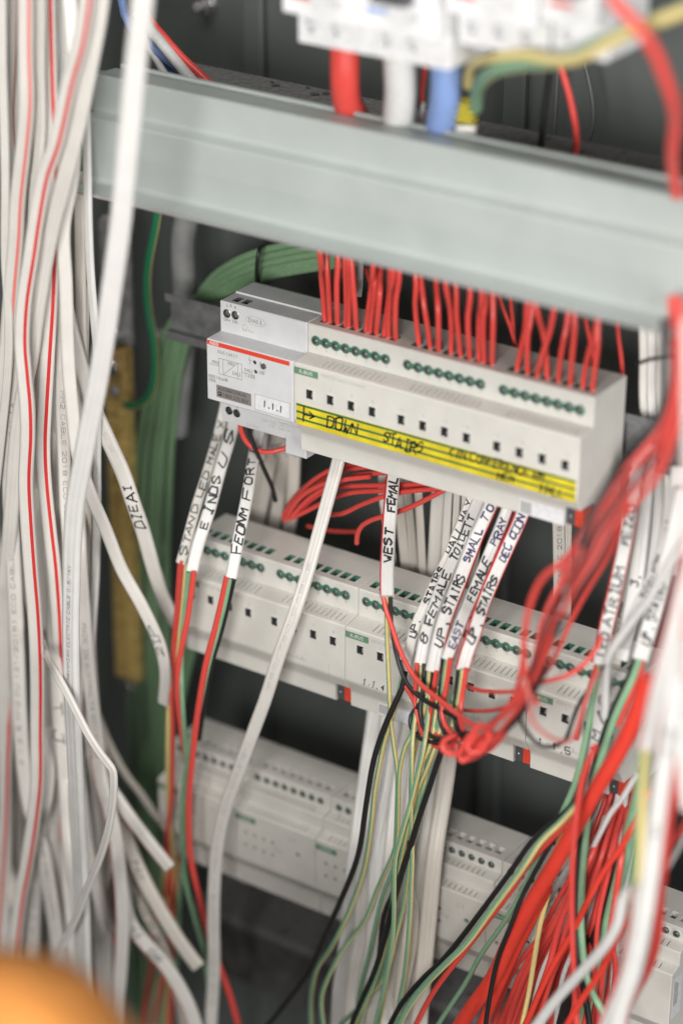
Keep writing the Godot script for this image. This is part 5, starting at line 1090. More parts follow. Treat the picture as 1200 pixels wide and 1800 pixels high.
	wire("red_wire", "red wire bending up right from the low side of the curls", "wire", "red wires curling between the upper and middle rows", 1.76, "red", [59.5,-113.6,14,0,81.4,-104.9,18,0,102.8,-89.4,22,0,130.4,-73.6,22,0,168.6,-59.7,22,0], 0.010, 0.60)
	wire("red_wire", "red wire with a hooked end just left of the WEST cable", "wire", "red wires curling between the upper and middle rows", 1.75, "red", [93.7,-124.8,17,0,95.6,-116.6,19.3,0,100.8,-107.2,21.6,0,111.2,-98.5,23.9,0,123.4,-91.6,24.9,0,141.4,-80.6,24.6,0,159,-67.3,24.3,0,176.3,-53.4,24,0], 0.010, 0.60)
	wire("red_wire", "faint dark red wire lying on the middle row top", "wire", "red wires curling between the upper and middle rows", 1.44, "red", [19.2,-152,-30,0,39.3,-150,-30,0,64,-143.8,-30,0], 0.010, 0.60)
	wire("red_wire", "red wire filling the inside of the curls", "wire", "red wires curling between the upper and middle rows", 1.76, "red", [40.4,-113,23,0,53.9,-95.3,27,0,75.8,-78.1,31,0,94.5,-70.1,29.5,0,111.1,-64.5,28,0], 0.010, 0.60)
	wire("red_wire", "red wire looping under the grey gateway module", "wire", "small wires under the gateway module", 1.79, "red", [10.4,-42.2,40,0,9.7,-53.6,36.7,0,12.1,-62.9,33.3,0,17.4,-68,30,0,22.4,-71.4,23.3,0,31.3,-69,16.7,0,37.3,-66,10,0], 0.010, 0.60)
	wire("black_wire", "black wire leaving the gateway module downwards across the red loop", "wire", "small wires under the gateway module", 1.60, "black", [15.7,-42.9,38,0,16.2,-55.6,34.8,0,18.1,-67.2,31.6,0,18.8,-83.1,24,0,17.9,-104,12,0,12.2,-121.1,0,0], 0.010, 0.60)
	# green cables
	wire("round_cable", "green bus cable of the tied bundle, lowest strand", "cable", "pale green bus cables bundled behind the upper row", 2.79, "bus_green", [98,72.9,-24,0,50.9,59.1,-25.5,0,21.4,49,-26.9,0,0.9,41.1,-28.6,0,-22.3,30.7,-30.8,0,-46.1,17,-33.1,0,-70.2,3.4,-36.5,0,-90.2,-2.8,-40.9,0,-116.5,-32.1,-45.4,0,-126.1,-53.2,-47.3,0,-134.7,-81.7,-48.7,0,-145.1,-112,-49.9,0,-152,-146.9,-49.2,0,-158,-197.6,-48.4,0,-162.7,-274.1,-47.7,0,-166.6,-353.1,-46.9,0,-166.6,-422.8,-46.2,0,-173.1,-508.3,-45.5,0,-176.9,-590.2,-44.7,0,-171.3,-695.4,-44,0], 0.010, 0.60)
	wire("round_cable", "green bus cable of the tied bundle, second strand from below", "cable", "pale green bus cables bundled behind the upper row", 2.78, "bus_green", [97.9,77.8,-24,0,50.9,64.1,-25.5,0,21.4,54.1,-26.9,0,0.9,46.2,-28.6,0,-22.3,35.8,-30.8,0,-46,22.3,-33.1,0,-70.1,7.1,-36.5,0,-90.2,-4.8,-40.9,0,-110.6,-30.7,-45.4,0,-120.1,-51.8,-47.3,0,-128.7,-80.2,-48.7,0,-137.8,-110.1,-49.9,0,-144,-144.8,-49.2,0,-149.2,-195.1,-48.4,0,-153.8,-271.4,-47.7,0,-156.9,-349.9,-46.9,0,-156.1,-419,-46.2,0,-162.3,-504.2,-45.5,0,-167.2,-586.3,-44.7,0,-164.3,-692.4,-44,0], 0.010, 0.60)
	wire("round_cable", "green bus cable of the tied bundle, middle strand", "cable", "pale green bus cables bundled behind the upper row", 2.78, "bus_green", [97.8,82.6,-24,0,50.8,69,-25.5,0,21.4,59.1,-26.9,0,1,51.3,-28.6,0,-22.2,41,-30.8,0,-45.9,27.5,-33.1,0,-70.1,10.8,-36.5,0,-90.3,-6.8,-40.9,0,-104.7,-29.4,-45.4,0,-114.2,-50.4,-47.3,0,-122.7,-78.8,-48.7,0,-130.5,-108.3,-49.9,0,-136,-142.7,-49.2,0,-140.6,-192.7,-48.4,0,-145,-268.7,-47.7,0,-147.2,-346.7,-46.9,0,-145.6,-415.4,-46.2,0,-151.6,-500.1,-45.5,0,-157.7,-582.4,-44.7,0,-157.3,-689.3,-44,0], 0.010, 0.60)
	wire("round_cable", "green bus cable of the tied bundle, strand inside the bend", "cable", "pale green bus cables bundled behind the upper row", 2.77, "bus_green", [97.7,87.4,-24,0,50.8,74,-25.5,0,21.4,64.1,-26.9,0,1,56.3,-28.6,0,-22.2,46.1,-30.8,0,-45.8,32.6,-33.1,0,-70,14.5,-36.5,0,-90.3,-8.7,-40.9,0,-98.9,-28.1,-45.4,0,-108.3,-49,-47.3,0,-116.7,-77.3,-48.7,0,-123.3,-106.4,-49.9,0,-128.1,-140.6,-49.2,0,-131.9,-190.3,-48.4,0,-136.1,-266,-47.7,0,-137.6,-343.6,-46.9,0,-135.2,-411.7,-46.2,0,-141,-496.1,-45.5,0,-148.2,-578.6,-44.7,0,-150.4,-686.2,-44,0], 0.010, 0.60)
	wire("round_cable", "green bus cable of the tied bundle, topmost strand", "cable", "pale green bus cables bundled behind the upper row", 2.77, "bus_green", [97.6,92.7,-24,0,50.8,79.3,-25.5,0,21.4,69.5,-26.9,0,1,61.8,-28.6,0,-22.1,51.6,-30.8,0,-45.7,38.2,-33.1,0,-69.9,18.5,-36.5,0,-90.4,-10.7,-40.9,0,-93.1,-26.7,-45.4,0,-102.5,-47.6,-47.3,0,-110.8,-75.8,-48.7,0,-116.1,-104.6,-49.9,0,-120.2,-138.5,-49.2,0,-123.3,-187.9,-48.4,0,-127.4,-263.3,-47.7,0,-128,-340.4,-46.9,0,-124.8,-408,-46.2,0,-130.4,-492.1,-45.5,0,-138.7,-574.7,-44.7,0,-143.4,-683.2,-44,0], 0.010, 0.60)
	wire("round_cable", "green bus cable of the tied bundle, strand hidden underneath", "cable", "pale green bus cables bundled behind the upper row", 2.77, "bus_green", [97.9,75.8,-24,0,50.9,62,-25.5,0,21.4,52,-26.9,0,0.9,44.1,-28.6,0,-22.3,33.7,-30.8,0,-46,20.1,-33.1,0,-70.2,5.5,-36.5,0,-90.3,-7.6,-40.9,0,-102.1,-28.8,-45.4,0,-111.6,-49.8,-47.3,0,-120,-78.1,-48.7,0,-127.2,-107.4,-49.9,0,-132.4,-141.8,-49.2,0,-136.6,-191.6,-48.4,0,-140.9,-267.5,-47.7,0,-142.8,-345.3,-46.9,0,-140.9,-413.7,-46.2,0,-146.8,-498.3,-45.5,0,-153.3,-580.7,-44.7,0,-154.1,-687.9,-44,0], 0.010, 0.60)
	wire("black_wire", "black cable tie round the green bus bundle", "wire", "cable ties", 1.41, "black", [-16.6,57.9,-28,0,-11.3,60,-16,0,-11.9,51.3,-14,0,-15.4,39.2,-18,0,-22.8,26.2,-30,0,-28.9,22.1,-44,0,-29.6,34.5,-48,0,-25.7,48.3,-42,0,-16.6,57.9,-28,0], 0.010, 0.60)
	wire("earth_wire", "green earth wire with a yellow line hanging down to the brass bar", "wire", "earth wires of the cabinet", 2.93, "deep_earth", [-104,83.8,-26,0,-108.2,65.8,-26.7,0,-113.5,45.1,-27.3,0,-118.9,26.3,-28,0,-122.2,7.4,-28.7,0,-121.9,-14.6,-29.3,0,-118.9,-34.3,-30,0,-118,-52.5,-30.7,0,-120.1,-69.2,-31.3,0,-124.9,-83.1,-32,0,-133.3,-92.9,-32.7,0,-142.8,-98.3,-33.3,0,-149.9,-99.4,-34,0], 0.000, 2.50)
	wire("round_cable", "smooth grey conduit hanging behind the end of the mounting rail", "cable", "", 9.22, "conduit", [-96.4,75.8,-60,0,-107.3,52,-60,0,-112.1,29.1,-60,0,-111.7,7,-60,0,-111.4,-19.9,-60,0,-114.6,-57.1,-60,0,-123,-124.8,-60,0], 0.010, 0.60)
	wire("round_cable", "olive green cable low behind the red and green cores", "cable", "green cables low on the left", 3.00, "bus_green", [-69.8,-263.5,-10,0,-84.1,-309.6,-12.9,0,-99,-362.4,-15.7,0,-115.9,-412.1,-18.6,0,-127.9,-461.4,-21.4,0,-135.6,-515.9,-24.3,0,-142.9,-589.2,-27.1,0,-149.8,-683.1,-30,0], 0.010, 0.60)
	wire("round_cable", "second olive green cable low behind the red and green cores", "cable", "green cables low on the left", 3.00, "bus_green", [-79.4,-269.3,-16,0,-92,-314.3,-17.1,0,-107.9,-366.7,-18.3,0,-122.4,-414.9,-19.4,0,-130.9,-462.5,-21.4,0,-130.8,-514.1,-24.3,0,-136.8,-586.7,-27.1,0,-146.1,-681.4,-30,0], 0.010, 0.60)
	wire("round_cable", "third olive green cable low behind the red and green cores", "cable", "green cables low on the left", 3.01, "bus_green", [-89,-275.1,-22,0,-99.8,-318.9,-21.4,0,-116.8,-371.1,-20.9,0,-128.9,-417.7,-20.3,0,-133.8,-463.6,-21.4,0,-126,-512.2,-24.3,0,-130.7,-584.2,-27.1,0,-142.3,-679.8,-30,0], 0.010, 0.60)
	wire("round_cable", "fourth olive green cable low behind the red and green cores", "cable", "green cables low on the left", 3.01, "bus_green", [-98.7,-280.9,-28,0,-107.7,-323.6,-25.7,0,-125.9,-375.5,-23.4,0,-135.5,-420.5,-21.1,0,-136.8,-464.7,-21.4,0,-121.2,-510.3,-24.3,0,-124.6,-581.7,-27.1,0,-138.6,-678.1,-30,0], 0.010, 0.60)
	wire("red_wire", "red wire deep behind the cut white cable ends", "wire", "wires deep at the lower left", 2.26, "red", [-102.4,-555.5,20,0,-95.3,-519,20,0,-84.1,-492.5,20,0,-79.9,-469.1,20,0], 0.010, 0.60)
	wire("red_wire", "red wire at the bottom edge right of the orange object", "wire", "wires deep at the lower left", 2.31, "red", [-112.4,-634.4,20,0,-103.5,-584.3,20,0,-99.1,-559.7,20,0,-91.2,-534,20,0], 0.010, 0.60)
	wire("earth_wire", "green and yellow wire deep behind the cut white cable ends", "wire", "wires deep at the lower left", 2.29, "earth", [-76.1,-419.5,20,0,-73.9,-456,20,0,-78.7,-501.3,20,0,-85.9,-548.6,20,0,-97.7,-587.5,20,0,-101.6,-629.6,20,0], 0.010, 0.60)
	wire("earth_wire", "yellow wire deep behind the cut white cable ends", "wire", "wires deep at the lower left", 2.28, "yellow", [-78.9,-436.5,20,0,-83.8,-481.4,20,0,-79.4,-523.6,20,0,-87.9,-571.9,20,0], 0.010, 0.60)
	wire("red_wire", "dark red wire just above the orange object", "wire", "wires deep at the lower left", 2.34, "red", [-158.3,-584.5,20,0,-153.2,-553.8,20,0,-136,-555.2,20,0], 0.010, 0.60)
	# big loose red bundle
	wire("red_wire", "red wire of the big loose bundle, leftmost strand making a bow", "wire", "red wires of the big loose bundle", 1.52, "red", [358.4,143.4,96,0,365.6,104.4,100.3,0,366.8,77.6,104.6,0,358.7,49,109.4,0,343.1,29.2,116.6,0,332.3,8.7,126,0,324.5,-14.7,136,0,315.3,-26.1,146,0,309.8,-39.6,153.1,0,306.7,-64.5,156,0,305.8,-86.7,155.4,0,299.7,-114,152.6,0,284.2,-139.2,147.4,0,265.6,-166.3,141.1,0,254.6,-183.1,134,0], 0.010, 0.60)
	wire("red_wire", "red wire of the big loose bundle, second strand from the left", "wire", "red wires of the big loose bundle", 1.61, "red", [363.9,146.9,103,0,370.9,108,107,0,372.5,79.6,111,0,364.5,49.8,115,0,348.6,27.5,121.7,0,338.2,8.1,129.7,0,331.7,-16.3,139,0,322.5,-36,148.3,0,318,-56.9,156.3,0,318.1,-77.2,163,0,311.1,-99.1,163,0,297.3,-122.4,161.7,0,282.3,-145.2,159,0,268.1,-162.4,153.7,0,255.4,-171.6,147.7,0,245.4,-173.4,141,0], 0.010, 0.60)
	wire("red_wire", "red wire of the big loose bundle, central strand", "wire", "red wires of the big loose bundle", 1.58, "red", [370.8,151.1,111.4,0,376.8,108.9,115.7,0,378.1,80.8,120,0,372.4,52.4,124.8,0,358.4,30.6,132,0,348.9,12.2,141.4,0,344.2,-7.3,151.4,0,337.1,-25.8,161.4,0,330.6,-45.5,168.5,0,325.7,-70.8,171.4,0,319.5,-94.6,170.8,0,306.2,-120.3,168,0,290.7,-143.7,162.8,0,278.1,-161.6,156.5,0,263.7,-174.5,149.4,0], 0.010, 0.60)
	wire("red_wire", "red wire of the big loose bundle, right strand", "wire", "red wires of the big loose bundle", 1.50, "red", [370.2,149.2,105.8,0,376.1,103.3,110.1,0,377.8,75.1,114.4,0,372.8,46.7,119.2,0,360.3,24.5,126.4,0,351.2,10.6,135.8,0,346.8,-7.1,145.8,0,340.7,-23.4,155.8,0,335,-42.9,162.9,0,328.3,-68.7,165.8,0,319.7,-93.3,165.2,0,307.3,-119.9,162.4,0,293.5,-144.3,157.2,0,279.7,-161.4,150.9,0,268.7,-163,143.8,0], 0.010, 0.60)
	wire("red_wire", "red wire of the big loose bundle, uppermost strand at the bend", "wire", "red wires of the big loose bundle", 1.40, "red", [378.8,148.8,119.8,0,381.9,116.5,124.1,0,380.2,92.5,128.4,0,374.1,70.4,133.2,0,364.4,53.7,140.4,0,355.6,38.4,149.8,0,348.9,17.9,159.8,0,347.2,1.4,169.8,0,341.6,-23.3,176.9,0,335.7,-48.3,179.8,0,329.6,-73.6,179.2,0,317.7,-96.4,176.4,0,301.7,-119.1,171.2,0,283.1,-135.8,164.9,0,267.7,-138.9,157.8,0], 0.010, 0.60)
	wire("red_wire", "red wire of the big loose bundle, dark strand behind", "wire", "red wires of the big loose bundle", 1.52, "red", [352.6,71.7,77.8,0,349.6,51.5,85.3,0,341.2,35.8,94.8,0,334.3,22.8,110.3,0,330.3,7,127.8,0,327.6,-10.4,137.8,0,318.8,-34.9,135.8,0,309.9,-64.5,127.8,0,298.6,-97.5,115.8,0], 0.010, 0.60)
	wire("red_wire", "red wire making the wide left bow of the big bundle", "wire", "red wires of the big loose bundle", 1.67, "red", [347.3,1.5,176,0,335,-4.9,178.3,0,327.7,-16.5,180.6,0,323.7,-33.6,182.9,0,322.1,-54.9,183.1,0,322.4,-74.9,181.4,0,325.1,-88.4,179.7,0,330,-96.6,178,0], 0.010, 0.60)
	wire("red_wire", "red wire loop hanging lowest under the big bundle", "wire", "red wires of the big loose bundle", 1.76, "red", [286.7,-142.7,165,0,280.5,-153.7,167.8,0,275,-159.6,170.6,0,272.8,-154.7,171.2,0,277.2,-143.7,169.6,0,286,-130.1,168,0], 0.010, 0.60)
	wire("red_wire", "red wire loop curling left under the big bundle", "wire", "red wires of the big loose bundle", 1.77, "red", [280.6,-144.8,165,0,274.3,-153,167.8,0,267.9,-157.1,170.6,0,261.2,-155.9,171.2,0,260.8,-150.2,169.6,0,268,-144.4,168,0], 0.010, 0.60)
	wire("red_wire", "red wire loop curling right under the big bundle", "wire", "red wires of the big loose bundle", 1.75, "red", [291.3,-135,165,0,288.1,-147.8,168.5,0,281.3,-150.1,172,0,278.3,-146.4,170,0,284.2,-138,168,0], 0.010, 0.60)
	wire("red_wire", "thin red wire running straight from behind the bend down to the knot", "wire", "single wires beside the big red bundle", 1.57, "red", [347.7,19.6,110,0,344.1,4.7,110,0,335.9,-24.3,110,0,323,-52.6,110,0,315.8,-72.7,114.3,0,312.4,-91,122.9,0,308.7,-104.2,131.4,0,301.2,-114.3,140,0], 0.010, 0.60)
	wire("red_wire", "red wire arching from the LED cable left into the knot", "wire", "single wires beside the big red bundle", 1.57, "red", [329.8,-86.8,100,0,330.8,-90.8,108,0,326.2,-100.6,116,0,318.9,-106.3,126,0,308.6,-108,138,0,304.6,-105.9,150,0], 0.010, 0.60)
	wire("red_wire", "pinkish blurred red wire dropping from the knot towards the handwritten 5", "wire", "single wires beside the big red bundle", 1.20, "stripe_pink", [327.4,-75,190,0,330,-88.6,188.1,0,331.1,-102.8,186.2,0,335.8,-112.7,180.6,0,339.4,-124,167.5,0,341.3,-129.1,154.4,0,337.5,-124.7,137.5,0,333,-115.2,118.8,0,330.3,-109.2,100,0], 0.010, 0.60)
	wire("black_wire", "thin black wire looping past the handwritten 5 to the LED cable", "wire", "single wires beside the big red bundle", 1.24, "black", [311.5,-105.5,170,0,309.9,-127.7,158.8,0,314.2,-144.9,147.5,0,317.4,-152.2,135.6,0,319.4,-154.4,122.5,0,316.1,-153.4,109.4,0,317.9,-139,103.8,0,325.2,-122.6,101.9,0,331.8,-107.1,100,0], 0.010, 0.60)
	wire("red_wire", "dark red wire emerging right of the slanted cables into the bundle", "wire", "single wires beside the big red bundle", 1.45, "red", [226.8,-159.6,90,0,243.5,-153.1,100,0,259.9,-144.1,110,0,278,-133.3,120,0,297.7,-120.3,130,0], 0.010, 0.60)
	wire("red_wire", "lower dark red wire emerging right of the slanted cables", "wire", "single wires beside the big red bundle", 1.45, "red", [224.4,-179.4,90,0,245.5,-167,102.5,0,265.3,-153.3,115,0,286.6,-135.8,127.5,0,305.4,-117,140,0], 0.010, 0.60)
	wire("black_wire", "black wire gathered with the big red bundle at the right bend", "wire", "single wires beside the big red bundle", 2.58, "black", [367.2,138.7,118,0,370.4,113,122,0,374.3,94.8,127.1,0,373.9,81.9,135.7,0,368.4,70.5,151.4,0,368.6,61.6,174.3,0,362.5,42.6,184.3,0,359.5,22.6,190,0], 0.010, 0.60)
	wire("black_wire", "black wire running inside the big red bundle above the knot", "wire", "single wires beside the big red bundle", 1.31, "black", [382.2,70,150,0,372.1,50.1,162.6,0,364,33.5,174,0,357.8,13.3,182,0,348,-10.4,184.9,0,336.7,-37.3,182.6,0,327.9,-65.6,176.9,0,318.1,-91.5,170,0], 0.010, 0.60)
	wire("black_wire", "blurred black wire bending under the knot of the red bundle", "wire", "single wires beside the big red bundle", 1.91, "black", [335.9,-67.3,180,0,326.2,-89.9,176,0,315.7,-111.1,172,0,302.9,-128.5,166,0,286.6,-144.6,158,0,269.8,-156.1,150,0], 0.010, 0.60)
	wire("black_wire", "second blurred black wire under the knot of the red bundle", "wire", "single wires beside the big red bundle", 2.40, "grey_wire_and_shadow", [335.8,-43.6,165,0,324.2,-71.5,162.5,0,314,-95.7,160,0,300.1,-118.7,155,0,281.7,-141.7,150,0], 0.010, 0.60)
	# labelled cables at the right
	flat_cable("white cable marked LED ATRIUM FEZZO with a red edge", "labelled cables at the right", {"w": 9.72, "h": 4.86, "cores": 3, "m": "jacket_cool", "stripes": [[0.50, 0.90, "stripe_red"], [-0.50, 0.80, "stripe_red"]], "text": [["LED", 129.2, -1, 5.40, 1.12, "marker", 0.00, 1.097], ["ATRIUM", 110.2, -1, 5.40, 1.12, "marker", 0.00, 1.355], ["FEZZO", 57.9, -1, 5.04, 1.12, "marker", 0.00, 1.190]], "ends": [["red", 1.64, [313,-123.6,70,0,309.8,-141.8,72.7,0,307.2,-157.4,75.3,0,304.9,-180.2,78,0]], ["pale_green", 2.20, [315.5,-124,70,0,314,-146.1,74.7,0,313.7,-168,79.3,0,312.9,-188.5,84,0,309.3,-210.3,86,0,303.1,-231.6,88,0,299.4,-245.6,90,0]]]}, [307.7,0.6,20,0,309.6,-19.5,28,0,311.7,-50.3,39.6,0,313.4,-77.9,52.4,0,314.9,-97,63.6,0,313.9,-124.5,70,0])
	flat_cable("white cable with a 3 written on it right of the LED cable", "labelled cables at the right", {"w": 10.89, "h": 5.45, "cores": 3, "m": "jacket_cool", "text": [["3.", 93.0, -1, 5.08, 1.12, "marker", 0.00, 1.058]]}, [309.4,5.2,10,0,311.3,-23.8,16,0,314.4,-56,24,0,318.2,-86.5,36,0,320,-110.3,46.4,0,321.2,-126.3,56,0])
	flat_cable("white cable behind the one with a 3, shaded brown at its edge", "labelled cables at the right", {"w": 7.35, "h": 3.68, "cores": 3, "m": "jacket_ivory", "text": [["EAST", 120.2, -1, 4.04, 0.90, "ink_black", 0.00, 1.492]]}, [302.2,-6.9,4,0,303.4,-36.9,8.8,0,305.3,-74.5,15.6,0,307.9,-102.2,26.4,0,310.6,-125.4,38,0,315.2,-135.2,50,0])
	flat_cable("white cable marked TOILETS VU crossed by the thin white cable", "labelled cables at the right", {"w": 8.55, "h": 4.28, "cores": 3, "m": "jacket_cool", "text": [["TOILETS", 87.2, -1, 4.63, 1.12, "marker", 0.00, 1.042], ["VU", 46.8, -1, 4.28, 1.12, "marker", 0.00, 1.664]]}, [339.7,5.2,30,0,340.6,-16.1,35,0,339.8,-46,40,0,337.7,-62.8,49,0,336.1,-75.5,58,0,332,-91.2,62,0,328.9,-110.8,66,0])
	flat_cable("wide white cable marked UP STAIRS at the right with green and black cores", "labelled cables at the right", {"w": 10.97, "h": 5.49, "cores": 3, "m": "jacket_cool", "text": [["UP.", 101.5, -1, 5.66, 1.12, "marker", 0.00, 0.899], ["STAIRS", 85.8, -1, 5.31, 1.12, "marker", 0.00, 0.878]], "ends": [["black", 2.20, [342.5,-108.4,76,0,340,-121.9,78.7,0,335.1,-137.5,81.3,0,329.7,-157.2,84,0,326.5,-176.5,87.3,0,324.5,-196.8,90.7,0,324,-221.1,94,0,323.4,-248.7,100,0,326.7,-279.4,106,0,329.6,-301.7,112,0,338.5,-331.8,116,0,347.3,-357.7,120,0,353.1,-375.7,124,0]], ["pale_green", 2.39, [345.9,-107.2,78,0,343.8,-119.6,80.9,0,340.2,-132.6,83.7,0,334.8,-151.7,86.6,0,331,-171.7,89.4,0,327.5,-190.6,92.3,0,325.6,-208.7,95.1,0,325.9,-237.9,98,0,328.1,-266.8,103.7,0,332,-295.4,109.4,0,339.2,-321.1,115.1,0,347.1,-335,119.7,0,356.1,-341.7,123.1,0,364,-350.8,126.6,0,370,-364.2,130,0]], ["red", 1.61, [347.3,-107.7,76,0,346.6,-117.7,78.7,0,343.3,-131.9,81.3,0,336.9,-155.6,84,0]]]}, [349.4,-3.9,40,0,348.8,-29,46,0,346.3,-58.4,53.2,0,347.2,-74,62.8,0,346.6,-91.1,70,0,345.3,-108.3,76,0])
	wire("round_cable", "thin greyish white cable crossing diagonally over the labelled cables", "cable", "labelled cables at the right", 2.80, "white_wire", [379.3,-2.2,90,0,372.6,-19,90.8,0,367.3,-29.9,91.5,0,356.4,-55.2,91.8,0,344.5,-76.2,91,0,335.2,-93.5,90.2,0,328.8,-108.6,88.5,0,327.4,-126.5,86.2,0,327.3,-152.6,84,0], 0.010, 0.60)
	flat_cable("white cable with black writing dropping behind the green core to the barcode", "labelled cables at the right", {"w": 8.79, "h": 4.39, "cores": 3, "m": "jacket_cool", "text": [["AM A8", 63.1, -1, 5.13, 1.00, "ink_black", 0.00, 2.275]]}, [322.7,-125.6,74,0,319.4,-151.8,74,0,315.9,-178.4,74,0,309.8,-212.9,70,0,301.9,-248.8,66,0])
	flat_cable("white flat cable behind the right end of the long module, first beside the module", "white flat cables at the right of the upper row", {"w": 8.79, "h": 4.39, "cores": 3, "m": "jacket"}, [280.7,70.4,-30,-10,284.5,48.8,-27,-10,287.5,22.8,-24,-10,294.4,-0.9,-17,-10,301.2,-28.7,-10,-10,309.3,-57.2,5,-10,314.8,-82.2,20,-10])
	flat_cable("white flat cable behind the right end of the long module, second beside the module", "white flat cables at the right of the upper row", {"w": 8.77, "h": 4.39, "cores": 3, "m": "jacket_cool"}, [286.3,71.7,-30,20,290.2,50.1,-27,20,293.1,24.2,-24,20,300,0.6,-17,20,308.4,-26.8,-10,20,316.6,-55.1,5,20,322,-80,20,20])
	flat_cable("white flat cable behind the right end of the long module, third beside the module", "white flat cables at the right of the upper row", {"w": 8.75, "h": 4.38, "cores": 3, "m": "jacket"}, [291.9,73,-30,-20,295.8,51.5,-27,-20,298.7,25.6,-24,-20,305.6,2.1,-17,-20,315.7,-24.8,-10,-20,323.8,-53,5,-20,329.2,-77.9,20,-20])
	flat_cable("white flat cable behind the right end of the long module, fourth beside the module", "white flat cables at the right of the upper row", {"w": 8.73, "h": 4.37, "cores": 3, "m": "jacket_cool"}, [297.5,74.2,-30,-10,301.4,52.8,-27,-10,304.3,27,-24,-10,311.3,3.5,-17,-10,321.3,-23.3,-10,-10,329.4,-51.5,5,-10,334.8,-76.2,20,-10])
	wire("black_wire", "black cable tie round the white cables beside the long module", "wire", "cable ties", 1.23, "black", [299.1,58.6,14,0,307.5,63.7,14,0,316.8,67.4,14,0,325.2,70.2,14,0,329.9,70.5,14,0], 0.010, 0.60)
	flat_cable("blurred white cable close to the lens ending in yellow, red and green cores", "blurred white cables close to the lens at the right edge", {"w": 11.33, "h": 5.67, "cores": 3, "m": "jacket_cool", "stripes": [[0.50, 1.40, "stripe_red"], [-0.50, 1.40, "stripe_red"]], "ends": [["pale_green", 1.97, [417.4,-77.2,214,0,417.8,-102.9,213.6,0,417.7,-126.2,213.2,0,417.3,-157.8,212.8,0,417,-190,212.4,0,418.1,-222.3,212,0]], ["yellow", 2.49, [420.9,-75.7,216,0,421.1,-104.6,215.4,0,421.5,-131.6,214.9,0,421.9,-159.1,214.3,0,420.2,-188.3,213.1,0,419.3,-222.1,211.4,0,414.5,-258.4,209.7,0,410,-286.9,208,0]], ["red", 1.62, [421.4,-76.8,212,0,419.2,-92.5,210.7,0,418.4,-112.6,209.3,0,416.4,-137.3,208,0]]]}, [434.9,81.3,196,0,433.5,51.5,199.4,0,431.4,24.5,202.9,0,429,0.5,206.3,0,426.1,-22.2,209.7,0,423.5,-45.4,212.6,0,421.6,-67.3,214.3,0,421,-76.4,216,0])
	flat_cable("blurred white cable with dark pen marks close to the lens at the lower right", "blurred white cables close to the lens at the right edge", {"w": 10.21, "h": 5.11, "cores": 3, "m": "jacket_cool", "text": [["A B", 73.8, -1, 3.51, 0.80, "ink", 0.00, 2.307], ["M", 126.2, -1, 3.83, 1.00, "ink", 0.00, 2.909]]}, [450.1,13.6,236,0,446.7,-14.9,237.3,0,445.6,-46.9,238.7,0,443.9,-73,240,0,442.7,-105.5,241.3,0,442.1,-139.1,242.7,0,440.5,-169.9,244,0,436.2,-203.3,244,0,429.5,-238.1,244,0,427.3,-264.2,244,0])
	flat_cable("blurred white cable filling the right edge beside the red wires", "blurred white cables close to the lens at the right edge", {"w": 7.76, "h": 3.88, "cores": 3, "m": "jacket_cool", "stripes": [[0.50, 1.00, "stripe_pink"]]}, [435.8,191.1,230,0,440.1,149,232.4,0,444.6,105.9,234.8,0,449.1,68.2,236.8,0,453.5,29.6,238.4,0,457.3,-10.2,240,0])
	flat_cable("second blurred white cable filling the right edge lower down", "blurred white cables close to the lens at the right edge", {"w": 12.34, "h": 6.00, "cores": 3, "m": "jacket_cool", "stripes": [[0.50, 1.60, "stripe_pink"]]}, [450.7,85.1,228,0,450.8,51.7,228.4,0,449.6,17.1,228.8,0,449,-18.1,229.2,0,451.6,-60.2,229.6,0,457.2,-94.9,230,0])
	flat_cable("wide blurred white cable running off the bottom edge at the right", "blurred white cables close to the lens at the right edge", {"w": 13.82, "h": 6.00, "cores": 3, "m": "jacket_cool", "stripes": [[0.50, 1.60, "stripe_red"]]}, [435.2,-153.3,236,0,434.9,-184.2,237,0,430.9,-217.3,238,0,422.2,-249,239,0,418.7,-270.6,240,0])
	wire("red_wire", "thick blurred red wire falling along the right edge towards the last module", "wire", "red wires at the right edge", 4.07, "red", [430.1,-80.4,190,0,426.2,-113.9,189.1,0,424.4,-141.1,188.2,0,423.5,-161.7,187.3,0,421.4,-191.2,186.4,0,421.3,-220.5,185.3,0,417.6,-243.6,184,0,410.8,-262.9,182.7,0,402.6,-286.5,181.3,0,399.9,-305.1,180,0], 0.010, 0.60)
	wire("red_wire", "red wire entering from the right edge above the last module", "wire", "red wires at the right edge", 2.06, "red", [422.3,-154.6,150,0,416.1,-168.2,150,0,409.5,-182.1,150,0,403.5,-196.3,150,0,398,-217.2,150,0], 0.010, 0.60)
	wire("white_wire", "thin white wire entering from the right edge above the last module", "wire", "red wires at the right edge", 1.54, "white_wire", [427.4,-156.1,160,0,422.6,-167.2,160,0,414.7,-188.9,160,0,405.3,-213.2,160,0,397.3,-245.4,160,0], 0.010, 0.60)
	# fan of wires at the lower right
	wire("round_cable", "thick orange-red round cable sweeping diagonally to the bottom edge", "cable", "wires fanning down at the lower right", 5.31, "orange_red", [372.2,-91.7,120,0,367.9,-113.3,119.4,0,358.5,-144.3,118.8,0,342.8,-181.3,118.2,0,330.7,-211.1,117.6,0,315,-249.9,117,0,298.6,-288.2,116.4,0,283.7,-324.7,115.6,0,271.5,-359.8,114.4,0,254.9,-393.3,113.2,0,241.8,-421.1,112,0], 0.010, 0.60)
	wire("round_cable", "second orange-red cable just under the thick one at the bottom edge", "cable", "wires fanning down at the lower right", 4.22, "orange_red", [299.5,-285.8,98,0,287.9,-317.8,98,0,276.1,-350.5,98,0,264.9,-383.7,98,0,252.7,-425.3,98,0], 0.010, 0.60)
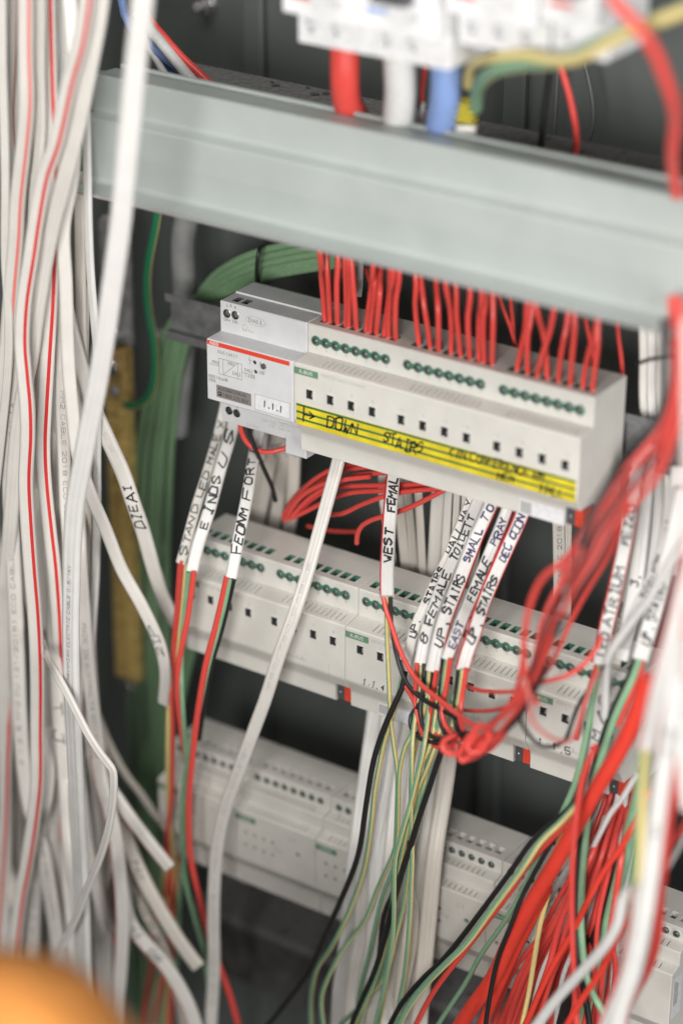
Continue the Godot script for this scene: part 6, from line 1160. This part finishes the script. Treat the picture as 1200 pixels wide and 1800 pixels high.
	wire("black_wire", "thick black wire sweeping left over the lowest row to the bottom edge", "wire", "wires fanning down at the lower right", 1.88, "black", [328.8,-171.4,104,0,324.6,-199.7,105.5,0,313.9,-217.9,106.9,0,305.5,-228.6,108.9,0,294.4,-244,112.5,0,281.8,-270.3,116.2,0,267.6,-298,118.4,0,248.9,-333.2,119.1,0,233.4,-359.8,119.8,0,218.6,-381,119.5,0,201.5,-410.1,118.7,0,189.7,-438.8,118,0], 0.010, 0.60)
	wire("earth_wire", "pale green and yellow wire running beside the thick black wire", "wire", "wires fanning down at the lower right", 2.28, "earth", [325.2,-204.6,112,0,316.6,-218.8,115.3,0,304.7,-235.8,118.7,0,293.7,-259.7,122,0,274.1,-297,122.7,0,255.5,-332.6,123.3,0,240.4,-355.3,124,0,224.3,-379.5,122.7,0,210.1,-404.7,121.3,0,198.1,-433.8,120,0], 0.004, 1.20)
	wire("red_wire", "red wire running below the thick black wire to the bottom edge", "wire", "wires fanning down at the lower right", 1.89, "red", [323.3,-211.7,108,0,315.7,-225.9,110.9,0,295.6,-257.4,113.7,0,282.6,-285.4,116.6,0,266.1,-315.9,117.7,0,248.2,-349.1,117.1,0,226.2,-390.1,116.6,0,209.6,-431.3,116,0], 0.010, 0.60)
	wire("earth_wire", "green and yellow wire swinging left under the red one", "wire", "wires fanning down at the lower right", 1.73, "earth", [302.9,-241,104,0,295.2,-263.8,105.7,0,284.5,-294,107.4,0,272.3,-322.2,109.1,0,259.1,-348.5,110,0,247,-378.6,110,0,228.9,-416.9,110,0,223.2,-430.7,110,0], 0.006, 2.20)
	wire("black_wire", "black wire falling past the orange-red cable to the bottom edge", "wire", "wires fanning down at the lower right", 1.68, "black", [311.9,-230,106,0,303.7,-251.7,112,0,293.6,-281.1,118,0,287.9,-306.6,124,0,278.7,-341.6,124.7,0,273.3,-387.6,125.3,0,273.3,-400.5,126,0], 0.010, 0.60)
	wire("red_wire", "blurred bright red wire falling straight in front of the fan", "wire", "wires fanning down at the lower right", 1.98, "red", [348.6,-139.9,136,0,342.5,-162.5,137.7,0,339.9,-192.1,139.4,0,340,-222.8,141.1,0,342.1,-257,143.1,0,346,-290.4,145.4,0,350.8,-324,147.7,0,354.9,-346.5,150,0], 0.010, 0.60)
	wire("white_wire", "thick blurred white wire curving from the right edge column to the bottom", "wire", "wires fanning down at the lower right", 3.47, "white_wire", [411.1,-188.2,186,0,403,-196.2,185.4,0,397.6,-206.5,184.9,0,395,-225.6,184.3,0,385.4,-248.5,182.9,0,369.4,-275.8,180.6,0,352.6,-304.5,178.3,0,336.6,-336.5,176,0], 0.010, 0.60)
	wire("round_cable", "thick pale green round cable with faint black print beside the black tape", "cable", "wires fanning down at the lower right", 4.25, "pale_green", [359.3,-158.3,84,0,356.5,-192.5,85,0,353,-218.2,86,0,349.9,-240,87,0,346.7,-266.7,88,0,341.9,-295.8,89,0,336.6,-325.6,90,0,331.9,-354.7,91,0,328.6,-393.2,92,0], 0.010, 0.60)
	wire("round_cable", "black taped cable half hidden left of the pale green one", "cable", "wires fanning down at the lower right", 4.89, "black", [344.8,-249.4,84,0,341.1,-280.8,86,0,336.8,-303.9,88,0,331.1,-318.7,90,0,326,-340.4,88,0,316.9,-368.9,86,0,308.6,-409.6,84,0], 0.010, 0.60)
	wire("red_wire", "orange red wire crossing the fan from the upper right to the lower left", "wire", "wires fanning down at the lower right", 2.04, "orange_red", [371.4,-181.4,104,0,362.9,-208.9,105.8,0,356.1,-227.6,107.6,0,345.3,-250.3,109.3,0,335.4,-278.3,111.1,0,327.3,-302.9,111.6,0,315.4,-331.1,110.7,0,305.4,-359,109.8,0,296.5,-387,108.9,0,290.9,-402,108,0], 0.010, 0.60)
	wire("red_wire", "orange red wire crossing the fan under the thick white wire", "wire", "wires fanning down at the lower right", 2.13, "orange_red", [395.3,-212,150,0,388.1,-233.8,150,0,383.4,-248.4,150,0,376,-270.9,150,0,367.7,-294.9,150,0,356,-321.2,150,0,345,-349.5,150,0], 0.010, 0.60)
	wire("white_wire", "white wire crossing behind the top of the fan", "wire", "wires fanning down at the lower right", 1.85, "white_wire", [354.2,-183.3,88,0,346.1,-203.3,88,0,337.6,-219.3,88,0,328.3,-244.6,88,0,322.5,-262.3,88,0,317.4,-284.5,88,0], 0.010, 0.60)
	wire("earth_wire", "yellow and green wire standing out against the orange-red cable", "wire", "wires fanning down at the lower right", 1.89, "earth", [300.4,-248.5,84,0,299.4,-269,88,0,298.8,-289.5,92,0,295.4,-315.9,96,0,292.1,-349.3,96.7,0,289.4,-378.4,97.3,0,284.9,-411.1,98,0], 0.000, 0.20)
	wire("red_wire", "deep red wire of the lower right fan, first from the left", "wire", "deep red wires of the lower right fan", 1.82, "red", [305.9,-224,30,0,315.3,-234.1,51,0,311.6,-269.9,70,0,296.1,-322.8,76,0,266.6,-379.8,80,0,249.3,-441.1,76,0], 0.010, 0.60)
	wire("red_wire", "deep red wire of the lower right fan, second from the left", "wire", "deep red wires of the lower right fan", 1.81, "red", [308.4,-223.1,30,0,313.9,-238.7,43.2,0,309.4,-271.8,68,0,289.9,-326.4,74,0,273.1,-378.2,78,0,251.8,-441.2,74,0], 0.010, 0.60)
	wire("red_wire", "deep red wire of the lower right fan, third from the left", "wire", "deep red wires of the lower right fan", 1.88, "red", [309.5,-222.7,30,0,313,-241.2,39.2,0,314.4,-269.9,67.9,0,299.4,-322.7,73.9,0,272.4,-378.6,77.9,0,255.4,-439.7,73.9,0], 0.010, 0.60)
	wire("red_wire", "deep red wire of the lower right fan, fourth from the left", "wire", "deep red wires of the lower right fan", 2.26, "red", [307.2,-223.5,30,0,314.5,-236.6,46.7,0,313,-269.1,70.3,0,297.9,-321.9,76.3,0,277.6,-374.9,80.3,0,260.4,-435.9,76.3,0], 0.010, 0.60)
	wire("red_wire", "deep red wire of the lower right fan, fifth from the left", "wire", "deep red wires of the lower right fan", 2.23, "red", [309.4,-222.8,30,0,318.8,-232.8,51,0,312.5,-272.1,65.3,0,297.2,-325.1,71.3,0,278.6,-377.6,75.3,0,261.3,-438.8,71.3,0], 0.010, 0.60)
	wire("red_wire", "deep red wire of the lower right fan, sixth from the left", "wire", "deep red wires of the lower right fan", 2.09, "red", [309.3,-222.8,30,0,319.2,-232.2,51.9,0,311,-275.3,60.6,0,296.9,-328,66.6,0,278.6,-380.5,70.6,0,262.3,-441.3,66.6,0], 0.010, 0.60)
	wire("red_wire", "deep red wire of the lower right fan, seventh from the left", "wire", "deep red wires of the lower right fan", 2.30, "red", [309.7,-222.6,30,0,317.8,-234.7,48.1,0,312.6,-275.1,59.9,0,300.3,-327,65.9,0,280.1,-380.2,69.9,0,265.6,-440.3,65.9,0], 0.010, 0.60)
	wire("red_wire", "deep red wire of the lower right fan, eighth from the left", "wire", "deep red wires of the lower right fan", 2.23, "red", [313.2,-221.4,30,0,316.4,-240.2,38.7,0,327.9,-251.8,91.2,0,311.9,-304,97.2,0,304.6,-350.6,101.2,0,286.3,-411,97.2,0], 0.010, 0.60)
	wire("red_wire", "deep red wire of the lower right fan, ninth from the left", "wire", "deep red wires of the lower right fan", 2.09, "red", [312.2,-221.7,30,0,318.5,-236.2,44.8,0,318.8,-267,70.3,0,305.4,-318.9,76.3,0,294.3,-367.9,80.3,0,278.4,-428,76.3,0], 0.010, 0.60)
	wire("red_wire", "deep red wire of the lower right fan, tenth from the left", "wire", "deep red wires of the lower right fan", 1.89, "red", [311.6,-222,30,0,315.2,-240.4,39.3,0,326,-256.8,83.6,0,314,-307.6,89.6,0,303.8,-355.7,93.6,0,289.2,-414.6,89.6,0], 0.010, 0.60)
	wire("red_wire", "deep red wire of the lower right fan, 11th from the left", "wire", "deep red wires of the lower right fan", 1.99, "red", [315.3,-220.7,30,0,324,-231.6,49.7,0,334.9,-249.8,90.1,0,325.1,-299.3,96.1,0,308.6,-349.7,100.1,0,296.2,-407.3,96.1,0], 0.010, 0.60)
	wire("red_wire", "deep red wire of the lower right fan, 12th from the left", "wire", "deep red wires of the lower right fan", 2.01, "red", [316.1,-220.4,30,0,322.4,-234.8,44.8,0,321.1,-268.9,65.3,0,309.1,-320.3,71.3,0,301,-368.1,75.3,0,286.5,-427.6,71.3,0], 0.010, 0.60)
	wire("red_wire", "deep red wire of the lower right fan, 13th from the left", "wire", "deep red wires of the lower right fan", 1.95, "red", [316.7,-220.1,30,0,321,-237.5,40.7,0,322.4,-267.2,67.5,0,310,-318.7,73.5,0,306.2,-364.6,77.5,0,291.2,-424.1,73.5,0], 0.010, 0.60)
	wire("red_wire", "deep red wire of the lower right fan, 14th from the left", "wire", "deep red wires of the lower right fan", 1.92, "red", [316.2,-220.3,30,0,322.4,-234.9,44.6,0,325.4,-263.2,72.6,0,314.4,-313.9,78.6,0,311.2,-359.3,82.6,0,297.4,-418.1,78.6,0], 0.010, 0.60)
	wire("red_wire", "deep red wire of the lower right fan, 15th from the left", "wire", "deep red wires of the lower right fan", 2.20, "red", [316.6,-220.2,30,0,320.2,-238.6,39.2,0,318.7,-273.9,57.9,0,307.9,-325.2,63.9,0,306.9,-370.2,67.9,0,293.2,-429.4,63.9,0], 0.010, 0.60)
	wire("red_wire", "deep red wire of the lower right fan, 16th from the left", "wire", "deep red wires of the lower right fan", 2.01, "red", [318,-219.7,30,0,323,-236,42.1,0,330.2,-264.8,66.3,0,325.8,-313,72.3,0,308.5,-364.3,76.3,0,301.2,-420.4,72.3,0], 0.010, 0.60)
	wire("red_wire", "deep red wire of the lower right fan, 17th from the left", "wire", "deep red wires of the lower right fan", 2.25, "red", [317.6,-219.8,30,0,326.5,-230.5,50,0,332.6,-258,76.8,0,326.1,-306.7,82.8,0,319.9,-353.1,86.8,0,310.2,-409.7,82.8,0], 0.010, 0.60)
	wire("red_wire", "deep red wire of the lower right fan, 18th from the left", "wire", "deep red wires of the lower right fan", 2.16, "red", [318.9,-219.4,30,0,324.6,-234.6,43.7,0,337.2,-252.7,83.2,0,331,-301,89.2,0,326.4,-346.4,93.2,0,316.9,-402.6,89.2,0], 0.010, 0.60)
	wire("red_wire", "deep red wire of the lower right fan, 19th from the left", "wire", "deep red wires of the lower right fan", 1.82, "red", [318.5,-219.5,30,0,325.1,-233.4,45.5,0,337.8,-251.7,84.6,0,332.1,-299.7,90.6,0,330.2,-343.9,94.6,0,321.1,-399.8,90.6,0], 0.010, 0.60)
	wire("red_wire", "deep red wire of the lower right fan, 20th from the left", "wire", "deep red wires of the lower right fan", 1.78, "red", [318.8,-219.4,30,0,328.2,-229.3,51.1,0,333.4,-264,65.5,0,332.7,-310.7,71.5,0,318.9,-360.4,75.5,0,314.8,-414.9,71.5,0], 0.010, 0.60)
	wire("red_wire", "deep red wire of the lower right fan, 21st from the left", "wire", "deep red wires of the lower right fan", 1.69, "red", [319.5,-219.2,30,0,326.7,-232.3,46.6,0,344.5,-243.8,94.3,0,340,-290.9,100.3,0,340.9,-333.4,104.3,0,332.9,-388.4,100.3,0], 0.010, 0.60)
	wire("red_wire", "deep red wire of the lower right fan, 22nd from the left", "wire", "deep red wires of the lower right fan", 1.83, "red", [320.6,-218.8,30,0,325.7,-234.9,42.3,0,337.6,-258.2,73.1,0,335.8,-305,79.1,0,331,-350.6,83.1,0,325.6,-405.2,79.1,0], 0.010, 0.60)
	wire("red_wire", "deep red wire of the lower right fan, 23rd from the left", "wire", "deep red wires of the lower right fan", 2.09, "red", [322.5,-218.1,30,0,324.7,-238.3,36.6,0,341.8,-256.3,73.6,0,342.4,-302.1,79.6,0,332.4,-349.8,83.6,0,329.2,-403.3,79.6,0], 0.010, 0.60)
	wire("red_wire", "deep red wire of the lower right fan, 24th from the left", "wire", "deep red wires of the lower right fan", 2.13, "red", [322.6,-218.1,30,0,328.4,-233.1,43.9,0,351.4,-240.4,95.7,0,350.7,-285.7,101.7,0,348.2,-329.5,105.7,0,343.7,-382.7,101.7,0], 0.010, 0.60)
	wire("red_wire", "deep red wire of the lower right fan, 25th from the left", "wire", "deep red wires of the lower right fan", 1.88, "red", [325.3,-217.1,30,0,334.3,-227.5,50.3,0,330.5,-272.3,52.7,0,327.2,-320.4,58.7,0,332.8,-362.4,62.7,0,325.7,-418.4,58.7,0], 0.010, 0.60)
	wire("red_wire", "deep red wire of the lower right fan, 26th from the left", "wire", "deep red wires of the lower right fan", 1.87, "red", [325.5,-217.1,30,0,332.2,-230.7,45.8,0,346.1,-248.8,84.2,0,343.3,-295.5,90.2,0,351.6,-335.2,94.2,0,344.8,-389.6,90.2,0], 0.010, 0.60)
	wire("white_wire", "white wire of the lower right fan, first from the left", "wire", "white wires of the lower right fan", 1.94, "white_wire", [306,-221.7,30,0,314.6,-234.6,50.6,0,300.3,-279.8,60,0,279,-335.6,66,0,271.5,-383.9,70,0,251.9,-446.4,66,0], 0.010, 0.60)
	wire("white_wire", "white wire of the lower right fan, second from the left", "wire", "white wires of the lower right fan", 1.93, "white_wire", [308.5,-220.8,30,0,315.9,-235.3,48.3,0,309.4,-276.7,59.2,0,295.8,-329.2,65.2,0,274.4,-383.1,69.2,0,262.3,-442.2,65.2,0], 0.010, 0.60)
	wire("white_wire", "white wire of the lower right fan, third from the left", "wire", "white wires of the lower right fan", 1.89, "white_wire", [310.3,-220.2,30,0,315.3,-237.9,43.7,0,322.9,-259.9,80.2,0,311.3,-310.7,86.2,0,295,-361.5,90.2,0,284.5,-418.9,86.2,0], 0.010, 0.60)
	wire("white_wire", "white wire of the lower right fan, fourth from the left", "wire", "white wires of the lower right fan", 1.89, "white_wire", [314.9,-218.6,30,0,324.6,-229.6,53.2,0,328.2,-260.5,75.5,0,320.2,-309.9,81.5,0,299.5,-362.5,85.5,0,292.5,-418.4,81.5,0], 0.010, 0.60)
	wire("white_wire", "white wire of the lower right fan, fifth from the left", "wire", "white wires of the lower right fan", 1.88, "white_wire", [318.3,-217.4,30,0,323.8,-234.4,44.6,0,332.4,-258.3,76.5,0,325.3,-307.2,82.5,0,309.9,-357.5,86.5,0,303.4,-412.9,82.5,0], 0.010, 0.60)
	wire("white_wire", "white wire of the lower right fan, sixth from the left", "wire", "white wires of the lower right fan", 1.88, "white_wire", [321.4,-216.3,30,0,326.8,-233.4,44.4,0,335,-256,78.7,0,326.7,-305.3,84.7,0,322.8,-350.6,88.7,0,315,-406.3,84.7,0], 0.010, 0.60)
	wire("white_wire", "white wire of the lower right fan, seventh from the left", "wire", "white wires of the lower right fan", 1.88, "white_wire", [321.3,-216.3,30,0,329.5,-229.4,50,0,337.1,-258.2,73.5,0,334.2,-305.4,79.5,0,325.3,-352.8,83.5,0,322.5,-406.4,79.5,0], 0.010, 0.60)
	wire("white_wire", "white wire of the lower right fan, eighth from the left", "wire", "white wires of the lower right fan", 1.89, "white_wire", [325.8,-214.7,30,0,329.8,-233.8,41.6,0,336.9,-265.2,61,0,335.9,-312.1,67,0,327.6,-359.6,71,0,326.5,-412.7,67,0], 0.010, 0.60)
	wire("white_wire", "white wire of the lower right fan, ninth from the left", "wire", "white wires of the lower right fan", 1.87, "white_wire", [330,-213.2,30,0,339.8,-223.8,53.5,0,345.8,-255.6,72.1,0,344.4,-302.1,78.1,0,343.9,-345.8,82.1,0,342.2,-398.5,78.1,0], 0.010, 0.60)
	# top row cables
	wire("round_cable", "thick red cable hanging from the top breaker into the crossbar", "cable", "thick cables of the top breakers", 9.24, "red", [109,255.3,60,0,110,235.8,60,0,110.1,219.7,60,0,106.6,202.6,52,0,107.3,186.7,40,0,106.2,169.6,25,0], 0.010, 0.60)
	wire("round_cable", "thick white cable hanging between the red and blue ones at the top", "cable", "thick cables of the top breakers", 10.09, "white_wire", [149.7,254.6,60,0,150,237.1,60,0,149.9,218.8,58,0,143.4,197.6,50,0,132.6,169.6,35,0], 0.010, 0.60)
	wire("round_cable", "thick pale blue cable hanging from the top breaker", "cable", "thick cables of the top breakers", 9.29, "blue", [182.9,252.9,60,0,183.4,235.6,60,0,181.7,220.7,58,0,172.9,198.7,48,0,162.1,171.4,35,0], 0.010, 0.60)
	wire("red_wire", "dark red wire in the gap between the thick white and blue cables", "wire", "thick cables of the top breakers", 1.62, "red", [137.5,223.3,10,0,135,204.5,10,0,135.8,189.8,10,0,131.8,177.8,10,0,130.4,162.5,10,0], 0.010, 0.60)
	wire("white_wire", "thin white wire in the gap between the thick white and blue cables", "wire", "thick cables of the top breakers", 1.43, "white_wire", [142.7,200.9,20,0,140.5,185.7,20,0,139.2,166.8,20,0], 0.010, 0.60)
	wire("earth_wire", "yellow earth wire bowing over the thick green one at the top", "wire", "earth wires at the top", 3.15, "yellow", [190.3,226.3,46,0,202.4,242.8,64,0,219.2,254.3,82,0,238.9,263.8,100,0,266.3,272.9,112.8,0,289.2,276.4,123,0,310.1,282.5,133.2,0,329.2,293.7,141,0,349.9,307.6,144,0,367,316.4,147,0,386.1,326,150,0], 0.010, 0.60)
	wire("earth_wire", "thick green earth wire with a yellow side bowing at the top", "wire", "earth wires at the top", 4.10, "earth", [196.4,213.2,46,0,207.6,230.1,64,0,221.9,243.9,82,0,241.8,257.6,100,0,264.9,267.1,110,0,293.7,275.8,120,0,315.1,287.1,130,0,333.8,298.3,133.3,0,355.4,309.9,136.7,0,381.1,324.3,140,0], 0.000, 4.20)
	flat_cable("grey sleeve hanging below the striped tag", "", {"w": 13.00, "h": 6.00, "cores": 2, "m": "jacket_cool"}, [188.9,201.2,45,0,189.2,191.9,45,0,189.8,175.6,45,0])
	wire("red_wire", "red wire near the lens curving down at the top right", "wire", "wires above the crossbar", 3.48, "red", [348.1,334.7,170,0,352.1,327.4,169.3,0,361.5,320,168.5,0,368.1,312.5,166.4,0,372.1,301.6,159.8,0,374.9,288.4,153.3,0,375.4,272,142.7,0,370.4,256.4,128.2,0,362.6,236.1,113.6,0,355.4,217.6,96.4,0,350.6,194.9,78.2,0,345.2,171.3,60,0], 0.010, 0.60)
	wire("red_wire", "thin dark red wire dropping behind the crossbar at the top", "wire", "wires above the crossbar", 2.13, "red", [214,236.1,-20,0,216.4,226,-21.7,0,221.5,211.2,-23.3,0,225.4,195,-25,0,227.3,180.1,-26.7,0,225.2,164.4,-28.3,0,221,148.1,-30,0], 0.010, 0.60)
	wire("black_wire", "black wire dropping straight behind the crossbar at the top", "wire", "wires above the crossbar", 2.15, "black", [211,232,-20,0,207.8,216.4,-22.5,0,204.5,196.8,-25,0,201.7,173.3,-27.5,0,199.5,145.8,-30,0], 0.010, 0.60)
	wire("grey_wire_and_shadow", "dark grey strand drawn as a wire shadow near the wall, left of two", "wire", "wires above the crossbar", 1.70, "grey_wire_and_shadow", [166.6,200.4,-108,0,166.5,177.2,-108,0,165.9,145.6,-108,0], 0.010, 0.60)  # this strand and the next paint in wire shadows near the wall
	wire("grey_wire_and_shadow", "dark grey bowed strand drawn as a wire shadow near the wall", "wire", "wires above the crossbar", 1.69, "grey_wire_and_shadow", [186.2,203.7,-108,0,191.2,189.2,-108,0,194.6,174.3,-108,0,194.6,160.7,-108,0,191.1,146.3,-108,0], 0.010, 0.60)
	wire("red_wire", "red wire slanting down behind the crossbar at the top left", "wire", "coloured wires at the top left", 2.70, "red", [-104.2,232.3,0,0,-91,213.8,-1,0,-78.5,202.2,-2,0,-65.1,190.8,-3,0,-46.9,178.5,-4,0,-28.8,164.8,-5,0,-10.7,151.9,-6,0], 0.010, 0.60)
	wire("white_wire", "white wire slanting beside the red one at the top left", "wire", "coloured wires at the top left", 3.86, "white_wire", [-97.7,218.6,4,0,-85.7,206,2.4,0,-71.8,192.5,0.8,0,-56.5,177.7,-0.8,0,-42.2,164.7,-2.4,0,-28.3,151.2,-4,0], 0.010, 0.60)
	wire("blue_wire", "blue wire slanting under the white one at the top left", "wire", "coloured wires at the top left", 3.30, "blue", [-115.7,230.2,-2,0,-113.4,212.6,-3.1,0,-104.9,200.7,-4.3,0,-92.3,192.1,-5.4,0,-77.7,184.7,-6.6,0,-57,174.4,-7.7,0,-38.4,163,-8.9,0,-23.1,152.6,-10,0], 0.010, 0.60)
	wire("blue_wire", "second blue wire under the first at the top left", "wire", "coloured wires at the top left", 2.93, "blue", [-102.3,194.6,-12,0,-89.4,182.7,-12,0,-74.9,173.1,-12,0,-62,164.5,-12,0,-48.6,153.6,-12,0], 0.010, 0.60)
	wire("white_wire", "lower white wire at the top left ending behind the crossbar", "wire", "coloured wires at the top left", 2.53, "white_wire", [-99.7,200.8,-4,0,-89.4,186.5,-4,0,-80.9,176,-4,0,-70.5,163.8,-4,0,-62.1,153.2,-4,0], 0.010, 0.60)
	wire("red_wire", "dark red wire lowest of the slanting group at the top left", "wire", "coloured wires at the top left", 2.15, "red", [-95.1,190.5,-14,0,-86.6,177.5,-14,0,-78.1,168.1,-14,0,-69.5,159.5,-14,0], 0.010, 0.60)
	flat_cable("short white cable end poking out below the lowest row on the left", "", {"w": 7.95, "h": 3.98, "cores": 2, "m": "jacket_ivory"}, [-59.7,-429.2,20,0,-40.2,-434.2,16.7,0,-23.5,-441.3,13.3,0,-9.2,-450.3,10,0])
